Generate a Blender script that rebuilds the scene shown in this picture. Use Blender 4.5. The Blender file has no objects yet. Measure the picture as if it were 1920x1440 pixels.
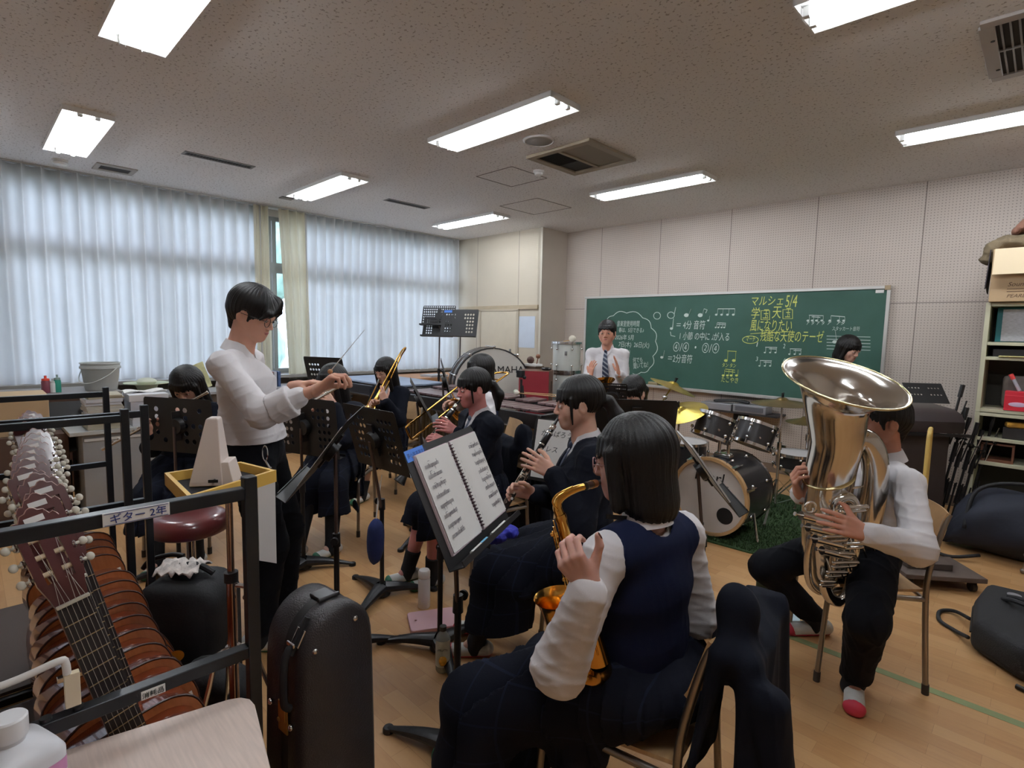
import bpy, bmesh, math, random
import numpy as np
from mathutils import Vector, Matrix, noise
PI = math.pi
C = bpy.context.scene.collection
V = lambda *a: np.array(a, float)

# ---------------------------------------------------------------- camera, world, exposure
FPX, YAW, PITCH, ROLL, EYE = 1017.14, -0.77676204, 0.09543029, 0.02145096, 1.52
def _basis():
    cy, sy, cp, sp = math.cos(YAW), math.sin(YAW), math.cos(PITCH), math.sin(PITCH)
    f = V(sy*cp, cy*cp, -sp); r = V(cy, -sy, 0); u = np.cross(r, f)
    return math.cos(ROLL)*r + math.sin(ROLL)*u, -math.sin(ROLL)*r + math.cos(ROLL)*u, f
RT, UP, FW = _basis()
CAM = V(0, 0, EYE)
def ray(x, y): return FW + RT*(x-960)/FPX - UP*(y-720)/FPX
def at(x, y, d): return CAM + ray(x, y)*d                     # a measured point of the place: image direction and depth in metres
def atz(x, y, z=0.0): r = ray(x, y); return CAM + r*(z-EYE)/r[2]
def aty(x, y, Y): r = ray(x, y); return CAM + r*Y/r[1]
def atx(x, y, X): r = ray(x, y); return CAM + r*X/r[0]
cd = bpy.data.cameras.new('camera'); cam = bpy.data.objects.new('camera', cd); C.objects.link(cam)
cd.sensor_width = 36; cd.lens = FPX/1920*36; cd.clip_start = 0.05
cam.matrix_world = Matrix(((RT[0], UP[0], -FW[0], 0), (RT[1], UP[1], -FW[1], 0), (RT[2], UP[2], -FW[2], EYE), (0, 0, 0, 1)))
sc = bpy.context.scene; sc.camera = cam
sc.view_settings.view_transform = 'Standard'; sc.view_settings.look = 'None'
sc.view_settings.gamma = 1; sc.view_settings.use_curve_mapping = False; sc.view_settings.exposure = 1.12
sc.cycles.use_denoising = True; sc.cycles.max_bounces = 7; sc.cycles.diffuse_bounces = 4; sc.cycles.glossy_bounces = 4
sc.cycles.transmission_bounces = 5; sc.cycles.transparent_max_bounces = 6
sc.cycles.caustics_reflective = False; sc.cycles.caustics_refractive = False; sc.cycles.sample_clamp_indirect = 4
w = bpy.data.worlds.new('world'); sc.world = w; w.use_nodes = True
SKY_STRENGTH = 5.2; TUBE_STRENGTH = 24.0
w.node_tree.nodes['Background'].inputs[0].default_value = (0.68, 0.78, 1.0, 1)
w.node_tree.nodes['Background'].inputs[1].default_value = SKY_STRENGTH

# ---------------------------------------------------------------- materials
def lin(c): return tuple(((v/255.0)/12.92 if v/255.0 <= .04045 else ((v/255.0+.055)/1.055)**2.4) for v in c)
MATS = {}
def mat(name, col, rough=.5, metal=0.0, var=0.0, vscale=8.0, bump=0.0, bscale=60.0, stretch=(1,1,1), spec=.5, emit=0, emc=None, alpha=1, trans=0, coat=0, sheen=0, sss=0):
    if name in MATS: return MATS[name]
    m = bpy.data.materials.new(name); m.use_nodes = True; nt = m.node_tree; N = nt.nodes; Lk = nt.links
    b = N['Principled BSDF']; c = (*lin(col), 1)
    b.inputs['Base Color'].default_value = c; b.inputs['Roughness'].default_value = rough; b.inputs['Metallic'].default_value = metal
    b.inputs['Specular IOR Level'].default_value = spec; b.inputs['Alpha'].default_value = alpha; b.inputs['Transmission Weight'].default_value = trans
    b.inputs['Coat Weight'].default_value = coat; b.inputs['Sheen Weight'].default_value = sheen
    if sss: b.inputs['Subsurface Weight'].default_value = sss; b.inputs['Subsurface Radius'].default_value = (.012, .004, .002); b.inputs['Subsurface Scale'].default_value = 1
    if emit: b.inputs['Emission Color'].default_value = (*(emc or (1, 1, 1)), 1); b.inputs['Emission Strength'].default_value = emit
    if var or bump:
        tc = N.new('ShaderNodeTexCoord'); mp = N.new('ShaderNodeMapping'); mp.inputs['Scale'].default_value = stretch
        Lk.new(tc.outputs['Object'], mp.inputs[0])
    if var:
        n = N.new('ShaderNodeTexNoise'); n.inputs['Scale'].default_value = vscale; n.inputs['Detail'].default_value = 4; Lk.new(mp.outputs[0], n.inputs['Vector'])
        mx = N.new('ShaderNodeMix'); mx.data_type = 'RGBA'; mx.blend_type = 'MIX'
        r = N.new('ShaderNodeMapRange'); r.inputs[1].default_value = .3; r.inputs[2].default_value = .7; Lk.new(n.outputs[0], r.inputs[0])
        mx.inputs[6].default_value = tuple(v*(1-var) for v in c[:3])+(1,); mx.inputs[7].default_value = tuple(min(1, v*(1+var)) for v in c[:3])+(1,)
        Lk.new(r.outputs[0], mx.inputs[0]); Lk.new(mx.outputs[2], b.inputs['Base Color'])
    if bump:
        n2 = N.new('ShaderNodeTexNoise'); n2.inputs['Scale'].default_value = bscale; n2.inputs['Detail'].default_value = 3; Lk.new(mp.outputs[0], n2.inputs['Vector'])
        bp = N.new('ShaderNodeBump'); bp.inputs['Strength'].default_value = bump; bp.inputs['Distance'].default_value = .004
        Lk.new(n2.outputs[0], bp.inputs['Height']); Lk.new(bp.outputs[0], b.inputs['Normal'])
    MATS[name] = m; return m
def nodes_of(m): return m.node_tree.nodes, m.node_tree.links, m.node_tree.nodes['Principled BSDF']
def math_n(N, Lk, op, a, b=None, c=None):
    n = N.new('ShaderNodeMath'); n.operation = op
    for i, v in enumerate((a, b, c)):
        if v is None: continue
        if isinstance(v, (int, float)): n.inputs[i].default_value = v
        else: Lk.new(v, n.inputs[i])
    return n.outputs[0]
def mixc(N, Lk, f, a, b):
    mx = N.new('ShaderNodeMix'); mx.data_type = 'RGBA'
    for i, v in ((0, f), (6, a), (7, b)):
        if isinstance(v, (tuple, list)): mx.inputs[i].default_value = (*v[:3], 1)
        elif isinstance(v, (int, float)): mx.inputs[i].default_value = v
        else: Lk.new(v, mx.inputs[i])
    return mx.outputs[2]

# ---------------------------------------------------------------- mesh building
def frame(fwd, up=(0, 0, 1), o=(0, 0, 0)):
    """4x4: columns = side, fwd, up2 (x,y,z) so that local +Y is fwd"""
    f = np.array(fwd, float); f /= np.linalg.norm(f); u = np.array(up, float)
    s = np.cross(f, u); s /= np.linalg.norm(s); u = np.cross(s, f)
    m = np.eye(4); m[:3, 0] = s; m[:3, 1] = f; m[:3, 2] = u; m[:3, 3] = o; return m
def trs(o=(0, 0, 0), rz=0, rx=0, ry=0, s=1):
    return np.array(Matrix.Translation(Vector([float(v) for v in o])) @ Matrix.Rotation(rz, 4, 'Z') @ Matrix.Rotation(ry, 4, 'Y') @ Matrix.Rotation(rx, 4, 'X') @ Matrix.Scale(s, 4))
def perp(d):
    d = d/np.linalg.norm(d); a = V(0, 0, 1) if abs(d[2]) < .9 else V(1, 0, 0)
    x = np.cross(d, a); x /= np.linalg.norm(x); return x, np.cross(d, x)
class MB:
    def __init__(s): s.v = []; s.f = []; s.n = 0
    def add(s, v, f, m=None):
        v = np.asarray(v, float).reshape(-1, 3)
        if m is not None: v = v @ np.asarray(m)[:3, :3].T + np.asarray(m)[:3, 3]
        s.v.append(v); s.f += [tuple(i+s.n for i in q) for q in f]; s.n += len(v); return s
    def box(s, c, d, m=None, rz=0):
        x, y, z = [k/2.0 for k in d]
        v = np.array([(-x,-y,-z),(x,-y,-z),(x,y,-z),(-x,y,-z),(-x,-y,z),(x,-y,z),(x,y,z),(-x,y,z)])
        if rz: ca, sa = math.cos(rz), math.sin(rz); v = v @ np.array([(ca, sa, 0), (-sa, ca, 0), (0, 0, 1)])
        return s.add(v+np.array(c, float), [(0,3,2,1),(4,5,6,7),(0,1,5,4),(1,2,6,5),(2,3,7,6),(3,0,4,7)], m)
    def bar(s, a, b, w, h, up=(0, 0, 1), m=None):
        """rectangular bar from a to b"""
        a = np.array(a, float); b = np.array(b, float); L = np.linalg.norm(b-a); M = frame(b-a, up if abs((b-a)[2]) < .98*L else (1, 0, 0), (a+b)/2)
        x, y, z = w/2, L/2, h/2
        v = np.array([(-x,-y,-z),(x,-y,-z),(x,y,-z),(-x,y,-z),(-x,-y,z),(x,-y,z),(x,y,z),(-x,y,z)]) @ M[:3, :3].T + M[:3, 3]
        return s.add(v, [(0,3,2,1),(4,5,6,7),(0,1,5,4),(1,2,6,5),(2,3,7,6),(3,0,4,7)], m)
    def tube(s, pts, r, n=10, m=None, cap=True, closed=False, flat=None):
        P = [np.array(p, float) for p in pts]; k = len(P); R = r if hasattr(r, '__len__') else [r]*k
        V_ = []; x = None
        for i in range(k):
            if closed: t = P[(i+1) % k]-P[i-1]
            else: t = P[min(i+1, k-1)]-P[max(i-1, 0)]
            t = t/(np.linalg.norm(t)+1e-12)
            if x is None: x, y = perp(t) if flat is None else (np.array(flat, float), None)
            x = x-t*(x@t); x /= np.linalg.norm(x)+1e-12; y = np.cross(t, x)
            for j in range(n):
                a = 2*PI*j/n; V_.append(P[i]+R[i]*(math.cos(a)*x+math.sin(a)*y))
        F = []
        for i in range(k if closed else k-1):
            i2 = (i+1) % k
            for j in range(n): j2 = (j+1) % n; F.append((i*n+j, i*n+j2, i2*n+j2, i2*n+j))
        if cap and not closed: F.append(tuple(range(n-1, -1, -1))); F.append(tuple((k-1)*n+j for j in range(n)))
        return s.add(V_, F, m)
    def cyl(s, a, b, ra, rb=None, n=16, m=None, cap=True): return s.tube([a, b], [ra, ra if rb is None else rb], n, m, cap)
    def lathe(s, prof, n=32, m=None, a0=0, a1=2*PI):
        full = abs(a1-a0-2*PI) < 1e-6; k = len(prof); nn = n if full else n+1; v = []; f = []
        for j in range(nn):
            a = a0+(a1-a0)*j/n; ca, sa = math.cos(a), math.sin(a); v += [(r*ca, r*sa, z) for r, z in prof]
        for j in range(n):
            j2 = (j+1) % nn
            for i in range(k-1):
                q = (j*k+i, j2*k+i, j2*k+i+1, j*k+i+1)
                if prof[i][0] == 0: q = (j*k+i, j2*k+i+1, j*k+i+1)
                elif prof[i+1][0] == 0: q = (j*k+i, j2*k+i, j*k+i+1)
                f.append(q)
        return s.add(v, f, m)
    def prism(s, poly, z0, z1, m=None, bev=0):
        """polygon in xy extruded z0..z1"""
        n = len(poly); P = np.array(poly, float); rings = [(P, z0), (P, z1)]
        if bev:
            c = P.mean(0); e = np.roll(P, -1, 0)-P; nr = np.stack([e[:, 1], -e[:, 0]], 1); nr /= np.linalg.norm(nr, axis=1)[:, None]+1e-9
            A = .5*np.sum(P[:, 0]*np.roll(P[:, 1], -1)-np.roll(P[:, 0], -1)*P[:, 1]); nr *= (1 if A > 0 else -1)
            vn = nr+np.roll(nr, 1, 0); vn /= np.linalg.norm(vn, axis=1)[:, None]+1e-9; Q = P-vn*bev
            rings = [(Q, z0), (P, z0+bev), (P, z1-bev), (Q, z1)]
        v = [(x, y, z) for R_, z in rings for x, y in R_]; f = [tuple(range(n-1, -1, -1)), tuple(n*(len(rings)-1)+i for i in range(n))]
        for k in range(len(rings)-1):
            f += [(k*n+i, k*n+(i+1) % n, (k+1)*n+(i+1) % n, (k+1)*n+i) for i in range(n)]
        return s.add(v, f, m)
    def ball(s, c, r, m=None, nu=16, nv=10):
        r = r if hasattr(r, '__len__') else (r, r, r); prof = [(math.sin(PI*i/nv), -math.cos(PI*i/nv)) for i in range(nv+1)]; prof[0] = (0, -1); prof[-1] = (0, 1)
        M = np.eye(4); M[0, 0], M[1, 1], M[2, 2] = r; M[:3, 3] = c
        return s.lathe(prof, nu, (np.asarray(m) @ M) if m is not None else M)
    def grid(s, P, m=None, close_u=False):
        """P[i][j] points"""
        P = np.asarray(P, float); a, b = P.shape[:2]; f = []
        for i in range(a if close_u else a-1):
            i2 = (i+1) % a
            for j in range(b-1): f.append((i*b+j, i2*b+j, i2*b+j+1, i*b+j+1))
        return s.add(P.reshape(-1, 3), f, m)
    def plate(s, P, t, m=None):
        """quad grid P[i][j] thickened by t along its normals: a closed sheet"""
        P = np.asarray(P, float); a, b = P.shape[:2]
        du = np.gradient(P, axis=0); dv = np.gradient(P, axis=1); nn = np.cross(du, dv); nn /= np.linalg.norm(nn, axis=2)[..., None]+1e-12
        Q = P+nn*t; n = a*b; idx = lambda i, j, k: k*n+i*b+j; f = []
        for i in range(a-1):
            for j in range(b-1):
                f.append((idx(i,j,0), idx(i,j+1,0), idx(i+1,j+1,0), idx(i+1,j,0))); f.append((idx(i,j,1), idx(i+1,j,1), idx(i+1,j+1,1), idx(i,j+1,1)))
        for i in range(a-1):
            f.append((idx(i,0,0), idx(i+1,0,0), idx(i+1,0,1), idx(i,0,1))); f.append((idx(i,b-1,0), idx(i,b-1,1), idx(i+1,b-1,1), idx(i+1,b-1,0)))
        for j in range(b-1):
            f.append((idx(0,j,0), idx(0,j,1), idx(0,j+1,1), idx(0,j+1,0))); f.append((idx(a-1,j,0), idx(a-1,j+1,0), idx(a-1,j+1,1), idx(a-1,j,1)))
        return s.add(np.concatenate([P.reshape(-1, 3), Q.reshape(-1, 3)]), f, m)
ROOT = {}
def inv_root(o):
    while o.parent is not None: o = o.parent
    return np.linalg.inv(ROOT[o.name])
def link(name, me, m, parent, local=False, smooth=.6, bevel=0, label=None, kind=None, origin=None):
    if m is not None: me.materials.append(m)
    o = bpy.data.objects.new(name, me); C.objects.link(o)
    n = len(me.vertices); co = np.empty(n*3); me.vertices.foreach_get('co', co); co = co.reshape(-1, 3)
    if parent is None and n and origin is not False:
        b = np.array(origin) if origin is not None else V((co[:, 0].min()+co[:, 0].max())/2, (co[:, 1].min()+co[:, 1].max())/2, co[:, 2].min())
        co = co-b; o.location = b; me.vertices.foreach_set('co', co.ravel())
        M = np.eye(4); M[:3, 3] = b; ROOT[o.name] = M
    elif parent is None: ROOT[o.name] = np.eye(4)
    elif parent is not None:
        if not local: M = inv_root(parent); co = co @ M[:3, :3].T+M[:3, 3]; me.vertices.foreach_set('co', co.ravel())
        o.parent = parent
    me.update()
    if smooth:
        me.polygons.foreach_set('use_smooth', [True]*len(me.polygons))
        if smooth < 3: me.set_sharp_from_angle(angle=smooth)
    if bevel: bv = o.modifiers.new('bevel', 'BEVEL'); bv.width = bevel; bv.segments = 2; bv.limit_method = 'ANGLE'
    if label: o['label'] = label
    if kind: o['kind'] = kind
    return o
def obj(name, mb, m, parent=None, **k):
    me = bpy.data.meshes.new(name); me.from_pydata(np.concatenate(mb.v).tolist(), [], mb.f); return link(name, me, m, parent, **k)
def thing(name, label, cat, loc=(0, 0, 0), rz=0, group=None):
    o = bpy.data.objects.new(name, None); C.objects.link(o); o.empty_display_size = .1
    o.location = [float(v) for v in loc]; o.rotation_euler = (0, 0, rz); ROOT[o.name] = trs(loc, rz)
    o['label'] = label; o['category'] = cat
    if group: o['group'] = group
    return o
def tag(o, label, cat, group=None):
    o['label'] = label; o['category'] = cat
    if group: o['group'] = group
    return o
def one(name, mb, m, label, cat, group=None, **k): return tag(obj(name, mb, m, None, **k), label, cat, group)
def struct(name, mb, m, **k): return obj(name, mb, m, None, kind='structure', **k)
def dup(o, loc=None, rz=None, label=None, parent=None):
    c = o.copy(); C.objects.link(c)
    if parent is not None: c.parent = parent
    else:
        if loc is not None: c.location = [float(v) for v in loc]
        if rz is not None: c.rotation_euler = (0, 0, rz)
        ROOT[c.name] = trs(c.location, c.rotation_euler[2])
    if label: c['label'] = label
    for ch in list(o.children): dup(ch, parent=c)
    return c
def sm(pts, n=6, closed=False):
    """Catmull-Rom through points"""
    P = [np.array(p, float) for p in pts]; k = len(P); out = []
    for i in range(k if closed else k-1):
        if closed: a, b, c, d = P[i-1], P[i], P[(i+1) % k], P[(i+2) % k]
        else: a, b, c, d = P[max(i-1, 0)], P[i], P[i+1], P[min(i+2, k-1)]
        for j in range(n):
            t = j/n; out.append(.5*((2*b)+(c-a)*t+(2*a-5*b+4*c-d)*t*t+(3*b-a-3*c+d)*t**3))
    if not closed: out.append(P[-1])
    return out
def rrect(w, h, r, n=4, cx=0, cy=0):
    o = []
    for sx, sy, a0 in ((1, -1, -PI/2), (1, 1, 0), (-1, 1, PI/2), (-1, -1, PI)):
        for i in range(n+1): a = a0+PI/2*i/n; o.append((cx+sx*(w/2-r)+r*math.cos(a), cy+sy*(h/2-r)+r*math.sin(a)))
    return o
def text_mesh(s, size, M, thick=0.0, shear=0.0, name='text'):
    """mesh verts/faces of a line of text laid in the local xy plane of M"""
    cu = bpy.data.curves.new(name, 'FONT'); cu.body = s; cu.size = size; cu.extrude = thick; cu.shear = shear; cu.align_x = 'LEFT'; cu.resolution_u = 3
    o = bpy.data.objects.new(name, cu); C.objects.link(o); bpy.context.view_layer.update()
    me = bpy.data.meshes.new_from_object(o.evaluated_get(bpy.context.evaluated_depsgraph_get())); bpy.data.objects.remove(o); bpy.data.curves.remove(cu)
    v = np.array([p.co[:] for p in me.vertices]).reshape(-1, 3); f = [tuple(p.vertices) for p in me.polygons]; bpy.data.meshes.remove(me)
    M = np.asarray(M); return v @ M[:3, :3].T+M[:3, 3], f
# ---------------------------------------------------------------- the room
XW, YB, YL, XC, H = -7.0, 6.4, 5.85, -5.2, 3.0      # window wall x, board wall y, cupboard wall y, step x, ceiling
XR, YF = 2.6, -2.6
def room():
    # ceiling: speckled rock wool
    m = mat('ceiling_board', (228, 226, 224), .95); N, Lk, b = nodes_of(m)
    tc = N.new('ShaderNodeTexCoord'); n = N.new('ShaderNodeTexNoise'); n.inputs['Scale'].default_value = 55; n.inputs['Detail'].default_value = 2; Lk.new(tc.outputs['Object'], n.inputs['Vector'])
    r = N.new('ShaderNodeMapRange'); r.inputs[1].default_value = .60; r.inputs[2].default_value = .67; Lk.new(n.outputs[0], r.inputs[0])
    c = mixc(N, Lk, r.outputs[0], lin((232, 230, 229)), lin((176, 170, 167))); Lk.new(c, b.inputs['Base Color'])
    bp = N.new('ShaderNodeBump'); bp.inputs['Strength'].default_value = .5; bp.inputs['Distance'].default_value = .003; bp.invert = True; Lk.new(r.outputs[0], bp.inputs['Height']); Lk.new(bp.outputs[0], b.inputs['Normal'])
    struct('ceiling', MB().box(((XW+XR)/2-.1, (YB+YF)/2, H+.05), (XR-XW+.5, YB-YF+.4, .1)), m)
    # floor: mosaic parquet
    m = mat('parquet', (196, 150, 96), .38); N, Lk, b = nodes_of(m)
    tc = N.new('ShaderNodeTexCoord'); mp = N.new('ShaderNodeMapping'); Lk.new(tc.outputs['Object'], mp.inputs[0])
    br = N.new('ShaderNodeTexBrick'); br.offset = .5; br.inputs['Scale'].default_value = 1; br.inputs['Mortar Size'].default_value = .0006
    br.inputs['Brick Width'].default_value = .30; br.inputs['Row Height'].default_value = .075
    br.inputs['Color1'].default_value = (*lin((200, 160, 114)), 1); br.inputs['Color2'].default_value = (*lin((176, 130, 84)), 1); br.inputs['Mortar'].default_value = (*lin((120, 82, 48)), 1)
    Lk.new(mp.outputs[0], br.inputs['Vector'])
    n = N.new('ShaderNodeTexNoise'); n.inputs['Scale'].default_value = 9; n.inputs['Detail'].default_value = 5; mp2 = N.new('ShaderNodeMapping'); mp2.inputs['Scale'].default_value = (1, 6, 1); Lk.new(tc.outputs['Object'], mp2.inputs[0]); Lk.new(mp2.outputs[0], n.inputs['Vector'])
    n3 = N.new('ShaderNodeTexNoise'); n3.inputs['Scale'].default_value = 1.3; n3.inputs['Detail'].default_value = 3; Lk.new(tc.outputs['Object'], n3.inputs['Vector'])
    c = mixc(N, Lk, math_n(N, Lk, 'MULTIPLY', n.outputs[0], .55), br.outputs['Color'], lin((222, 178, 122)))
    c = mixc(N, Lk, math_n(N, Lk, 'MULTIPLY', n3.outputs[0], .35), c, lin((180, 128, 78)))
    Lk.new(c, b.inputs['Base Color']); r = N.new('ShaderNodeMapRange'); r.inputs[3].default_value = .25; r.inputs[4].default_value = .55; Lk.new(n3.outputs[0], r.inputs[0]); Lk.new(r.outputs[0], b.inputs['Roughness'])
    struct('floor', MB().box(((XW+XR)/2-.1, (YB+YF)/2, -.05), (XR-XW+.5, YB-YF+.4, .1)), m)
    # perforated wall board in 0.91 m panels
    def perforated(name, col, axis, off, dots, strength):
        m = mat(name, col, .85); N, Lk, b = nodes_of(m)
        g = N.new('ShaderNodeNewGeometry'); s = N.new('ShaderNodeSeparateXYZ'); Lk.new(g.outputs['Position'], s.inputs[0])
        u = s.outputs[axis]; z = s.outputs[2]
        fu = math_n(N, Lk, 'SUBTRACT', math_n(N, Lk, 'FRACT', math_n(N, Lk, 'DIVIDE', u, dots)), .5); fz = math_n(N, Lk, 'SUBTRACT', math_n(N, Lk, 'FRACT', math_n(N, Lk, 'DIVIDE', z, dots)), .5)
        d = math_n(N, Lk, 'SQRT', math_n(N, Lk, 'ADD', math_n(N, Lk, 'MULTIPLY', fu, fu), math_n(N, Lk, 'MULTIPLY', fz, fz)))
        dot = math_n(N, Lk, 'LESS_THAN', d, .17)
        su = math_n(N, Lk, 'ABSOLUTE', math_n(N, Lk, 'SUBTRACT', math_n(N, Lk, 'FRACT', math_n(N, Lk, 'DIVIDE', math_n(N, Lk, 'SUBTRACT', u, off), .914)), .5))
        seam = math_n(N, Lk, 'MAXIMUM', math_n(N, Lk, 'GREATER_THAN', su, .4955), math_n(N, Lk, 'LESS_THAN', math_n(N, Lk, 'ABSOLUTE', math_n(N, Lk, 'SUBTRACT', z, 1.878)), .004))
        nz = N.new('ShaderNodeTexNoise'); nz.inputs['Scale'].default_value = 1.5; Lk.new(g.outputs['Position'], nz.inputs['Vector'])
        base = mixc(N, Lk, nz.outputs[0], lin(tuple(v*.96 for v in col)), lin(tuple(min(255, v*1.04) for v in col)))
        c = mixc(N, Lk, math_n(N, Lk, 'MULTIPLY', dot, strength), base, lin((96, 84, 78))); c = mixc(N, Lk, math_n(N, Lk, 'MULTIPLY', seam, .75), c, lin((110, 98, 90)))
        Lk.new(c, b.inputs['Base Color']); return m
    wb = perforated('wall_board', (206, 194, 184), 0, -.924, .0254, .62)
    wl = perforated('wall_board_fine', (202, 192, 174), 0, -5.66, .0254, .28)
    plain = mat('painted_wall', (200, 190, 178), .9, var=.04, vscale=2)
    struct('wall_board_side', MB().box(((XC+XR)/2, YB+.05, H/2), (XR-XC, .1, H)), wb)
    struct('wall_step', MB().box((XC-.04, (YL+YB)/2+.04, H/2), (.08, YB-YL+.08, H)), plain)
    struct('wall_cupboard_side', MB().box(((XW-.3+XC)/2, YL+.05, H/2), (XC-XW+.3-.002, .1, H)), wl)
    struct('wall_right', MB().box((XR+.05, (YB+YF)/2, H/2), (.1, YB-YF, H)), plain)
    struct('wall_rear', MB().box(((XW+XR)/2, YF-.05, H/2), (XR-XW+.4, .1, H)), plain)
    # window wall: sill wall, head, piers
    struct('wall_window_side', MB().box((XW-.21, (YL+YF)/2, .46), (.14, YL-YF, .92)).box((XW-.21, (YL+YF)/2, 2.97), (.14, YL-YF, .1)), plain)
    fr = mat('window_frame_metal', (150, 152, 150), .5, .4)
    gl = bpy.data.materials.new('window_glass'); gl.use_nodes = True; N = gl.node_tree.nodes; Lk = gl.node_tree.links; N.remove(N['Principled BSDF'])
    ta = N.new('ShaderNodeBsdfTransparent'); ta.inputs[0].default_value = (.93, .96, .97, 1); ga = N.new('ShaderNodeBsdfGlossy'); ga.inputs['Roughness'].default_value = .02; fa = N.new('ShaderNodeFresnel'); xa = N.new('ShaderNodeMixShader')
    Lk.new(fa.outputs[0], xa.inputs[0]); Lk.new(ta.outputs[0], xa.inputs[1]); Lk.new(ga.outputs[0], xa.inputs[2]); Lk.new(xa.outputs[0], N['Material Output'].inputs[0])
    bays = [(-2.5, .25), (.25, 2.87), (2.87, 5.84)]
    for i, (a, b2) in enumerate(bays):
        f = MB(); x = XW-.22
        for y in (a+.03, (a+b2)/2, b2-.03): f.box((x, y, 1.92), (.05, .05, 2.0))
        for z in (.95, 2.28, 2.9): f.box((x, (a+b2)/2, z), (.055, b2-a, .06 if z != 2.28 else .13))
        wo = struct('window_%d' % (i+1), f, fr)
        obj('window_glass', MB().box((x+.0, (a+b2)/2, 1.92), (.006, b2-a-.04, 1.94)), gl, wo)
    sill = mat('sill_stone', (150, 146, 140), .6, var=.08)
    struct('trim_1', MB().box((XW-.02, (YL+YF)/2, .90), (.30, YL-YF, .035)), sill)
    rail = mat('wood_rail', (182, 166, 140), .6, var=.1, vscale=5, stretch=(1, 8, 8))
    o = struct('trim_2', MB().box(((-7.0+-5.25)/2, YL-.013, 1.888), (1.75, .026, .06)), rail, bevel=.003)
    struct('trim_3', MB().box((XC-.012, YL-.004, H/2), (.035, .012, H)), mat('corner_bead', (205, 198, 184), .7))
    struct('baseboard_board_side', MB().box(((XC+XR)/2, YB-.008, .05), (XR-XC, .016, .10)), mat('baseboard_paint', (120, 104, 90), .6))
    # cupboard door in the left wall
    dm = mat('door_paint', (206, 196, 176), .6, var=.03)
    d = struct('door_1', MB().box((-6.06, YL-.012, 1.10), (.78, .02, 1.46)), dm, bevel=.002)
    obj('door_frame', MB().box((-6.475, YL-.012, 1.10), (.035, .03, 1.5)).box((-5.645, YL-.012, 1.10), (.035, .03, 1.5)).box((-6.06, YL-.012, 1.85), (.86, .03, .03)), mat('door_frame_paint', (188, 176, 156), .6), d)
    obj('door_handle', MB().box((-5.78, YL-.028, 1.18), (.03, .014, .17)), mat('steel_dull', (150, 150, 148), .35, .8), d)
    # outside, seen through the curtain gap
    gm = mat('outdoor_ground', (120, 124, 112), .9, var=.2, vscale=.5)
    struct('ground_outside', MB().box((-30, 5, -4.05), (45, 60, .1)), gm)
    lm = mat('leaf_green', (110, 136, 122), .8, var=.4, vscale=2.5, bump=1, bscale=6)
    random.seed(4); t = MB()
    for i in range(15):
        t.ball((-19+random.uniform(-1, 1), 6+random.uniform(-4.5, 4.5), 2+random.uniform(-3, 3.2)), random.uniform(.8, 1.5), nu=10, nv=7)
    t.cyl((-19, 6, -4), (-19, 6, 1), .3, .2)
    tag(obj('garden_tree', t, lm), 'green tree outside the window, glimpsed through the curtain gap', 'tree')
glass_mats = []
room()
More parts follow.
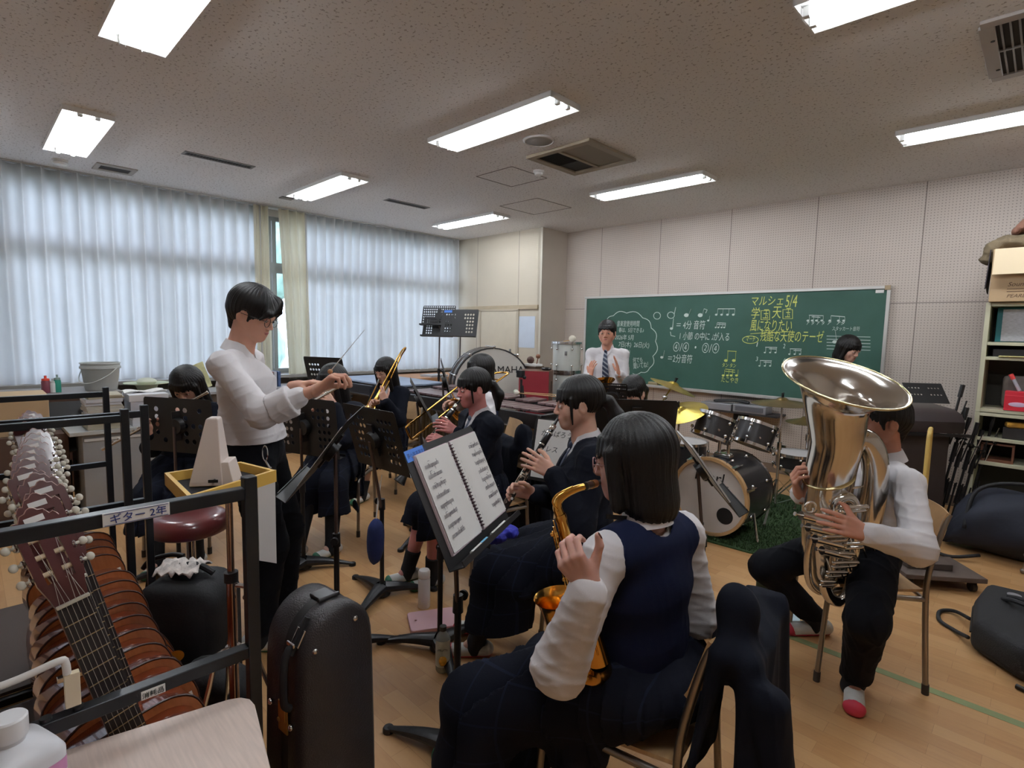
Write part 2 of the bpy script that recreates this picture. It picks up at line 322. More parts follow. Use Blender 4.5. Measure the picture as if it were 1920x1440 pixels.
def curtains():
    m = bpy.data.materials.new('curtain_cloth'); m.use_nodes = True; nt = m.node_tree; N = nt.nodes; Lk = nt.links; N.remove(N['Principled BSDF'])
    out = N['Material Output']; d = N.new('ShaderNodeBsdfDiffuse'); t = N.new('ShaderNodeBsdfTranslucent'); mx = N.new('ShaderNodeMixShader'); mx.inputs[0].default_value = .45
    tc = N.new('ShaderNodeTexCoord'); n = N.new('ShaderNodeTexNoise'); n.inputs['Scale'].default_value = 3; Lk.new(tc.outputs['Object'], n.inputs['Vector'])
    c = mixc(N, Lk, n.outputs[0], lin((206, 204, 202)), lin((222, 221, 220))); Lk.new(c, d.inputs[0]); Lk.new(c, t.inputs[0])
    Lk.new(d.outputs[0], mx.inputs[1]); Lk.new(t.outputs[0], mx.inputs[2]); Lk.new(mx.outputs[0], out.inputs[0])
    m2 = m.copy(); m2.name = 'curtain_lining'; 
    for nd in m2.node_tree.nodes:
        if nd.type == 'MIX': nd.inputs[6].default_value = (*lin((214, 208, 186)), 1); nd.inputs[7].default_value = (*lin((224, 219, 200)), 1)
        if nd.type == 'MIX_SHADER': nd.inputs[0].default_value = .22
    def panel(name, y0, y1, per, amp, label, material, bottom, x0=XW+.03, seed=0, sweep=None):
        rnd = random.Random(seed); n = int((y1-y0)/per*10); nz = 26; P = []
        ph = [0]
        for i in range(n): ph.append(ph[-1]+2*PI/10*rnd.uniform(.75, 1.25))
        for i in range(n+1):
            y = y0+(y1-y0)*i/n; row = []
            for k in range(nz+1):
                t = k/nz; z = 2.985-(2.985-bottom(y))*t; a = amp*(1.0-.35*min(1, t*1.5)); q = ph[i]+.35*math.sin(3*t+y*1.7)
                x = x0+a*math.sin(q)+.35*a*math.sin(q*.5+1+t*2)*t+.02*math.sin(y*2.2+2.6*t)*t
                yy = y+.3*a*math.cos(q)
                if sweep: yy = sweep(yy, t)
                row.append((x, yy, z))
            P.append(row)
        o = obj(name, MB().grid(P), material, smooth=4); tag(o, label, 'curtain'); return o
    # left run, drawn aside near the bucket
    def sw(y, t):
        if y < .75: return y
        return y
    panel('curtain', -2.4, 2.70, .135, .052, 'long white curtain run behind the bucket and the conductor', m, lambda y: .86 if y < .55 else (.93 if y > 1 else .93-.07*(1-y)/.45), seed=2)
    panel('curtain', 2.55, 2.745, .07, .03, 'bunched curtain edge at the left of the bright window gap', m2, lambda y: .88, x0=XW+.07, seed=3)
    panel('curtain', 2.85, 3.22, .10, .035, 'cream gathered curtain hanging right beside the bright gap', m2, lambda y: .86, x0=XW+.06, seed=5, sweep=lambda y, t: y+.10*t*(1-(y-2.8)/.6))
    panel('curtain', 3.17, 5.78, .125, .050, 'white curtain run between the gap and the cupboard wall', m, lambda y: .90, seed=7)
    rl = mat('curtain_track_metal', (190, 190, 186), .5, .5)
    tag(obj('curtain_rail', MB().box((XW+.05, 1.7, 2.992), (.03, 8.1, .016)), rl), 'thin metal curtain track fixed along the ceiling edge', 'curtain rail')
curtains()

# ---------------------------------------------------------------- ceiling fittings
def ceiling_fittings():
    white = mat('fitting_white', (236, 236, 234), .4); tube = mat('tube_glow', (255, 255, 255), .4, emit=TUBE_STRENGTH, emc=(.89, .94, 1.0)); sock = mat('socket_white', (220, 220, 218), .5)
    proto = None
    names = {(-6.155, .57): 'twin tube ceiling light at the far left, over the curtain wall end', (-6.155, 2.62): 'twin tube ceiling light near the curtain gap', (-6.27, 4.71): 'small looking twin tube light nearest the cupboard wall',
             (-3.55, .57): 'twin tube ceiling light above the guitar rack, cut by the top edge', (-3.55, 2.62): 'twin tube ceiling light in the middle beside the round speaker', (-3.58, 4.74): 'twin tube ceiling light nearest the square air conditioner, above the green board',
             (-.92, .57): 'twin tube ceiling light above the viewer', (-.92, 2.64): 'twin tube ceiling light cut by the top edge, over the tuba player', (-.90, 4.75): 'twin tube ceiling light above the shelf and cardboard box'}
    for (x, y), lab in names.items():
        if proto is None:
            t = proto = thing('ceiling_light', lab, 'ceiling light', (x, y, H-.005), 0, 'recessed twin tube ceiling lights')
            L, W = 1.255, .295; g = MB()   # shallow tray hanging just under the ceiling skin
            g.box((L/2, W/2, .003), (L, W, .004)); 
            for yy, sgn in ((.012, 1), (W-.012, -1)): g.add([(0, yy-.012*sgn, -.03), (L, yy-.012*sgn, -.03), (L, yy+.05*sgn, .0), (0, yy+.05*sgn, .0), (0, yy-.012*sgn, 0), (L, yy-.012*sgn, 0)], [(0, 1, 2, 3), (0, 4, 5, 1), (0, 3, 4), (1, 5, 2)])
            for xx in (.004, L-.004): g.box((xx, W/2, -.014), (.008, W, .034))
            obj('reflector', g, white, t, local=True)
            for yy in (.098, .197):
                tb = obj('tube', MB().cyl((.05, yy, -.034), (L-.05, yy, -.034), .0145, n=10), tube, t, local=True, smooth=1.5)
                [obj('socket', MB().box((xx, yy, -.024), (.03, .03, .045)), sock, tb, local=True, bevel=.004) for xx in (.03, L-.03)]
        else: dup(proto, (x, y, H-.005), 0, lab)
    dark = mat('vent_dark', (40, 36, 34), .8); beige = mat('aircon_beige', (150, 136, 116), .6); grille = mat('vent_grey', (128, 122, 118), .5, .2)
    # square cassette air conditioner
    t = thing('ceiling_air_conditioner', 'square beige ceiling air conditioner beside the round speaker', 'air conditioner', (-2.935, 3.76, H))
    a = MB(); w_ = .33
    a.box((0, -.30, -.012), (.66, .06, .024)).box((0, .30, -.012), (.66, .06, .024)).box((-.30, 0, -.012), (.06, .54, .024)).box((.30, 0, -.012), (.06, .54, .024)).box((-.02, 0, -.012), (.03, .54, .02))
    obj('panel_frame', a, beige, t, local=True, bevel=.003)
    s = MB().box((-.155, 0, -.003), (.235, .54, .006))
    for k in range(15): s.box((-.155, -.26+.0208*k, -.009), (.235, .004, .006))
    obj('intake_grille', s, dark, t, local=True)
    obj('outlet_flap', MB().box((.135, 0, -.010), (.27, .52, .008), None), mat('aircon_flap', (120, 106, 86), .5), t, local=True, bevel=.002)
    # big grille, top right
    t = thing('ceiling_vent', 'large slatted return-air grille at the upper right', 'vent', (.03, 3.79, H))
    f = MB().box((0, -.36, -.008), (.76, .06, .016)).box((0, .36, -.008), (.76, .06, .016)).box((-.36, 0, -.008), (.06, .66, .016)).box((.36, 0, -.008), (.06, .66, .016))
    obj('frame', f, mat('vent_frame_paint', (164, 156, 150), .6), t, local=True, bevel=.002)
    obj('backing', MB().box((0, 0, -.002), (.66, .66, .004)), dark, t, local=True)
    s = MB()
    for k in range(20): s.box((-.31+.0326*k, 0, -.008), (.008, .66, .010))
    s.box((0, -.01, -.009), (.66, .012, .012)); obj('slats', s, grille, t, local=True)
    obj('screw', MB().cyl((-.345, -.17, -.016), (-.345, -.17, -.019), .009, n=8).cyl((-.345, .22, -.016), (-.345, .22, -.019), .009, n=8), dark, t, local=True)
    # slot vents
    for (x, y, L, lab) in ((-5.43, 1.72, .56, 'long dark slot vent in the ceiling near the tied curtain side, nearer one'), (-5.52, 3.79, .56, 'long dark slot vent in the ceiling between the two small lights')):
        t = thing('slot_vent', lab, 'vent', (x, y, H), 0, 'slot vents in the ceiling')
        obj('frame', MB().box((-.05, 0, -.003), (.02, L, .006)).box((.05, 0, -.003), (.02, L, .006)).box((0, -L/2, -.003), (.12, .02, .006)).box((0, L/2, -.003), (.12, .02, .006)), grille, t, local=True)
        s = MB().box((0, 0, -.001), (.08, L-.02, .002))
        obj('backing', s, dark, t, local=True); s = MB()
        for k in range(22): s.box((0, -L/2+.02+k*(L-.04)/21, -.003), (.08, .005, .004))
        obj('slats', s, mat('slat_dark', (70, 64, 62), .6), t, local=True)
    t = thing('square_vent', 'framed dark square vent in the ceiling beside the smoke detector', 'vent', (-6.52, 1.13, H))
    obj('frame', MB().box((-.11, 0, -.006), (.06, .32, .012)).box((.11, 0, -.006), (.06, .32, .012)).box((0, -.14, -.006), (.16, .04, .012)).box((0, .14, -.006), (.16, .04, .012)), mat('vent_frame_light', (170, 164, 158), .6), t, local=True, bevel=.002)
    obj('grille', MB().box((0, 0, -.002), (.17, .25, .004)), dark, t, local=True)
    one('small_ceiling_vent', MB().box((-6.37, 2.72, H-.006), (.10, .14, .012)), grille, 'little dark vent on the ceiling beside the light near the gap', 'vent', bevel=.003)
    sp = mat('speaker_cloth', (150, 144, 138), .8, bump=.3, bscale=300)
    t = thing('ceiling_speaker', 'round flat ceiling speaker beside the middle light', 'speaker', (-2.93, 3.22, H))
    obj('cover', MB().lathe([(0, -.012), (.10, -.012), (.105, -.009)], 36), sp, t, local=True); obj('rim', MB().lathe([(.104, -.008), (.108, -.015), (.12, -.013), (.124, 0)], 36), mat('speaker_rim', (186, 180, 176), .5), t, local=True)
    det = [(0, -.05), (.03, -.05), (.05, -.042), (.056, -.03), (.05, -.022), (.06, -.018), (.062, 0)]
    one('smoke_detector', MB().lathe(det, 24, trs((-6.583, .727, H))), white, 'round smoke detector on the ceiling at the far left', 'smoke detector')
    one('smoke_detector', MB().lathe([(0, -.045), (.02, -.045), (.036, -.038), (.04, -.02), (.05, -.016), (.052, 0)], 24, trs((-3.462, 3.812, H))), white, 'small round smoke detector below the air conditioner', 'smoke detector')
    seam = mat('hatch_seam', (120, 112, 108), .7)
    for (x, y, s_, lab) in ((-4.45, 4.86, .60, 'flush square inspection hatch in the ceiling, nearer the board'), (-3.80, 3.80, .48, 'flush square inspection hatch in the ceiling, nearer the middle light')):
        h = MB()
        for dx, dy, wx, wy in ((0, -s_/2, s_, .008), (0, s_/2, s_, .008), (-s_/2, 0, .008, s_), (s_/2, 0, .008, s_)): h.box((x+dx, y+dy, H-.001), (wx, wy, .004))
        one('ceiling_hatch', h, seam, lab, 'hatch', 'ceiling inspection hatches')
ceiling_fittings()
# ---------------------------------------------------------------- music stands, chairs
BLK = mat('stand_black', (34, 33, 34), .42, .3); CAST = mat('cast_iron_black', (48, 48, 50), .38, .5, var=.2, vscale=30); CHR = mat('chrome', (215, 215, 218), .12, 1.0)
STEEL = mat('brushed_steel_tube', (150, 142, 134), .32, .9); PLY = mat('plywood', (190, 152, 108), .5, var=.12, vscale=5, stretch=(1, 10, 1)); RUB = mat('rubber_dark', (60, 52, 46), .7)
PAPER = mat('paper_white', (232, 230, 226), .8, var=.03); NAVYB = mat('navy_cloth', (26, 32, 52), .85, var=.15, vscale=40)
def holed(w, h, nx, ny, holes, r):
    mb = MB(); cw, ch = w/nx, h/ny
    for i in range(nx):
        for j in range(ny):
            x0, y0 = -w/2+i*cw, -h/2+j*ch; c = [(x0, y0, 0), (x0+cw/2, y0, 0), (x0+cw, y0, 0), (x0+cw, y0+ch/2, 0), (x0+cw, y0+ch, 0), (x0+cw/2, y0+ch, 0), (x0, y0+ch, 0), (x0, y0+ch/2, 0)]
            if (i, j) in holes:
                cx, cy = x0+cw/2, y0+ch/2; k = [(cx+r*math.cos(a), cy+r*math.sin(a), 0) for a in [(-3+q)*PI/4 for q in range(8)]]
                mb.add(c+k, [(q, (q+1) % 8, 8+(q+1) % 8, 8+q) for q in range(8)])
            else: mb.add([c[0], c[2], c[4], c[6]], [(0, 1, 2, 3)])
    return mb
def solid(o, t, off=0): md = o.modifiers.new('thickness', 'SOLIDIFY'); md.thickness = t; md.offset = off; return o
def side_holes(nx, ny, cols, rows): return {(c, r) for c in cols for r in rows} | {(nx-1-c, r) for c in cols for r in rows}
def stand_base(t, x, y, leg_yaw, z0, r=.30, local=False, flat=True):
    hub = MB().lathe([(0, .075), (.016, .075), (.018, .055), (.042, .05), (.048, .035), (.048, .012), (0, .012)], 20, trs((x, y, z0)))
    obj('hub', hub, CAST, t)
    for k in range(3):
        a = leg_yaw+k*2*PI/3; d = V(math.cos(a), math.sin(a), 0); s = V(-d[1], d[0], 0); P = []
        for i in range(9):
            u = i/8; c = V(x, y, z0)+d*(.02+(r-.02)*u); z = .040*(1-u)**1.3+.012+.012*math.sin(PI*u); wd = .030*(1-u)**1.2+.013; hh = .022*(1-u)+.008
            ring = [c+s*wd*math.cos(b)*(abs(math.cos(b))**-.3 if abs(math.cos(b)) > .1 else 1)+V(0, 0, z+hh*math.sin(b)) for b in [2*PI*q/10 for q in range(10)]]; P.append(ring)
        m = MB(); m.grid(np.array(P).transpose(1, 0, 2), close_u=True); m.add(P[-1], [tuple(range(10))])
        m.lathe([(0, .020), (.018, .020), (.022, .014), (.022, 0), (0, 0)], 14, trs(V(x, y, z0)+d*(r-.004)))
        obj('leg', m, CAST, t)
def music_stand(c, base, face, tilt, label, w=.50, h=.34, leg_yaw=.3, holes='side', group=None, z0=0.0, chrome=True, knob=True, lip=.05, r=.30, solid_back=False):
    """c: desk centre; face: horizontal direction in which the pages look; tilt: lean back from vertical"""
    c = np.array(c, float); f = V(face[0], face[1], 0); f /= np.linalg.norm(f)
    t = thing('music_stand', label, 'music stand', (base[0], base[1], z0), 0, group or 'black orchestra music stands')
    up = math.cos(tilt)*V(0, 0, 1)-math.sin(tilt)*f; nrm = math.cos(tilt)*f+math.sin(tilt)*V(0, 0, 1); sx = np.cross(up, nrm)
    M = np.eye(4); M[:3, 0] = sx; M[:3, 1] = up; M[:3, 2] = nrm; M[:3, 3] = c
    if holes == 'side': hs, nx, ny = side_holes(13, 8, (1, 2, 3, 4), (5, 6)) | side_holes(13, 8, (1, 2, 3), (1, 2, 3, 4)), 13, 8
    elif holes == 'full': nx, ny = 15, 8; hs = {(i, j) for i in range(nx) for j in range(1, ny)}
    elif holes == 'few': nx, ny = 9, 7; hs = {(1, 5), (1, 3), (2, 3), (1, 2), (2, 1), (1, 1), (3, 5), (3, 4), (3, 3), (3, 2), (3, 1), (4, 5), (4, 4), (4, 3), (7, 5), (7, 4), (7, 3), (7, 2), (6, 1)}
    else: nx, ny, hs = 3, 3, set()
    mb = holed(w-.02, h, nx, ny, hs, .34*min(w/nx, h/ny)); mb2 = MB()
    for v in mb.v: mb2.v.append(v @ M[:3, :3].T+M[:3, 3])
    mb2.f = mb.f; mb2.n = mb.n
    # rounded side strips
    for sg in (-1, 1):
        q = [(sg*(w/2-.01), -h/2, 0), (sg*w/2, -h/2, 0), (sg*w/2, h/2-.03, 0), (sg*(w/2-.003), h/2-.010, 0), (sg*(w/2-.01), h/2-.002, 0)]
        mb2.add(q, [tuple(range(5)) if sg > 0 else tuple(range(4, -1, -1))], M)
    desk = solid(obj('desk', mb2, BLK, t, smooth=None), .002)
    l = MB().box((0, -h/2, lip/2), (w, .003, lip), M).box((0, -h/2+.008, lip), (w, .018, .003), M); obj('ledge', l, BLK, desk)
    br = MB().cyl(c-nrm*.003, c-nrm*.035, .052, .046, 20).bar(c-nrm*.012-up*.09, c-nrm*.012+up*.09, .05, .010)
    obj('bracket', br, BLK, desk)
    top = c-nrm*.035; bx, by = base
    mid = V(bx, by, z0+.60*(top[2]-z0)); bot = V(bx, by, z0+.06)
    obj('rod', MB().cyl(mid-V(0, 0, .06), top, .0085, n=12), mat('rod_dull_chrome', (120, 108, 104), .3, .9) if chrome else BLK, t)
    obj('pole', MB().cyl(bot, mid, .0125, n=14), BLK, t)
    cl = obj('clamp', MB().cyl(mid-V(0, 0, .05), mid+V(0, 0, .012), .019, .017, 14), BLK, t)
    if knob: sd = V(-f[1], f[0], 0); obj('knob', MB().cyl(mid-V(0, 0, .01)+sd*.017, mid-V(0, 0, .01)+sd*.04, .006).cyl(mid-V(0, 0, .01)+sd*.04, mid-V(0, 0, .01)+sd*.052, .019, .017, 12), BLK, cl)
    stand_base(t, bx, by, leg_yaw, z0, r)
    return t, M
def staves(mb, M, w, h, n=8, seed=1, ox=0, oy=0, zz=.001, th=.0008):
    rnd = random.Random(seed)
    for k in range(n):
        y = oy+h/2-(k+1.2)*h/(n+1.1)
        for j in range(5): mb.box((ox, y+j*h*.0075, zz), (w*.84, th, .0004), M)
        x = -w*.42
        while x < w*.41:
            x += rnd.uniform(.012, .024); dy = rnd.uniform(-.004, .012)
            mb.box((ox+x, y+dy, zz), (.0030, .0020, .0005), M); mb.box((ox+x+.0015, y+dy+.004*rnd.choice((-1, 1)), zz), (.0006, .008, .0005), M)
            if rnd.random() < .3: mb.box((ox+x+.007, y+dy+.008, zz), (.011, .0012, .0005), M)
def school_chair(loc, yaw, label, group='wooden and tube school chairs', feet=True):
    """faces local +Y"""
    t = thing('school_chair', label, 'chair', (loc[0], loc[1], 0), yaw, group)
    w2, zb = .19, .435
    P = []
    for i in range(13):
        u = i/12; y = .20-.40*u; row = []
        for j in range(9): x = -.19+.38*j/8; row.append((x*(1-.08*u), y, zb+.012*(2*abs(j-4)/8)**2-.028*max(0, (1-u*6))**2-.012*math.sin(PI*u)+.0))
        P.append(row)
    obj('seat', MB().plate(P, .011), PLY, t, local=True, smooth=.8)
    B = []
    for i in range(7):
        z = .63+.17*i/6; row = []
        for j in range(9): u = (j-4)/4; row.append((.185*u, -.215-.035*(1-u*u)-.05*(i/6), z+(.0 if i else .012*u*u)))
        B.append(row)
    obj('backrest', MB().plate(B, .009), PLY, t, local=True, smooth=.8)
    for sx in (-1, 1):
        x = sx*.195
        obj('rear_leg', MB().tube(sm([(x, -.235, .012), (x*.98, -.205, .40), (x*.96, -.21, .55), (x*.93, -.245, .72), (x*.90, -.27, .795)], 5), .0115, 10), STEEL, t, local=True, smooth=1.2)
        obj('front_leg', MB().tube(sm([(x*1.02, .20, .012), (x, .18, .36), (x*.99, .165, .405), (x*.98, .12, .418), (x*.97, -.05, .418), (x*.97, -.20, .42)], 6), .0115, 10), STEEL, t, local=True, smooth=1.2)
        if feet:
            obj('foot_cap', MB().cyl((x, -.235, 0), (x, -.233, .045), .014), RUB, t, local=True); obj('foot_cap', MB().cyl((x*1.02, .20, 0), (x*1.02, .199, .045), .014), RUB, t, local=True)
    obj('crossbar', MB().cyl((-.19, .10, .418), (.19, .10, .418), .009), STEEL, t, local=True); obj('crossbar', MB().cyl((-.19, -.21, .41), (.19, -.21, .41), .009), STEEL, t, local=True)
    return t

# ---- the stands
t, MS = music_stand((-1.310, 1.112, 1.012), (-1.385, 1.165), (.905, .425), math.radians(25), 'black music stand in front of the saxophonist, holding the open pink songbook', w=.485, h=.36, leg_yaw=math.radians(200), holes='none')
def MSp(x, y, z): return (np.array([x, y, z, 1]) @ MS.T)[:3]
Mflip = MS
# the songbook: two pages either side of a wire spiral
def songbook():
    pink = mat('page_pinkish', (232, 212, 220), .85, var=.04, vscale=6); ink = mat('print_ink', (96, 88, 96), .8)
    W, Hh = .205, .300; cx, cy = .010, .006
    t = thing('songbook', 'open spiral songbook with pink-edged pages on the stand by the saxophonist', 'book', MSp(cx, cy-Hh/2, .002))
    for sg in (-1, 1):
        P = []
        for i in range(11):
            u = i/10; x = sg*(.008+W*u); z = .010+.010*math.sin(PI*u**.7)*(1-u)+(.002)
            P.append([MSp(cx+x, cy+y, z) for y in np.linspace(-Hh/2, Hh/2, 7)])
        P = np.array(P) if sg > 0 else np.array(P)[::-1]
        obj('page', MB().plate(P, .0012), PAPER, t, smooth=1)
        bl = MB().box((cx+sg*(.010+W/2), cy-.002, .005), (W, Hh+.008, .008), MS); obj('page_block', bl, pink, t)
        n = MB(); Mp = MS.copy(); Mp[:3, 3] = MSp(cx+sg*(.008+W/2), cy, .0165); staves(n, Mp, W, Hh*.93, 8, seed=3+sg)
        obj('printed_music', n, ink, t)
    sp = MB()
    for k in range(26):
        y = cy-Hh/2+.012+k*(Hh-.024)/25; sp.tube([MSp(cx+.010*math.cos(a), y, .012+.010*math.sin(a)) for a in [q*2*PI/9 for q in range(9)]], .0016, 5, closed=True)
    obj('wire_spiral', sp, mat('spiral_dark_red', (70, 42, 52), .4, .3), t)
songbook()
bl = mat('tag_blue', (84, 142, 232), .6)
tg = obj('name_tag', MB().box((-.185, .162, .002), (.105, .034, .002), MS), bl, t)
v, f = text_mesh('夢小路高等学校', .016, MS @ trs((-.232, .156, .0035))); mbt = MB().add(v, f); obj('tag_writing', mbt, mat('tag_ink', (30, 50, 120), .6), tg)
for i, (px, colr, cap, lab) in enumerate(((-.09, (150, 210, 235), (110, 190, 230), 'white pen with a pale blue cap lying on the front lip of the songbook stand'), (.07, (228, 232, 232), (240, 240, 240), 'white marker pen clipped higher on the lip of the songbook stand'))):
    p = thing('pen', lab, 'pen', MSp(px, -.172, .03)); a = MSp(px-.06, -.170, .034); b = MSp(px+.06, -.170, .034)
    obj('barrel', MB().cyl(a, a+(b-a)*.6, .0062), PAPER, p); obj('cap', MB().cyl(a+(b-a)*.6, b, .0070), mat('pen_cap_%d' % i, cap, .4), p)
    obj('clip', MB().box((px+.02, -.170, .042), (.03, .004, .002), MS), mat('pen_clip_%d' % i, cap, .4), p)
p1 = atz(567, 1065); p2 = atz(718, 1105); p5 = atz(1310, 1175)
# conductor's own stand, edge-on
t, MC = music_stand(at(617, 842, 2.46), (-2.255, 1.165), (-.62, -.78), math.radians(36), 'black perforated music stand seen edge-on directly before the conductor', w=.50, h=.42, leg_yaw=1.2, holes='side')
sh = MB().box((0, .01, .004), (.42, .30, .003), MC)
tag(obj('score_sheet', sh, PAPER), 'large white score lying on the conductor stand', 'sheet music')
# stand before the second flute (nearer, solid looking)
t, M1 = music_stand((-3.20, 1.455, .915), (p1[0]+.02, p1[1]), (-.37, .93), math.radians(6), 'black music stand with dark holes before the long-haired flutist', w=.50, h=.36, leg_yaw=math.radians(-62), holes='side')

t, M2 = music_stand((-2.50, 1.517, .94), (-2.60, 1.62), (-.05, 1), math.radians(16.5), 'black music stand with a blue pouch hanging beside its pole', w=.475, h=.363, leg_yaw=math.radians(-60), holes='side')
t, M3 = music_stand(at(790, 820, 2.95), (-1.93, 1.50), (.82, .57), math.radians(35), 'black music stand of the blushing clarinetist, seen edge-on', w=.46, h=.34, leg_yaw=math.radians(215), holes='side') if 0 else music_stand((-2.02, 1.60, .86), (-1.95, 1.53), (.55, .84), math.radians(38), 'black music stand behind the songbook stand, edge-on and low', w=.42, h=.30, leg_yaw=math.radians(215), holes='side')
t, M5 = music_stand((-1.215, 2.665, .835), (p5[0], p5[1]), (.80, .60), math.radians(36), 'black music stand seen edge-on between the saxophonist and the drum kit', w=.50, h=.40, leg_yaw=math.radians(-30), holes='none')
tag(obj('score_sheet', MB().box((0, .03, .004), (.44, .32, .012), M5), PAPER), 'thick white score seen edge-on on the stand in front of the bass drum', 'sheet music')
t, ML = music_stand((-3.70, .90, .915), (-3.68, .87), (-.53, .85), math.radians(3), 'wide black music stand before the flutist at far left', w=.484, h=.334, leg_yaw=.4, holes='few')
t, M8 = music_stand(at(838, 715, 4.25), tuple(at(838, 715, 4.2)[:2]), (.62, .78), math.radians(16), 'perforated black stand left of the trombonist in the vest', w=.40, h=.36, leg_yaw=.4, holes='side')
t, M8b = music_stand(at(790, 750, 3.9), tuple(at(796, 770, 3.92)[:2]), (.57, .82), math.radians(28), 'narrow edge-on stand in front of the marimba pipes', w=.40, h=.34, leg_yaw=.9, holes='none')
t, M12 = music_stand(at(612, 708, 5.3), tuple(at(612, 708, 5.3)[:2]), (-.4, .9), math.radians(16), 'perforated black stand seen above the conductor hands against the curtain', w=.46, h=.42, leg_yaw=.4, holes='side')
t, MH = music_stand(at(1192, 790, 2.9), tuple(at(1195, 790, 2.9)[:2]), (-.62, .78), math.radians(20), 'black solid stand just above the saxophonist hair, screening the horn player', w=.42, h=.26, leg_yaw=.4, holes='none')
obj('sticker', MB().cyl((.155, .08, -.002), (.155, .08, -.005), .010, n=6, m=MH), CHR, t)
t, MH2 = music_stand(at(1147, 745, 3.6), tuple(at(1150, 745, 3.65)[:2]), (-.55, .8), math.radians(16), 'small perforated stand between the ponytail and the horn player', w=.20, h=.20, leg_yaw=.4, holes='full')
t, MG = music_stand(at(72, 788, 4.6), tuple(at(74, 788, 4.6)[:2]), (.5, .85), math.radians(14), 'black perforated stand behind the guitar headstocks', w=.44, h=.46, leg_yaw=.4, holes='side')
t, MG2 = music_stand(at(124, 800, 4.35), tuple(at(126, 800, 4.35)[:2]), (.8, -.1), math.radians(22), 'dark solid stand leaning beside the paper shelf at far left', w=.40, h=.42, leg_yaw=.7, holes='none')
# stack of stands parked on the wooden bench at the back
for (x, y, px_, py_, lab, ho, ww, hh) in ((822, 592, 826, 594, 'tall parked stand with a full grid of holes, left in the back corner', 'full', .48, .26), (822, 613, 818, 612, 'parked stand with large holes, lower in the back corner group', 'side', .46, .26), (861, 606, 864, 606, 'parked stand with a blue tag, right in the back corner group', 'side', .50, .34)):
    dd = 6.9 if ho == 'full' else 6.95
    if 'blue' in lab: dd = 6.6
    c = at(x, y, dd); t, MM = music_stand(c, (c[0]-.02, c[1]+.03), (.35, -.9), math.radians(12), lab, w=ww, h=hh, leg_yaw=.5, holes=ho, z0=0.0, r=.26, group='music stands parked in the back corner')
    if 'blue' in lab: obj('name_tag', MB().box((-.17, .145, .003), (.11, .03, .002), MM), bl, t)
def pouch():
    c = at(705, 1015, 3.02); t = thing('pouch', 'dark blue cloth pouch hanging from the stand between conductor and clarinetist', 'pouch', (c[0], c[1], c[2]-.14))
    m = mat('pouch_blue', (30, 44, 96), .8, var=.2, vscale=20)
    pts = [c+V(0, 0, .13), c+V(0, 0, .08), c+V(-.005, 0, .0), c+V(-.01, 0, -.08), c+V(-.025, 0, -.14)]
    b = MB()
    for q in range(1): b.tube(sm(pts, 4), [.008, .02, .03, .038, .043, .046, .047, .048, .048, .047, .046, .044, .04, .036, .028, .016, .006][:17], 12)
    o = obj('bag', b, m, t, smooth=2)
    obj('cord', MB().tube([c+V(0, 0, .13), at(712, 900, 3.06)], .002, 6).tube([c+V(.004, 0, .13), at(716, 890, 3.05)], .002, 6), PAPER, t)
pouch()
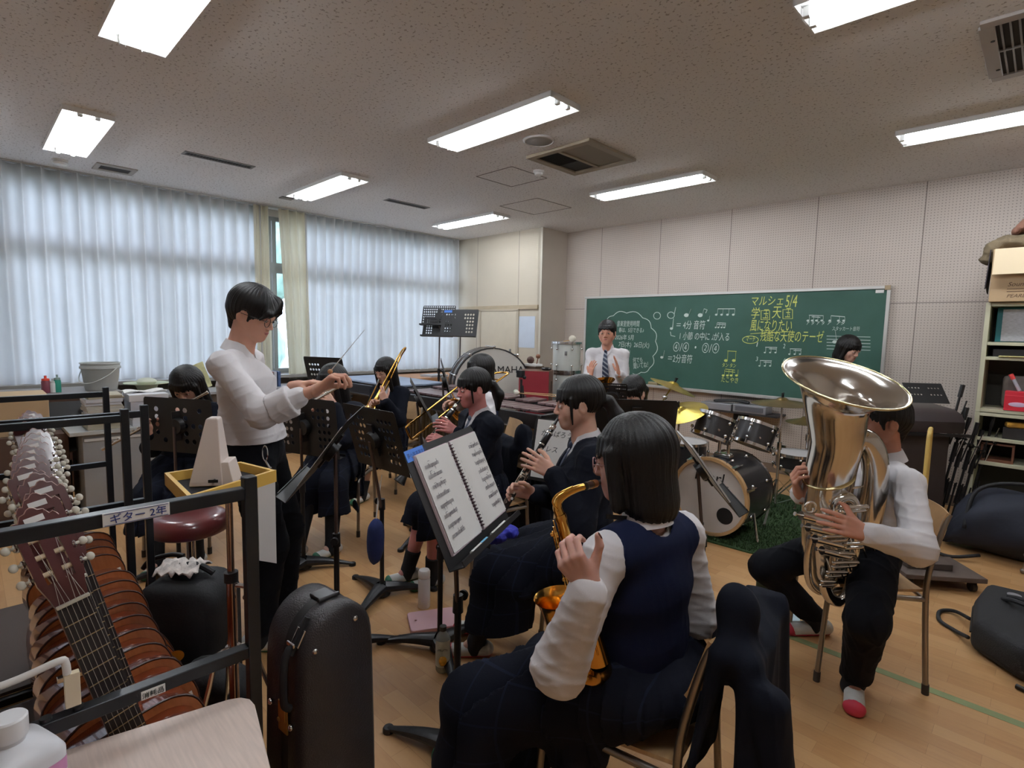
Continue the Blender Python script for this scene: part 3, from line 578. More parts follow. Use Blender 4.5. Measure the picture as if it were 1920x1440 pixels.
# ---------------------------------------------------------------- chalkboard
def chalkboard():
    x0, x1, z0, z1 = -4.79, -1.145, .862, 2.032; y = YB-.022
    gm = mat('board_green', (44, 86, 72), .62); N, Lk, b = nodes_of(gm)
    tc = N.new('ShaderNodeTexCoord'); n = N.new('ShaderNodeTexNoise'); n.inputs['Scale'].default_value = 2.2; n.inputs['Detail'].default_value = 6; n.inputs['Distortion'].default_value = .6; Lk.new(tc.outputs['Object'], n.inputs['Vector'])
    Lk.new(mixc(N, Lk, n.outputs[0], lin((32, 74, 60)), lin((62, 100, 88))), b.inputs['Base Color'])
    t = thing('chalkboard', 'long green chalkboard covered with white and yellow handwriting', 'chalkboard', ((x0+x1)/2, y, z0))
    obj('board', MB().box(((x0+x1)/2, y, (z0+z1)/2), (x1-x0, .03, z1-z0)), gm, t)
    al = mat('board_frame_aluminium', (206, 204, 200), .35, .4)
    obj('frame', MB().box(((x0+x1)/2, y-.006, z1), (x1-x0+.04, .045, .03)).box((x0, y-.006, (z0+z1)/2), (.03, .045, z1-z0)).box((x1, y-.006, (z0+z1)/2), (.03, .045, z1-z0)), al, t, bevel=.003)
    obj('chalk_tray', MB().box(((x0+x1)/2, y-.045, z0-.012), (x1-x0+.04, .10, .02)).box(((x0+x1)/2, y-.093, z0), (x1-x0+.04, .008, .03)), al, t, bevel=.003)
    obj('corner_cap', MB().box((x1-.01, y-.012, z1-.004), (.05, .045, .045)), mat('corner_cap_tan', (170, 150, 120), .6), t, bevel=.004)
    obj('maker_plate', MB().box((x1-.075, y-.020, z1-.038), (.07, .004, .03)), PAPER, t)
    wc = mat('chalk_white', (208, 220, 214), .95); yc = mat('chalk_yellow', (214, 220, 120), .95)
    yy = y-.0175
    def B(px, py): q = aty(px, py, yy); return q
    def M_(px, py, rot=0): q = B(px, py); return np.array([[math.cos(rot), -math.sin(rot), 0, q[0]], [0, 0, -1, yy], [math.sin(rot), math.cos(rot), 0, q[2]], [0, 0, 0, 1]])
    def wr(name, items, m):
        for (st, x0_, x1_, py, hpx, *rest) in items:       # text between two board positions, hpx: height on the board in cm
            rot = rest[0] if rest else 0; q0, q1 = B(x0_, py), B(x1_, py)
            v, f = text_mesh(st, 1.0, np.eye(4), .0, .12); lo, hi = v.min(0), v.max(0); v = (v-lo)
            v[:, 0] *= (q1[0]-q0[0])/(hi[0]-lo[0]); v[:, 1] *= hpx/100.0/(hi[1]-lo[1]); v[:, 2] = .0006
            mb = MB().add(v, f, M_(x0_, py, rot)); obj(name, mb, m, t, smooth=None)
    wr('white_writing', [('音楽室使用時間', 1157, 1199, 612, 8), ('春は、5日できる♪', 1160, 1207, 623, 6.5), ('2026年 5月', 1153, 1188, 637, 7.5), ('7日(木)  26日(火)', 1160, 1217, 652, 9), ('火)', 1172, 1181, 664, 7), ('何でも', 1187, 1205, 680, 7, .1), ('聞いてね！', 1188, 1216, 692, 8, .15),
        ('＝ 4分 音符', 1268, 1322, 617, 11), ('1 小節 の中に ♩が入る', 1274, 1367, 637, 10), ('④/④ ・ ②/④', 1262, 1348, 659, 12), ('＝2分音符', 1252, 1298, 679, 11),
        ('ｱ ﾀ ｱ ﾀ', 1512, 1546, 609, 4), ('ｱ  ｱﾀ', 1551, 1584, 609, 4), ('スタッカート音符', 1560, 1612, 620, 4.5), ('1', 1418, 1421, 650, 5), ('2', 1468, 1472, 653, 5), ('3', 1417, 1421, 677, 5), ('4', 1468, 1472, 680, 5)], wc)
    wr('yellow_writing', [('マルシェ', 1409, 1468, 573, 10), ('5/4', 1472, 1494, 576, 13), ('学', 1408, 1424, 598, 13), ('天', 1447, 1464, 597, 13), ('風になりたい', 1406, 1484, 621, 13), ('残酷な天使のテーゼ', 1425, 1544, 640, 13), ('マーチ', 1399, 1416, 640, 6), ('タン タン', 1354, 1380, 688, 5), ('たこやき', 1352, 1384, 716, 6.5)], yc)
    def line(pts, m, r=.0075, name='white_drawing', closed=False):
        P = [B(*p)-V(0, .001, 0) for p in pts]; mb = MB(); n = len(P); v = []; f = []
        for i in range(n):
            a = P[i-1] if (i or closed) else P[0]; c = P[(i+1) % n] if (i < n-1 or closed) else P[-1]; d = c-a; nn = V(-d[2], 0, d[0]); nn /= np.linalg.norm(nn)+1e-9; v += [P[i]-nn*r*.5, P[i]+nn*r*.5]
        for i in range(n if closed else n-1): j = (i+1) % n; f.append((2*i, 2*j, 2*j+1, 2*i+1))
        k = len(v); v += [q+V(0, .002, 0) for q in v]; f += [tuple(q+k for q in g[::-1]) for g in f]
        mb.add(v, f); return obj(name, mb, m, t, smooth=None)
    # thought bubble
    cl = []
    lobes = [(1137, 604), (1150, 592), (1175, 587), (1205, 596), (1221, 615), (1229, 640), (1224, 668), (1218, 690), (1202, 698), (1183, 698)]
    for a, b_ in zip(lobes[:-1], lobes[1:]):
        cx, cy = (a[0]+b_[0])/2, (a[1]+b_[1])/2; ddx, ddy = b_[0]-a[0], b_[1]-a[1]; nx_, ny_ = ddy, -ddx; L = math.hypot(nx_, ny_)
        for k in range(6): u = k/6; hh = math.sin(PI*u)*L*.22; cl.append((a[0]+ddx*u+nx_/L*hh, a[1]+ddy*u+ny_/L*hh))
    line(cl, wc, .009)
    circ = lambda cx, cy, rx, ry=None: [(cx+rx*math.cos(q*PI/8), cy+(ry or rx)*math.sin(q*PI/8)) for q in range(16)]
    line(circ(1232, 592, 6.5), wc, .008, closed=True); line(circ(1258, 591, 6.5, 6), wc, .008, closed=True)
    line([(1264, 590), (1267, 576)], wc); line([(1263, 597), (1261, 614)], wc)
    def note(px, py, r, m, stem=None, nm='white_drawing'):
        a = B(px, py); mb = MB(); mb.cyl(a, a-V(0, .002, 0), r, n=10)
        for i, v in enumerate(mb.v): v[:, 2] = a[2]+(v[:, 2]-a[2])*.75
        if stem: q = B(*stem); s = a+V(r*.85, 0, 0); mb.bar(s-V(0, .001, 0), q-V(0, .001, 0), .007, .002)
        obj(nm, mb, m, t, smooth=None)
    note(1287, 591, .032, wc, (1296, 579)); note(1313, 591, .032, wc, (1320, 579)); note(1259, 616, .022, wc, (1263, 598)); note(1328, 601, .014, wc, (1331, 592)); line([(1320, 579), (1326, 581), (1323, 587)], wc)
    for px in (1343, 1353, 1364, 1375): note(px, 590, .016, wc, (px+3, 579))
    line([(1346, 579), (1378, 579)], wc, .009)
    for px in (1342, 1347, 1353, 1358): note(px, 614, .012, wc, (px+2.5, 605))
    line([(1345, 605), (1361, 606)], wc); line([(1345, 608), (1361, 609)], wc)
    line([(1257, 622), (1258, 629), (1266, 631)], wc, .008); note(1241, 670, .022, wc, (1246, 657))
    for px in (1515, 1523, 1531, 1541): note(px, 601, .014, wc, (px+3, 591))
    line([(1517, 591), (1543, 592)], wc); line([(1522, 594), (1538, 595)], wc)
    for px in (1556, 1572, 1582): note(px, 601, .013, wc, (px+2, 593))
    line([(1558, 592), (1584, 594)], wc)
    for k in range(5): line([(1550, 630+k*6), (1632, 632+k*6.2)], wc, .006)
    note(1565, 641, .022, wc, (1566, 618))
    for gx, gy in ((1434, 661), (1480, 664), (1424, 686)):
        for k in (0, 10, 20): note(gx+k, gy, .011, wc, (gx+k+2, gy-10))
        line([(gx+1, gy-10), (gx+23, gy-9.5)], wc); line([(gx+8, gy-7), (gx+22, gy-6.5)], wc)
    # yellow
    for px in (1361, 1376): note(px, 676, .022, yc, (px+4, 659), 'yellow_drawing')
    line([(1364, 658), (1381, 659)], yc, name='yellow_drawing')
    for px in (1356, 1364, 1371, 1381): note(px, 704, .017, yc, (px+3, 693), 'yellow_drawing')
    line([(1360, 692), (1378, 694)], yc, name='yellow_drawing'); line([(1360, 696), (1378, 698)], yc, name='yellow_drawing')
    for (cx_, cy_, w_, h_) in ((1435, 591, 8, 8.5), (1477, 589, 9, 8.5)):
        line([(cx_-w_, cy_-h_), (cx_+w_, cy_-h_), (cx_+w_, cy_+h_), (cx_-w_, cy_+h_)], yc, name='yellow_drawing', closed=True)
    wr('yellow_writing', [('玉', 1430, 1441, 597, 10), ('玉', 1472, 1482, 595, 10)], yc)
    line([(1407, 626), (1430, 624), (1480, 622)], yc, .006, 'yellow_drawing'); line(circ(1407, 637, 15, 7), yc, .007, 'yellow_drawing', True)
    er = thing('board_eraser', 'felt board eraser lying on the chalk tray behind the crash cymbal', 'eraser', aty(1225, 722, YB-.07)); q = er.location
    obj('felt', MB().box((q[0], q[1], z0+.020), (.14, .05, .02)), mat('felt_tan', (150, 132, 96), .9), er); obj('grip', MB().box((q[0], q[1], z0+.04), (.13, .045, .02)), mat('eraser_grip', (170, 156, 120), .7), er, bevel=.004)
chalkboard()

# ---------------------------------------------------------------- drums
LUG = mat('lug_chrome', (230, 230, 232), .15, 1.0)
def drum(t, c, ax, r, depth, shell, headm, nl, top=True, name='shell', hoopm=None, lugs=True, both=True):
    """drum whose batter head is at c, axis ax pointing from batter into the drum"""
    c = np.array(c, float); ax = np.array(ax, float)/np.linalg.norm(ax); M = frame(ax, (0, 0, 1) if abs(ax[2]) < .9 else (0, 1, 0), c); hm = hoopm or LUG
    P = lambda a, rr, d: (np.array([rr*math.cos(a), d, rr*math.sin(a), 1]) @ M.T)[:3]
    ring = lambda rr, d, w, th: [[P(a, rr+dr, d+dd) for a in np.linspace(0, 2*PI, 41)[:-1]] for dr, dd in ((0, 0), (th, 0), (th, w), (0, w), (0, 0))]
    def hoop(d, w=.022): return MB().grid(np.array(ring(r*1.0, d, w, .012)).transpose(1, 0, 2), close_u=True)
    s = MB().grid(np.array([[P(a, r*.985, d) for a in np.linspace(0, 2*PI, 41)[:-1]] for d in (0.004, depth-.004)]).transpose(1, 0, 2), close_u=True)
    sh = obj(name, s, shell, t, smooth=1)
    for d, w in ((-.008, .024), (depth-.016, .024)): obj('hoop', hoop(d, w), hm, t, smooth=.7)
    hd = MB().add([P(a, r*.99, 0.0) for a in np.linspace(0, 2*PI, 41)[:-1]], [tuple(range(40))]); obj('drum_head', hd, headm, t, smooth=None)
    if both: hd = MB().add([P(a, r*.99, depth) for a in np.linspace(0, 2*PI, 41)[:-1]], [tuple(range(39, -1, -1))]); obj('drum_head', hd, headm, t, smooth=None)
    if lugs:
        for k in range(nl):
            a = 2*PI*(k+.5)/nl
            for d0, d1 in ((.0, .16), (1, .84)):
                lg = MB(); q = P(a, r+.006, depth*(.22 if d0 == 0 else .78)); o_ = P(a, r+.022, depth*(.22 if d0 == 0 else .78)); lg.ball((q+o_)/2, .014, nu=8, nv=6)
                lg.cyl((q+o_)/2, P(a, r+.014, -.01 if d0 == 0 else depth+.01), .0042, n=6); obj('lug', lg, LUG, sh)
    return M, P
def drum_kit():
    blk = mat('drum_lacquer_charcoal', (44, 42, 44), .35, .1, coat=.4); wh = mat('drum_skin_white', (206, 202, 200), .6, var=.03); wd = mat('hoop_maple', (196, 158, 112), .5, coat=.3); cl = mat('drum_skin_clear', (120, 92, 76), .4)
    g = 'drum kit pieces on the green mat'
    c = V(-1.735, 3.93, .315)
    t = thing('bass_drum', 'black kit bass drum with white front skin and maple hoop, behind the edge-on stand', 'drum', (c[0], c[1]+.2, .02), 0, None)
    M, P = drum(t, c, (0.03, 1, 0), .285, .45, blk, wh, 8, hoopm=None)
    # maple hoop
    ring = [[P(a, rr, d) for a in np.linspace(0, 2*PI, 49)[:-1]] for rr, d in ((.277, -.026), (.299, -.026), (.299, .012), (.277, .012), (.277, -.026))]
    obj('maple_hoop', MB().grid(np.array(ring).transpose(1, 0, 2), close_u=True), wd, t, smooth=.7)
    px = P(0, .15, 0); sgn = 1 if P(0, .15, 0)[0] > c[0] else -1
    obj('port_hole', MB().cyl((c[0]+.125, c[1]-.003, .315-.125), (c[0]+.125, c[1]-.006, .315-.125), .062, n=28), mat('port_black', (12, 12, 13), .8), t)
    v, f = text_mesh('Pearl', .115, np.array([[1, 0, 0, c[0]-.13], [0, 0, -1, c[1]-.004], [0, 1, 0, .425], [0, 0, 0, 1]]), .001, .15)
    obj('maker_logo', MB().add(v, f).box((c[0]+.07, c[1]-.004, .412), (.14, .002, .006)), mat('logo_black', (24, 24, 26), .5), t, smooth=None)
    obj('small_badge', MB().box((c[0]-.05, c[1]-.004, .315-.225), (.04, .002, .02)), mat('badge_grey', (110, 110, 112), .5), t)
    for sx in (-1, 1):
        a = V(c[0]+sx*.25, c[1]+.22, .20); b = V(c[0]+sx*.33, c[1]+.10, .045); obj('spur', MB().cyl(a, b, .010, n=8).cyl(b-(a-b)*.02, b-(a-b)*.12, .014, .006, n=8), LUG, t)
    for a in (.35, .95, 2.2, 2.8): q = P(a, .30, -.02); q2 = P(a, .31, .07); obj('claw', MB().bar(q, q2, .028, .016).cyl(q, P(a, .315, .12), .004, n=6), LUG, t)
    mt = V(c[0]+.02, c[1]+.16, .60); obj('tom_mount', MB().box(mt+V(0, 0, .01), (.13, .08, .035)), LUG, t, bevel=.008)
    for sx, tc_ in ((-1, V(-1.80, 4.12, .80)), (1, V(-1.55, 4.22, .77))):
        p0 = mt+V(sx*.035, 0, .0); p1 = p0+V(0, 0, .16 if sx < 0 else .15); obj('tom_post', MB().cyl(p0, p1, .013, n=12).tube(sm([p1, p1+V(sx*.02, 0, .02), tc_+V(-sx*.14, -.02, -.03)], 4), .010, 8).ball(p1, .024, nu=10, nv=6), LUG, t)
    for (cc, ax, r, dp, lab, nm) in ((at(1346, 781, 4.22), (-.16, -.36, -1), .140, .175, 'left hanging tom of the drum kit, smaller charcoal shell', 'tom_drum'), (at(1423, 795, 4.42), (-.16, -.36, -1), .150, .185, 'right hanging tom of the drum kit, larger charcoal shell with oval badge', 'tom_drum')):
        tt = thing(nm, lab, 'drum', (cc[0], cc[1], cc[2]-dp), 0, g); M, P = drum(tt, cc, ax, r, dp, blk, cl, 6, both=True)
        fc = V(*CAM)-cc; q = cc+V(*ax)/np.linalg.norm(ax)*dp*.5; d = V(-cc[0], -cc[1], 0); d /= np.linalg.norm(d); obj('badge', MB().ball(q+d*(r+.002)+V(.02, .02, 0), (.022, .004, .012), nu=12, nv=6), mat('badge_bronze', (150, 130, 120), .3, .7), tt)
    # snare and floor tom behind
    cc = at(1497, 850, 4.75); tt = thing('snare_drum', 'shallow black snare drum beside the tuba, on a low stand', 'drum', (cc[0], cc[1], cc[2]-.14), 0, g); drum(tt, cc, (0, 0, -1), .18, .13, blk, wh, 8)
    obj('stand', MB().cyl(cc-V(0, 0, .14), V(cc[0], cc[1], .25), .011).tube([cc-V(.15, 0, .15), cc-V(0, 0, .25), cc-V(-.15, 0, .15)], .007, 6).cyl(V(cc[0], cc[1], .28), V(cc[0]+.22, cc[1]-.12, .015), .007, n=6).cyl(V(cc[0], cc[1], .28), V(cc[0]-.22, cc[1]-.12, .015), .007, n=6).cyl(V(cc[0], cc[1], .28), V(cc[0], cc[1]+.25, .015), .007, n=6), LUG, tt)
    cc = at(1335, 880, 4.95); tt = thing('floor_tom', 'black floor tom half hidden behind the kit bass drum', 'drum', (cc[0]-.30, cc[1]+.05, .10), 0, g); c2 = V(cc[0]-.30, cc[1]+.05, .52); drum(tt, c2, (0, 0, -1), .20, .38, blk, wh, 6)
    for k in range(3): a = k*2.1+.4; q = c2+V(.215*math.cos(a), .215*math.sin(a), 0); obj('leg', MB().cyl(q-V(0, 0, .1), V(q[0], q[1], .014), .008, n=8), LUG, tt)
    # cymbals
    def cymbal(c, n, r, lab, stand_xy, boom=None, m=None, cat='cymbal', top=None):
        m = m or mat('cymbal_brass', (176, 156, 70), .32, .85, var=.18, vscale=9, bump=.25, bscale=40); c = np.array(c); n = np.array(n, float)/np.linalg.norm(n); M = frame(np.cross(n, (1, .2, 0)), n, c); M2 = np.eye(4); x, y = perp(n); M2[:3, 0] = x; M2[:3, 1] = y; M2[:3, 2] = n; M2[:3, 3] = c
        t = thing('cymbal', lab, cat, c, 0, 'cymbals of the drum kit')
        prof = [(.006, .030), (.02, .030), (.035, .024), (.048, .012), (.06, .008), (r*.6, -.004), (r, -.022), (r, -.024), (r*.6, -.006), (.05, .006), (.006, .027)]
        obj('disc', MB().lathe(prof, 48, M2), m, t, smooth=1.2); obj('wing_nut', MB().cyl((0, 0, .030), (0, 0, .055), .010, n=8, m=M2).box((0, 0, .06), (.04, .008, .018), M2), BLK, t)
        st = thing('cymbal_stand', 'chrome stand under the '+lab.split(',')[0].split(' tilted')[0].split(' lying')[0], 'cymbal stand', (stand_xy[0], stand_xy[1], .012), 0, 'cymbal stands')
        ztop = c[2]-.01 if boom is None else boom[2]; sx, sy = stand_xy; o = V(sx, sy, 0)
        obj('upper_tube', MB().cyl(o+V(0, 0, .62), o+V(0, 0, ztop), .008, n=10), LUG, st); obj('lower_tube', MB().cyl(o+V(0, 0, .14), o+V(0, 0, .64), .0125, n=12), LUG, st)
        obj('clamp', MB().cyl(o+V(0, 0, .60), o+V(0, 0, .66), .02, n=12).box(o+V(.03, 0, .63), (.05, .012, .02)), LUG, st)
        if boom is not None: bb = np.array(boom); d = c-bb; obj('boom_arm', MB().cyl(bb-d*.35, c, .007, n=8).ball(bb, .022, nu=10, nv=6), LUG, st)
        for k in range(3):
            a = .6+k*2*PI/3; d = V(math.cos(a), math.sin(a), 0); obj('leg', MB().bar(o+V(0, 0, .36), o+d*.30+V(0, 0, .03), .018, .005).bar(o+V(0, 0, .14), o+d*.16+V(0, 0, .20), .014, .004).cyl(o+d*.30+V(0, 0, .014), o+d*.30+V(0, 0, .04), .012, n=8), LUG, st)
        return t
    c1 = at(1274, 769, 4.30); cymbal(c1, (-.10, -.36, 1), .215, 'larger yellow cymbal tilted toward the saxophonist, lower of the two at left', (c1[0]-.01, c1[1]+.02))
    c2 = at(1263, 722, 4.75); cymbal(c2, (.34, .18, 1), .205, 'thin upper cymbal tilted down to the right on a boom arm', (c2[0]-.20, c2[1]-.10), boom=at(1247, 745, 4.6))
    c3 = at(1467, 752, 4.45); cymbal(c3, (0, -.02, 1), .235, 'dark bronze cymbal lying almost flat beside the tuba bell', (c3[0], c3[1]), m=mat('cymbal_bronze', (124, 106, 66), .36, .85, var=.3, vscale=7, bump=.2, bscale=30))
    c4 = at(1512, 787, 4.9); cymbal(c4, (0, -.05, 1), .17, 'small dark cymbal half hidden behind the tuba', (c4[0]+.02, c4[1]), m=MATS['cymbal_bronze'])
    # artificial grass mat
    gm = mat('turf_green', (46, 70, 34), .95, var=.5, vscale=60, bump=1, bscale=180); rnd = random.Random(3)
    pts = [(-2.05, 3.80), (-1.38, 3.83), (-.95, 3.95), (-.55, 4.3), (-.55, 5.4), (-2.4, 5.6), (-2.5, 4.1)]
    mt_ = thing('turf_mat', 'dark green artificial grass mat under the drum kit', 'mat', (-1.5, 4.6, 0))
    obj('backing', MB().prism(pts, .001, .010), gm, mt_)
    bl = MB(); 
    for k in range(9000):
        u = rnd.random(); x = rnd.uniform(-2.4, -.6); y = 3.85+rnd.random()**1.6*1.5
        if y < 3.83+max(0, (x+1.38)*.3)+.02 or (x < -2.05 and y < 4.0): continue
        a = rnd.uniform(0, 6.28); h = rnd.uniform(.012, .03); w_ = .004; dx, dy = rnd.uniform(-.015, .015), rnd.uniform(-.015, .015)
        bl.add([(x-w_*math.cos(a), y-w_*math.sin(a), .008), (x+w_*math.cos(a), y+w_*math.sin(a), .008), (x+dx, y+dy, .008+h)], [(0, 1, 2)])
    obj('grass_blades', bl, gm, mt_, kind='stuff', smooth=None)
drum_kit()
def concert_bass_drum():
    t = thing('concert_bass_drum', 'big concert bass drum with white skin and maker name at the back', 'drum', (-4.7, 4.6, 0))
    wh = mat('concert_skin', (216, 212, 204), .6, var=.04, vscale=3); sh = mat('concert_shell_brown', (66, 52, 46), .3, coat=.4); dk = mat('hoop_dark', (38, 34, 36), .4)
    c = at(924, 727, 6.35); ax = V(-.62, .52, 0); ax /= np.linalg.norm(ax)
    face = V(*(CAM-c)); face[2] = 0; face /= np.linalg.norm(face); ax = V(-.86, .50, 0.0)/np.linalg.norm(V(-.86, .50, 0))
    M, P = drum(t, c, ax, .455, .40, sh, wh, 10, hoopm=dk, lugs=False)
    for d in (.07, .33):
        ring = [[P(a, .455+dr, d+dd) for a in np.linspace(0, 2*PI, 41)[:-1]] for dr, dd in ((0, 0), (.012, 0), (.012, .018), (0, .018), (0, 0))]; obj('chrome_band', MB().grid(np.array(ring).transpose(1, 0, 2), close_u=True), LUG, t, smooth=.7)
    for k in range(10): a = (k+.5)*2*PI/10; obj('tension_rod', MB().cyl(P(a, .478, -.03), P(a, .478, .43), .006, n=6).ball(P(a, .478, -.03), .018, nu=8, nv=5), LUG, t)
    x = -np.array(M[:3, 0]) ; n = -ax; right = np.cross(V(0, 0, 1), n); 
    Mt = np.eye(4); Mt[:3, 0] = right; Mt[:3, 1] = (0, 0, 1); Mt[:3, 2] = n; Mt[:3, 3] = c+right*(-.10)+V(0, 0, .175)+n*.004
    v, f = text_mesh('YAMAHA', .115, Mt, .001); lg = MB().add(v, f)
    cc = c+right*(-.155)+V(0, 0, .215)+n*.004
    lgm = mat('logo_black', (24, 24, 26), .5)
    for q in range(24):
        a, b = 2*PI*q/24, 2*PI*(q+1)/24; lg.add([cc+right*r_*math.cos(w)+V(0, 0, r_*math.sin(w)) for w, r_ in ((a, .036), (b, .036), (b, .046), (a, .046))], [(0, 1, 2, 3)])
    for q in range(3): a = q*PI/3+PI/2; d = right*math.cos(a)+V(0, 0, math.sin(a)); lg.bar(cc-d*.035, cc+d*.035, .008, .002)
    obj('maker_logo', lg, lgm, t, smooth=None)
    b0 = V(c[0], c[1], 0)+ax*.2; s = right
    obj('stand', MB().tube(sm([b0-s*.42+V(0, 0, .02), b0-s*.40+V(0, 0, .3), b0-s*.30+V(0, 0, .46)], 4), .015, 8).tube(sm([b0+s*.42+V(0, 0, .02), b0+s*.40+V(0, 0, .3), b0+s*.30+V(0, 0, .46)], 4), .015, 8).cyl(b0-s*.42+V(0, 0, .03), b0+s*.42+V(0, 0, .03), .014), BLK, t)
concert_bass_drum()
def back_percussion():
    wh = mat('tom_shell_white', (208, 210, 204), .35, coat=.3, var=.03); t0 = None
    c = at(1063, 642, 6.7); sk = mat('drum_skin_white', (206, 202, 200))
    for k, (dz, lab) in enumerate(((0, 'white concert tom on top of the pair by the wall corner'), (.375, 'white concert tom under the other by the wall corner, with silver badge'))):
        cc = c-V(0, 0, dz); tt = thing('concert_tom', lab, 'drum', (cc[0], cc[1], cc[2]-.36), 0, 'white concert toms stacked by the wall corner'); drum(tt, cc, (0, 0, -1), .172, .355, wh, sk, 6)
        obj('badge', MB().box(cc+V(.10, -.142, -.13), (.04, .006, .05)), LUG, tt)
        if k: obj('side_mount', MB().cyl(cc+V(-.13, -.10, -.05), cc+V(-.22, -.16, -.05), .012), LUG, tt)
    zb = c[2]-.375-.36
    t = thing('drum_crate', 'dark low crate carrying the white concert toms, mostly hidden', 'crate', (c[0], c[1], 0)); wdk = mat('crate_brown', (84, 64, 50), .7, var=.1)
    obj('crate_body', MB().box((c[0], c[1], zb/2), (.42, .42, zb)), wdk, t, bevel=.004)
    q = c+V(.10, -.02, .0)
    t = thing('mallet', 'fluffy white mallet resting on top of the upper white tom', 'mallet', q); obj('head', MB().ball(q+V(0, 0, .048), (.045, .045, .042)), mat('felt_white', (226, 218, 200), .95), t); obj('shaft', MB().cyl(q+V(-.03, 0, .03), q+V(-.16, .03, .012), .006, n=6), mat('wood_light', (196, 160, 110), .5), t)
    # cajon
    c = at(1005, 726, 6.15); yaw = math.radians(32); t = thing('cajon', 'red fronted wooden cajon standing beside the concert bass drum', 'cajon', (c[0], c[1], .62), yaw); h = 1.10-.62
    obj('body', MB().box((0, 0, h/2), (.34, .30, h)), mat('cajon_wood', (96, 66, 50), .6, var=.15, vscale=4, stretch=(1, 1, 6)), t, local=True, bevel=.006)
    obj('front_plate', MB().box((0, -.153, h/2), (.335, .006, h-.01)), mat('cajon_red', (140, 34, 46), .5, var=.06), t, local=True)
    obj('handle_slot', MB().box((.172, .02, h*.62), (.004, .03, .12)), mat('port_black', (12, 12, 13), .8), t, local=True)
    t = thing('low_cabinet', 'low brown cabinet under the cajon, hidden behind the marimba', 'cabinet', (c[0], c[1], 0), yaw); obj('cabinet_body', MB().box((0, 0, .31), (.5, .4, .618)), wdk, t, local=True, bevel=.004)
    q = at(1024, 700, 6.1); one('castanet', MB().ball((q[0], q[1], 1.10+.018), (.07, .05, .018)), mat('castanet_black', (22, 20, 22), .3), 'small black oval percussion piece on top of the cajon', 'castanet')
    q = at(1000, 697, 6.5); t = thing('percussion_tray', 'little white tray of small percussion between bass drum and cajon', 'tray', (q[0], q[1], 1.12)); 
    obj('tray', MB().box((q[0], q[1], 1.135), (.18, .12, .03)), PAPER, t, bevel=.004); obj('wood_block', MB().ball((q[0]-.05, q[1], 1.19), (.05, .04, .045)), mat('block_brown', (78, 48, 40), .5), t); obj('maraca_head', MB().ball((q[0]+.07, q[1], 1.24), .028).cyl((q[0]+.05, q[1], 1.15), (q[0]+.07, q[1], 1.22), .006, n=6), mat('maraca_wood', (130, 84, 60), .5), t)
    one('shelf_post', MB().box((q[0], q[1], .56), (.2, .16, 1.118)), wdk, 'narrow dark pedestal carrying the small percussion tray', 'pedestal')
    # mic stand before the bass drum
    q = at(978, 745, 5.2); t = thing('microphone_stand', 'short black stand standing before the concert bass drum', 'microphone stand', (q[0], q[1], 0))
    zt = at(974, 695, 5.2)[2]; o = V(q[0], q[1], 0)
    obj('tube', MB().cyl(o+V(0, 0, .2), o+V(-.01, 0, zt-.08), .012, n=10).cyl(o+V(0, 0, .5), o+V(0, 0, .8), .02, n=10), BLK, t); obj('clip', MB().box(o+V(-.02, 0, zt-.03), (.07, .05, .07)).ball(o+V(.03, 0, zt-.06), .02, nu=8, nv=6), BLK, t, bevel=.008)
    obj('boom', MB().cyl(o+V(.01, 0, zt-.14), o+V(.09, -.02, zt-.55), .008, n=8), BLK, t)
    for k in range(3): a = k*2.09+.3; obj('leg', MB().cyl(o+V(0, 0, .22), o+V(.28*math.cos(a), .28*math.sin(a), .01), .007, n=6), BLK, t)
back_percussion()
def marimba(x0, x1, y0, y1, zt, lab, nb, cover=None, cat='marimba', res=True):
    t = thing('marimba', lab, cat, ((x0+x1)/2, (y0+y1)/2, 0)); dk = mat('marimba_rail_black', (36, 34, 36), .35, .1); barm = mat('rosewood_bar', (108, 84, 84), .4, var=.15, vscale=6, coat=.2); rm = mat('resonator_brass', (124, 108, 84), .4, .75)
    fr = MB().box(((x0+x1)/2, y0+.02, zt-.09), (x1-x0, .035, .12)).box(((x0+x1)/2, y1-.02, zt-.09), (x1-x0, .035, .12)).box((x1-.02, (y0+y1)/2, zt-.09), (.04, y1-y0, .12)).box((x0+.02, (y0+y1)/2, zt-.09), (.04, y1-y0, .12))
    obj('frame', fr, dk, t, bevel=.008); obj('frame_trim', MB().box(((x0+x1)/2, y0-.002, zt-.155), (x1-x0+.01, .012, .012)).box((x1+.004, (y0+y1)/2, zt-.155), (.012, y1-y0, .012)), CHR, t)
    for sx in (x0+.06, x1-.06):
        for sy in (y0+.05, y1-.05): obj('leg', MB().box((sx, sy, (zt-.15)/2+.035), (.05, .05, zt-.15-.07)).cyl((sx, sy, 0), (sx, sy, .06), .03, n=14), dk, t)
        obj('end_panel', MB().box((sx, (y0+y1)/2, .30), (.03, y1-y0-.12, .10)), dk, t)
    n = nb
    if cover is None:
        for k in range(n):
            x = x0+.08+(x1-x0-.16)*(k+.5)/n; w_ = (x1-x0-.16)/n*.86; L = (y1-y0)*.47*(1-.25*k/n) if True else .3
            obj('tone_bar', MB().box((x, y0+.05+L/2, zt-.015), (w_, L, .02)), barm, t, bevel=.003)
            if k % 7 not in (2, 6): obj('tone_bar', MB().box((x+w_*.55, y0+.09+L*1.5-.06, zt+.012), (w_, L*.9, .02)), barm, t, bevel=.003)
    else: obj('cloth_cover', MB().box(((x0+x1)/2, (y0+y1)/2, zt-.006), (x1-x0-.04, y1-y0-.04, .03)), cover, t, bevel=.01)
    if res:
        k = 0; x = x0+.14
        while x < x1-.12: obj('resonator_pipe', MB().cyl((x, y0+.10, zt-.16), (x, y0+.10, max(.14, zt-.62+.0*x)), .021, n=10), rm, t, smooth=1); x += .058
    return t
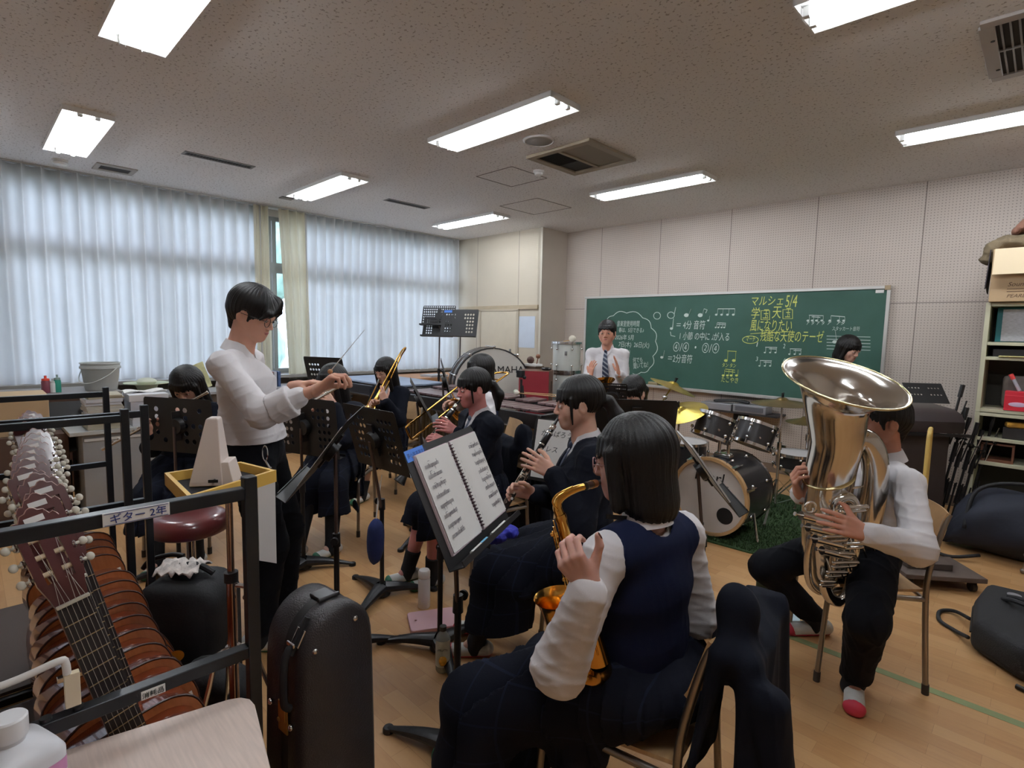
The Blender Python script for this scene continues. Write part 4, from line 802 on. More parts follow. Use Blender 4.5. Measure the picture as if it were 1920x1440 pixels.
marimba(-4.95, -2.87, 3.26, 3.98, .885, 'long dark marimba with brown bars standing behind the clarinetists', 20)
marimba(-6.45, -5.05, 3.30, 4.05, .90, 'second keyboard percussion under pale blue covers, by the window', 12, cover=mat('cover_pale_blue', (150, 164, 186), .6, var=.06), cat='marimba', res=False)
def mallets():
    zt = .905
    for i, (a, b, col) in enumerate((((-3.60, 3.72), (-3.22, 3.98), (206, 214, 190)), ((-3.53, 3.66), (-3.12, 3.86), (226, 220, 206)))):
        A, B = V(*a, zt+.045), V(*b, zt+.03); t = thing('mallet', ('pale green headed mallet' if i == 0 else 'cream headed mallet')+' lying across the marimba bars', 'mallet', A); obj('head', MB().ball(A, .024), mat('yarn_%d' % i, col, .95), t); obj('shaft', MB().cyl(A, B, .0045, n=6), mat('wood_light', (196, 160, 110), .5), t)
mallets()
# ---------------------------------------------------------------- right side: shelf, box, keyboard, bags
def shelf_right():
    cr = mat('shelf_cream', (206, 204, 176), .45, var=.02); x0, x1, y0, y1 = -.375, 1.3, 5.68, 6.10; H_ = 1.83
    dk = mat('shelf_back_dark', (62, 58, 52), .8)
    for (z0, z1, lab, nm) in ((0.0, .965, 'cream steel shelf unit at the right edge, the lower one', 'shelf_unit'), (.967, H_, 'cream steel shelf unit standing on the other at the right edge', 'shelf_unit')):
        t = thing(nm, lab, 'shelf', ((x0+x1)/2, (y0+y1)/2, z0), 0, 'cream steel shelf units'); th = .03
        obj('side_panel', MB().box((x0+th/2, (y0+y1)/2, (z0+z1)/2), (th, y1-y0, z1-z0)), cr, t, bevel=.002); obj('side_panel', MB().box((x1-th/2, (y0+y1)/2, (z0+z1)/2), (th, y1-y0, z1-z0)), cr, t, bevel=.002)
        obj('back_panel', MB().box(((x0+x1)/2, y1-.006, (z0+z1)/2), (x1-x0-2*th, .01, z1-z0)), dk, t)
        for z in ((.04, .272, .56, .755, .95) if z0 == 0 else (z0+.015, 1.395, 1.51, H_-.015)): obj('shelf_board', MB().box(((x0+x1)/2, (y0+y1)/2-.004, z), (x1-x0-2*th, y1-y0-.02, .026)), cr, t, bevel=.002)
    def it(name, c, d, m, lab, cat, rz=0, bev=.003): return one(name, MB().box((0, 0, 0), d, m=trs(c, rz)), m, lab, cat, bevel=bev)
    teal = mat('folder_teal', (20, 106, 112), .5); 
    t = thing('file_folder', 'teal file folder standing on the top shelf with a white printed sheet', 'folder', (-.16, 5.80, 1.526)); obj('cover', MB().box((-.10, 5.83, 1.526+.135), (.42, .05, .27)), teal, t, bevel=.003)
    obj('label_sheet', MB().box((-.19, 5.801, 1.526+.13), (.17, .004, .25), trs((0, 0, 0))), mat('sheet_printed', (190, 190, 196), .8, var=.2, vscale=40, stretch=(1, 1, 6)), t)
    mbs = MB(); cc = V(-.02, 5.803, 1.66)
    for q in range(16):
        a, b = 2*PI*q/16, 2*PI*(q+1)/16
        if q in (1, 2): continue
        mbs.add([cc+V(r_*math.cos(w), 0, r_*math.sin(w)) for w, r_ in ((a, .045), (b, .045), (b, .05), (a, .05))], [(0, 1, 2, 3)])
    v, f = text_mesh('1', .07, np.array([[1, 0, 0, cc[0]-.02], [0, 0, -1, cc[1]-.001], [0, 1, 0, cc[2]-.025], [0, 0, 0, 1]]), .0005, .3); mbs.add(v, f); obj('printed_mark', mbs, PAPER, t, smooth=None)
    it('plastic_pack', (.16, 5.80, 1.526+.075), (.22, .14, .15), mat('pack_pink', (176, 132, 146), .4, var=.25, vscale=25), 'pinkish clear plastic pack on the top shelf beside the teal folder', 'packet')
    it('equipment_case', (-.18, 5.86, 1.409+.03), (.26, .24, .06), mat('case_black', (26, 25, 30), .4), 'flat black equipment case on the narrow second shelf', 'case')
    it('equipment_case', (.16, 5.88, 1.409+.035), (.30, .24, .07), mat('case_black', (26, 25, 30), .4), 'second dark case farther right on the narrow shelf', 'case')
    it('notebook', (-.14, 5.71, 1.4135), (.26, .10, .008), mat('cream_yellow', (226, 220, 150), .7), 'pale yellow sheet pad sticking out under the black case', 'notebook')
    z = .9965
    t = thing('pen_box', 'red cardboard box holding a marker pen on the middle shelf', 'box', (-.135, 5.74, z)); obj('carton', MB().box((-.135, 5.74, z+.075), (.15, .12, .15)), mat('carton_red', (206, 34, 54), .5), t, bevel=.002); obj('lid_strip', MB().box((-.135, 5.679, z+.118), (.15, .002, .004)), mat('carton_red_light', (230, 80, 90), .5), t)
    obj('pale_print', MB().ball((-.13, 5.678, z+.05), (.055, .002, .018)), mat('print_pale', (226, 196, 224), .6), t)
    t = thing('marker_pen', 'marker pen with a red cap leaning out of the red box', 'pen', (-.16, 5.74, z+.152)); a, b = V(-.13, 5.74, z+.155), V(-.19, 5.73, z+.28); obj('barrel', MB().cyl(a, a+(b-a)*.7, .012), mat('marker_clear', (190, 196, 206), .3), t); obj('cap', MB().cyl(a+(b-a)*.7, b, .015), mat('cap_coral', (250, 90, 90), .4), t)
    it('book', (.04, 5.82, z+.155), (.05, .25, .31), mat('binder_purple', (126, 30, 110), .45), 'purple binder leaning on the middle shelf', 'binder', 0)
    for k in range(3): it('book', (.13+.05*k, 5.80, z+.11), (.03, .26, .22), mat('binder_grey', (176, 172, 168), .6), ('first', 'second', 'third')[k]+' grey file to the right of the purple binder', 'file', 0)['group'] = 'grey files beside the purple binder'
    it('plastic_bag', (-.11, 5.95, z+.13), (.26, .10, .26), mat('bag_grey', (140, 134, 130), .7, var=.2, vscale=12, bump=.6, bscale=14), 'wrinkled grey bag behind the red box', 'bag', .1, .03)
    it('wood_box', (-.18, 5.83, .768+.0), (.001, .001, .001), cr, 'x', 'x') if 0 else None
    t = thing('wooden_frame_box', 'small reddish wooden frame box on the lower unit', 'box', (-.22, 5.80, .5735)); wd = mat('wood_reddish', (120, 76, 56), .6)
    obj('frame', MB().box((-.22, 5.8, .5835), (.20, .16, .02)).box((-.22, 5.8, .715), (.20, .16, .014)).box((-.313, 5.8, .65), (.014, .16, .13)).box((-.127, 5.8, .65), (.014, .16, .13)), wd, t)
    it('instrument_case', (.20, 5.86, .5735+.06), (.42, .25, .12), mat('case_black', (26, 25, 30), .4), 'black instrument case beside the reddish frame box', 'case')
    it('cable_box', (.05, 5.84, .769+.045), (.50, .25, .09), mat('case_dark2', (34, 30, 30), .5), 'dark case of cables on the shelf under the red box shelf', 'case')
    it('yellow_cloth', (-.12, 5.76, .860+.02), (.14, .10, .04), mat('cloth_ochre', (176, 130, 50), .9, var=.3, vscale=30, bump=.6, bscale=30), 'small ochre cloth lying on the dark cable case', 'cloth', .2, .012)
    # cardboard box with blankets on top
    cb = mat('cardboard', (188, 160, 124), .8, var=.05, vscale=3); zb = H_+.002
    t = thing('cardboard_box', 'big cardboard box with an open flap on top of the cream shelf', 'box', (.0, 5.85, zb)); bx0, bx1 = -.36, .50; by0 = 5.62
    obj('carton', MB().box(((bx0+bx1)/2, by0+.22, zb+.20), (bx1-bx0, .44, .40)), cb, t, bevel=.004)
    fl = [[(bx0+.005, by0-.002, zb+.398), (bx0+.005, by0-.10, zb+.245)], [(bx1, by0-.002, zb+.398), (bx1, by0-.10, zb+.245)]]
    obj('flap', MB().plate([[(x, by0-.004-u*.07, zb+.40-u*.20) for u in (0, .5, 1)] for x in (bx1, (bx0+bx1)/2, bx0+.01)], .005), mat('cardboard_light', (226, 206, 172), .8), t, smooth=None)
    mk = MB(); Mw = lambda x, z: np.array([[1, 0, 0, x], [0, 0, -1, by0-.001], [0, 1, 0, z], [0, 0, 0, 1]])
    for s_, x_, z_, sz in (('Sound Drums', bx0+.10, zb+.115, .045), ('PEARL MUSICAL', bx0+.10, zb+.03, .038)): v, f = text_mesh(s_, sz, Mw(x_, z_), .0005, .3); mk.add(v, f)
    mk.box((bx0+.28, by0-.0015, zb+.095), (.36, .002, .004)).box((bx0+.40, by0-.0015, zb+.075), (.60, .002, .004)); obj('printed_lettering', mk, mat('print_brown', (100, 76, 58), .8), t, smooth=None)
    bm = mat('blanket_brown', (122, 98, 84), .95, var=.12, vscale=14, bump=.8, bscale=120, sheen=.4); rnd = random.Random(5)
    globals()['BLZ'] = zb+.405; zt = BLZ
    one('dark_cloth', MB().plate([[(-.375-.012*u, by0+.02+.3*w_, zb+.40-.30*u+.02*math.sin(5*w_)) for u in (0, .3, .6, 1)] for w_ in (0, .25, .5, .75, 1)], .006), mat('cloth_dark_lining', (54, 48, 54), .9), 'dark lining flap hanging at the left side of the cardboard box', 'cloth', smooth=1)
shelf_right()
def electronics():
    # small stereo on a bracket shelf under the board
    c = aty(1385, 766, 6.22); t = thing('wall_shelf', 'thin dark bracket shelf under the green board', 'shelf', (c[0], 6.25, .62)); obj('board', MB().box((c[0]+.03, 6.24, .668), (.86, .28, .02)), mat('shelf_dark', (50, 46, 46), .5), t); obj('bracket', MB().box((c[0], 6.30, .60), (.12, .14, .12)), BLK, t)
    sv = mat('stereo_silver', (176, 176, 180), .35, .5)
    one('stereo', MB().box((c[0]-.22, 6.2, .716), (.36, .2, .076)), sv, 'silver stereo box at the left on the bracket shelf', 'stereo', bevel=.004)
    t = thing('stereo', 'wider silver stereo unit at the right on the bracket shelf', 'stereo', (c[0]+.16, 6.2, .678)); obj('case', MB().box((c[0]+.16, 6.2, .723), (.36, .2, .088)), sv, t, bevel=.004); obj('front_panel', MB().box((c[0]+.16, 6.096, .723), (.30, .008, .05)), mat('stereo_front', (120, 120, 126), .3, .4), t)
    one('cable_coil', MB().tube(sm([(c[0]-.25, 6.15, .775), (c[0]-.05, 6.2, .79), (c[0]+.12, 6.18, .785), (c[0]+.02, 6.25, .79), (c[0]-.2, 6.22, .78)], 6, True), .014, 8, closed=True), BLK, 'black cable bundle lying on top of the silver stereo boxes', 'cable')
    # covered electric keyboard behind the tuba player
    br = mat('keyboard_case_dark', (44, 34, 36), .42, .05, coat=.2)
    a = at(1672, 800, 3.95); b = at(1812, 818, 3.75)
    x0, x1, y, z = -.90, -.12, 4.62, .98
    p0 = at(1690, 775, 4.25); p1 = at(1822, 800, 4.2)
    t = thing('electric_piano', 'dark covered keyboard instrument behind the tuba player', 'keyboard instrument', ((p0[0]+p1[0])/2, (p0[1]+p1[1])/2, 0)); d = p1-p0; d[2] = 0; L = np.linalg.norm(d); d /= L; back = V(-d[1], d[0], 0); zt = .93
    o = p0-d*.12; prof = [(-.02, zt-.12), (-.03, zt-.03), (.02, zt+.03), (.10, zt+.055), (.36, zt+.07), (.44, zt+.05), (.46, zt-.12)]
    Mk = np.eye(4); Mk[:3, 0] = back; Mk[:3, 1] = (0, 0, 1); Mk[:3, 2] = d; Mk[:3, 3] = (o[0], o[1], 0)
    obj('lid', MB().prism(prof, 0, L+.06, Mk, bev=.012), br, t, smooth=.7)
    obj('front_rail', MB().bar(V(o[0], o[1], zt-.135)-back*.02, V(o[0], o[1], zt-.135)-back*.02+d*(L+.10), .03, .022), BLK, t)
    obj('body', MB().prism([(.05, .12), (.05, zt-.15), (.40, zt-.15), (.40, .12)], .04, L+.0, Mk), mat('keyboard_body_brown', (62, 50, 46), .6, var=.08), t)
    obj('side_foot', MB().prism([(-.02, .0), (-.02, .06), (.42, .06), (.42, .0)], .02, .10, Mk), br, t, bevel=.006)
    obj('side_leg', MB().prism([(.10, .055), (.10, .13), (.36, .13), (.36, .055)], .03, .09, Mk), br, t)
    q = at(1735, 742, 4.45); Mh = frame(back*.75+V(0, 0, .66), (0, 0, 1), q); r = holed(.30, .20, 12, 6, {(i, j) for i in (1, 2, 3, 4, 7, 8, 9, 10) for j in (2, 4)}, .007); 
    ok = MB(); Mq = np.eye(4); Mq[:3, 0] = d; Mq[:3, 1] = (back*.66+V(0, 0, .75)); Mq[:3, 2] = np.cross(Mq[:3, 0], Mq[:3, 1]); Mq[:3, 3] = (q[0], q[1], zt+.165)
    for v in r.v: ok.v.append(v @ Mq[:3, :3].T+Mq[:3, 3])
    ok.f = r.f; ok.n = r.n; solid(obj('music_rest', ok, BLK, t, smooth=None), .003)
    # trolley with yellow handle
    c = atz(1735, 1095); yw = math.atan2(d[1], d[0]); t = thing('trolley', 'low dark wooden trolley with a tall yellow tube handle', 'trolley', (c[0], c[1]+.08, 0), yw); wd = mat('trolley_wood', (84, 72, 66), .7, var=.12)
    obj('deck', MB().box((0, 0, .085), (.46, .34, .03)).box((0, 0, .055), (.40, .05, .03)), wd, t, local=True, bevel=.004); obj('raised_block', MB().box((-.04, .02, .12), (.26, .20, .04)), wd, t, local=True, bevel=.004)
    for sx in (-.18, .18):
        for sy in (-.12, .12): obj('castor', MB().cyl((sx-.012, sy, .03), (sx+.012, sy, .03), .03, n=14).box((sx, sy, .058), (.03, .03, .02)), RUB, t, local=True)
    h0 = at(1737, 870, 3.55); h1 = at(1742, 812, 3.55); h2 = at(1756, 808, 3.72)
    base = V(c[0], c[1]+.08, .10); ym = mat('handle_yellow', (222, 190, 110), .4)
    obj('handle', MB().tube(sm([V(h0[0], h0[1], .10), V(h0[0], h0[1], .6), V(h0[0], h0[1], h1[2]-.05), V(h0[0], h0[1]+.02, h1[2]), V(h0[0]-.01, h0[1]+.10, h1[2]), V(h0[0]-.02, h0[1]+.22, h1[2]), V(h0[0]-.02, h0[1]+.24, h1[2]-.05), V(h0[0]-.02, h0[1]+.24, .4), V(h0[0]-.02, h0[1]+.24, .10)], 5), .0135, 12), ym, t)
    # folded microphone stands leaning by the shelf
    rnd = random.Random(8)
    for k in range(6):
        f0 = V(-.60+.045*k, 5.42+.05*k, 0.02); ln = V(.12+.02*rnd.random(), .12, 1); hgt = (1.16, .98, .90, .86, .80, .92)[k]
        t = thing('microphone_stand', ('tallest folded black microphone stand leaning by the cream shelf' if k == 0 else ('second', 'third', 'fourth', 'fifth', 'last')[k-1]+' folded black microphone stand from the left in the leaning bundle'), 'microphone stand', f0, 0, 'folded microphone stands beside the shelf')
        tp = f0+ln/ln[2]*hgt; m1 = f0+ln/ln[2]*hgt*.55; ll = ln/np.linalg.norm(ln)
        obj('tube', MB().cyl(f0+ll*.2, tp, .009, n=8).cyl(m1, m1+ll*.16, .016, n=8).cyl(tp-ll*.10, tp, .016, n=8), BLK, t)
        obj('clamp', MB().ball(m1+ll*.2, .022, nu=8, nv=6).cyl(m1+ll*.2, m1+ll*.2+V(.05, -.04, .0), .005, n=6).ball(m1+ll*.2+V(.05, -.04, 0), .012, nu=8, nv=5), BLK, t)
        obj('boom', MB().cyl(m1+ll*.05+V(.02, -.02, 0), m1+ll*hgt*.35+V(.05, -.01, 0), .006, n=6), CHR if k % 2 else BLK, t)
        for j in range(3): a = j*2.1+k; s_ = V(math.cos(a), math.sin(a), 0)*.03; obj('leg', MB().cyl(f0+s_*.6+ll*.02, f0+s_+ll*hgt*.42, .006, n=6), BLK, t)
    # navy duffel bag
    bm = mat('duffel_navy', (30, 34, 48), .75, var=.15, vscale=10, bump=.5, bscale=30)
    c = V(-.02, 5.15, 0); P = []
    for i in range(17):
        u = i/16*2-1; x = .42*u; k = (1-abs(u)**3.2)**.5 if abs(u) < 1 else 0; P.append([(c[0]+x+.015*math.sin(9*a), c[1]+.24*k*math.cos(a)*(1+.06*math.sin(4*a+5*u)), .012+.24*k+.235*k*math.sin(a)*(1+.07*math.sin(3*a+3*u))) for a in [2*PI*q/28 for q in range(28)]])
    t = thing('duffel_bag', 'navy duffel bag slumped on the floor before the cream shelf', 'bag', c); obj('body', MB().grid(np.array(P).transpose(1, 0, 2), close_u=True), bm, t, smooth=2)
    obj('strap', MB().tube(sm([c+V(-.30, -.20, .20), c+V(-.26, -.10, .46), c+V(-.05, -.02, .54), c+V(.2, -.02, .50), c+V(.3, -.18, .3)], 6), .014, 8), mat('strap_black', (24, 24, 28), .7), t, smooth=2)
    obj('side_strap', MB().tube(sm([c+V(-.42, -.0, .12), c+V(-.50, -.22, .03), c+V(-.36, -.36, .02), c+V(-.2, -.27, .05)], 6), .012, 8), MATS['strap_black'], t, smooth=2)
    g = atz(1803, 993); t = thing('tissue_box', 'small green and white box on the floor by the shelf foot', 'box', (g[0], g[1]-.1, 0), .6); obj('carton', MB().box((0, 0, .05), (.13, .11, .10)), mat('carton_green', (20, 104, 70), .5), t, local=True, bevel=.003); obj('white_top', MB().box((0, 0, .104), (.125, .105, .012)), PAPER, t, local=True)
    # black soft case lying on the floor at the right edge
    sb = mat('softcase_black', (30, 30, 33), .8, var=.12, vscale=60, bump=.3, bscale=200)
    q0, q1 = atz(1815, 1215), atz(1830, 1095, .17); t = thing('soft_case', 'black soft instrument case lying on the floor at the right edge', 'case', (.15, 3.6, 0))
    poly = [(-.155, 3.42), (-.17, 3.75), (-.14, 4.02), (.60, 4.10), (.62, 3.25), (.02, 3.25)]
    obj('body', MB().prism(poly, .004, .17, None, bev=.03), sb, t, smooth=1, bevel=.02); 
    obj('zip_seam', MB().tube([V(x, y, .10) for x, y in [(-.158, 3.415), (-.173, 3.75), (-.143, 4.025)]], .004, 6), mat('zip_black', (14, 14, 15), .5), t)
    obj('carry_handle', MB().tube(sm([V(-.06, 3.80, .17), V(-.02, 3.72, .205), V(.06, 3.68, .205), V(.10, 3.70, .172)], 5), .012, 8).tube(sm([V(-.04, 3.86, .17), V(.02, 3.78, .20), V(.12, 3.76, .172)], 5), .012, 8), MATS['strap_black'], t)
    obj('round_badge', MB().cyl((-.02, 3.90, .171), (-.02, 3.90, .174), .03, n=18), mat('badge_silver', (170, 170, 176), .4, .5), t)
    lp = [atz(1818, 1160, .05), atz(1790, 1146, .02), atz(1763, 1146, .012), atz(1762, 1163, .012), atz(1790, 1182, .012), atz(1815, 1195, .04)]
    obj('strap', MB().tube(sm(lp, 6), .010, 8), MATS['strap_black'], t, smooth=2)
    q = atz(1905, 1291); one('black_stick', MB().cyl((q[0], q[1], .012), (q[0]+.14, q[1]-.06, .012), .011), BLK, 'short black rod lying on the floor at the right edge', 'rod')
    # wooden stool with a tube leg at the very right
    c = V(.19, 4.75, 0); t = thing('stool', 'round wooden seat stool with bare tube legs, cut by the right edge', 'stool', c); obj('seat', MB().cyl(c+V(0, 0, .44), c+V(0, 0, .465), .17, n=28), mat('stool_wood', (200, 150, 96), .45), t, bevel=.004)
    for k in range(4): a = k*PI/2+2.6; u = V(math.cos(a), math.sin(a), 0); obj('leg', MB().tube(sm([c+u*.13+V(0, 0, .44), c+u*.16+V(0, 0, .36), c+u*.215+V(0, 0, .02)], 4), .0105, 10).ball(c+u*.217+V(0, 0, .018), .018, nu=10, nv=6), STEEL, t)
    obj('ring', MB().tube([c+V(.19*math.cos(a), .19*math.sin(a), .16) for a in [q*2*PI/24 for q in range(24)]], .006, 6, closed=True), STEEL, t)
electronics()
# paper notice on the left wall, floor tape, small floor things
one('notice_paper', MB().box((-5.50, YL-.002, 1.525), (.385, .003, .46)), mat('paper_bluish', (206, 216, 230), .8, var=.03), 'blank pale blue paper notice taped on the wall by the cupboard door', 'notice')
one('floor_tape', MB().box((-1.3, 2.90, .0008), (5.4, .045, .0012)), mat('tape_green', (136, 148, 102), .6, var=.1), 'faded green tape line running along the parquet', 'tape')
def floor_bits():
    q = atz(795, 1138); t = thing('thermos_flask', 'white thermos flask standing on the floor near the clarinetist', 'bottle', q); wh = mat('flask_white', (222, 218, 216), .4); 
    obj('body', MB().lathe([(0, 0), (.030, 0), (.033, .006), (.033, .16), (.031, .17), (0, .17)], 24, trs(q)), wh, t); obj('lid', MB().lathe([(.031, .171), (.033, .175), (.033, .205), (.028, .214), (0, .216)], 24, trs(q)), mat('flask_lid', (236, 232, 230), .35), t)
    c = atz(812, 1167); t = thing('notebook', 'dusty pink notebook case lying on the floor by the bottle', 'notebook', c, math.radians(62)); obj('cover', MB().prism(rrect(.25, .19, .02), .0, .022), mat('cover_pink', (214, 172, 178), .6, var=.03), t, local=True, bevel=.003); obj('snap_button', MB().cyl((-.09, .0, .022), (-.09, 0, .025), .006, n=12), LUG, t, local=True)
    q = atz(830, 1256); t = thing('juice_bottle', 'half clear plastic juice bottle with a fruit label, on the floor', 'bottle', q)
    pl = mat('bottle_clear', (214, 222, 222), .12, alpha=.45, spec=.5); lb = mat('label_pale', (206, 214, 208), .5); 
    obj('body', MB().lathe([(0, 0), (.028, 0), (.032, .008), (.032, .05), (.030, .056), (.032, .062), (.032, .148), (.026, .168), (.014, .182), (.013, .190)], 28, trs(q)), pl, t, smooth=1)
    obj('cap', MB().cyl(q+V(0, 0, .188), q+V(0, 0, .208), .0155, n=20), mat('cap_dark', (50, 48, 46), .4), t)
    obj('label', MB().lathe([(.0328, .03), (.0328, .150)], 28, trs(q)), lb, t)
    to = V(-q[0], -q[1], 0); to /= np.linalg.norm(to); rt_ = np.cross(V(0, 0, 1), to); 
    obj('fruit_picture', MB().ball(q+to*.0315+V(0, 0, .062), (.018, .018, .022)), mat('fruit_orange', (226, 168, 56), .5, var=.3, vscale=60), t)
    Mt = np.eye(4); Mt[:3, 0] = rt_; Mt[:3, 1] = (0, 0, 1); Mt[:3, 2] = to; Mt[:3, 3] = q+to*.0335-rt_*.023+V(0, 0, .108); v, f = text_mesh('FRUITS', .014, Mt, .0004); obj('label_lettering', MB().add(v, f), mat('print_dark', (50, 58, 60), .6), t, smooth=None)
    obj('juice', MB().lathe([(0, .003), (.027, .003), (.030, .01), (.030, .05), (.028, .056), (.028, .058), (0, .058)], 24, trs(q)), mat('juice_pale', (206, 206, 160), .2, alpha=.8), t)
    q = atz(1424, 1172); t = thing('umbrella_tube', 'dark green cylinder standing on the floor beside the tuba player foot', 'tube', q); obj('body', MB().cyl(q, q+V(0, 0, .285), .030, n=20), mat('tube_green', (52, 70, 50), .5), t); obj('lid', MB().cyl(q+V(0, 0, .285), q+V(0, 0, .297), .032, n=20), mat('tube_green_lid', (62, 80, 58), .5), t)
    P = [atz(1376, 1122), atz(1440, 1122), atz(1500, 1140), atz(1500, 1182), atz(1430, 1180)]; one('loose_sheet', MB().prism([(p[0], p[1]) for p in P], .0006, .0022), mat('sheet_pale_blue', (200, 222, 230), .8, var=.08, vscale=6), 'pale blue printed sheet lying under the tuba player shoe', 'paper')
floor_bits()
# chairs
tuba_chair = school_chair((-.56, 2.88), math.radians(124), 'wooden school chair under the tuba player')
for x, y, r, lab in ((-.80, 1.34, 100, 'school chair under the saxophonist, with a blazer on its back'), (-1.40, 1.96, 136, 'school chair under the dark blazer clarinetist'), (-2.50, 2.31, 168, 'school chair under the blushing clarinetist'), (-3.18, 2.93, 150, 'school chair under the trombonist in the vest'),
        (-4.45, 2.88, 200, 'school chair under the trombonist near the window'), (-3.77, 1.99, 222, 'school chair under the long-haired flutist'), (-2.15, 3.53, 150, 'school chair under the horn player behind the solid stand'), (-4.16, 1.05, 235, 'school chair under the flutist at far left')): dup(tuba_chair, (x, y, 0), math.radians(r), lab)
# ---------------------------------------------------------------- guitars in their rack
def guitars():
    side = mat('guitar_side_mahogany', (112, 46, 22), .16, coat=.6, var=.25, vscale=4, stretch=(8, 1, 1)); topm = mat('guitar_top_amber', (158, 92, 52), .2, coat=.5, var=.15, vscale=6, stretch=(14, 1, 1)); hm = mat('headstock_maroon', (84, 44, 44), .25, coat=.4)
    fb = mat('fretboard_dark', (34, 26, 26), .5); br = mat('fret_brass', (190, 168, 128), .3, .9); iv = mat('peg_ivory', (206, 200, 184), .35); nk = mat('neck_mahogany', (96, 50, 40), .4); stg = mat('string_nylon', (190, 180, 170), .3, .3)
    def outline(s=1.0):
        pts = [(0, 0), (.10, .008), (.165, .05), (.183, .12), (.165, .20), (.125, .265), (.118, .30), (.130, .36), (.138, .41), (.125, .455), (.085, .480), (.03, .486)]
        R = sm([(x*s, z) for x, z in pts], 3); return [(float(p[0]), float(p[1])) for p in R]
    r = outline(); poly = r+[(-x, z) for x, z in r[::-1] if x > .001]
    T = np.array([[1, 0, 0, 0], [0, 0, -1, 0], [0, 1, 0, 0], [0, 0, 0, 1.0]])      # local xz drawing plane, front toward -y
    t = thing('classical_guitar', 'x', 'guitar', (0, 0, 0), 0, 'classical guitars standing in the rack')
    obj('body', MB().prism(poly, -.050, .043, T, bev=.002), side, t, local=True, smooth=.7)
    obj('soundboard', MB().prism([(x*.985, .003+z*.987) for x, z in poly], .0435, .0465, T), topm, t, local=True, smooth=None)
    obj('binding', MB().tube([(x, -.0445, z) for x, z in poly], .0022, 5, closed=True), mat('binding_dark', (60, 34, 26), .4), t, local=True)
    obj('sound_hole', MB().cyl((0, -.0468, .325), (0, -.0475, .325), .043, n=28), mat('port_black', (12, 12, 13), .8), t, local=True)
    obj('bridge', MB().box((0, -.051, .135), (.17, .010, .028)), fb, t, local=True, bevel=.003)
    obj('paper_label', MB().box((.10, -.0475, .40), (.05, .001, .028)), PAPER, t, local=True)
    zn = .486+.325
    obj('neck', MB().prism([(-.028, .44), (.028, .44), (.026, zn), (-.026, zn)], .022, .044, T, bev=.006).prism([(-.03, .43), (.03, .43), (.028, .487), (-.028, .487)], -.04, .03, T), nk, t, local=True)
    f = obj('fretboard', MB().prism([(-.030, .35), (.030, .35), (.026, zn), (-.026, zn)], .0445, .0515, T), fb, t, local=True, bevel=.001)
    frm = MB()
    for k in range(1, 19): L_ = .650*(1-2**(-k/12)); z = zn-L_; w_ = .026+.004*L_/.46; frm.box((0, -.0522, z), (2*w_-.002, .0018, .0016))
    obj('frets', frm, br, f, local=True); obj('nut', MB().box((0, -.0525, zn+.003), (.052, .011, .006)), iv, t, local=True, bevel=.001)
    # slotted headstock leaning back
    Hm = T.copy(); a = -.24; Rm = np.array(Matrix.Rotation(a, 4, 'X')); Hd = np.array(Matrix.Translation((0, -.045, zn+.004))) @ Rm
    TH = Hd @ T
    crown = [(.034, .17), (.030, .176), (.024, .174), (.018, .186), (.010, .188), (.005, .194), (0, .196)]; right = [(.026, 0), (.029, .02), (.036, .05), (.036, .165)]+crown; hp = right+[(-x, z) for x, z in right[::-1][1:]]
    hs = MB()
    hs.prism([(.022, .045), (.022, .155), (.036, .165), (.036, .05), (.029, .02)][::-1], -.019, 0, TH).prism([(-.022, .045), (-.022, .155), (-.036, .165), (-.036, .05), (-.029, .02)], -.019, 0, TH)
    hs.prism([(-.007, .045), (.007, .045), (.007, .155), (-.007, .155)], -.019, 0, TH).prism([(-.026, 0), (.026, 0), (.029, .02), (.022, .045), (-.022, .045), (-.029, .02)], -.019, 0, TH)
    hs.prism([(-.022, .155), (.022, .155), (.036, .165)]+crown+[(-x, z) for x, z in crown[::-1][1:]]+[(-.036, .165)], -.019, 0, TH); obj('headstock', hs, hm, t, local=True, smooth=None)
    obj('headstock_edge', MB().tube([(x, .0006, z) for x, z in [(.036, .165)]+crown+[(-x, z) for x, z in crown[::-1][1:]]+[(-.036, .165)]], .0012, 4, m=Hd @ np.diag([1, 1, 1, 1.0])), mat('headstock_rim', (170, 130, 120), .3), t, local=True)
    obj('number_label', MB().box((.0, -.001, .172), (.03, .0012, .012), Hd), PAPER, t, local=True)
    for sx in (-1, 1):
        for k in range(3):
            z = .065+.035*k; pg = MB().cyl((sx*.036, .010, z), (sx*.048, .010, z), .0032, n=8, m=Hd).ball((sx*.054, .010, z), (.0075, .0038, .0085), Hd, 10, 8)
            p = obj('tuning_peg', pg, iv, t, local=True, smooth=2); obj('roller', MB().cyl((sx*.007, .007, z), (sx*.0225, .007, z), .0052, n=10, m=Hd), mat('roller_cream', (222, 200, 168), .35), p, local=True); obj('gear', MB().ball((sx*.0405, .013, z), (.004, .007, .008), Hd, 8, 6), LUG, p, local=True)
    s = MB(); Hi = lambda x, y, z: (np.array([x, y, z, 1]) @ Hd.T)[:3]
    for k in range(6): x = (k-2.5)*.0082; x2 = (k-2.5)*.0098; s.tube([(x2, -.057, .135), (x, -.0565, zn+.005), Hi((-1 if k < 3 else 1)*(.010+.004*((k % 3) if k < 3 else 2-k % 3)), -.001, .065+.035*(k % 3 if k < 3 else 2-(k % 3)))], .0004, 4)
    obj('strings', s, stg, t, local=True)
    # place: first, then copies down the row
    rnd = random.Random(11); labs = ['nearest classical guitar in the rack, nut and fretboard before the viewer', 'classical guitar second from the viewer in the rack', 'classical guitar third from the viewer, with a bright number label']
    words = ['fourth', 'fifth', 'sixth', 'seventh', 'eighth', 'ninth', 'tenth', 'eleventh', 'twelfth', 'thirteenth', 'fourteenth', 'fifteenth']
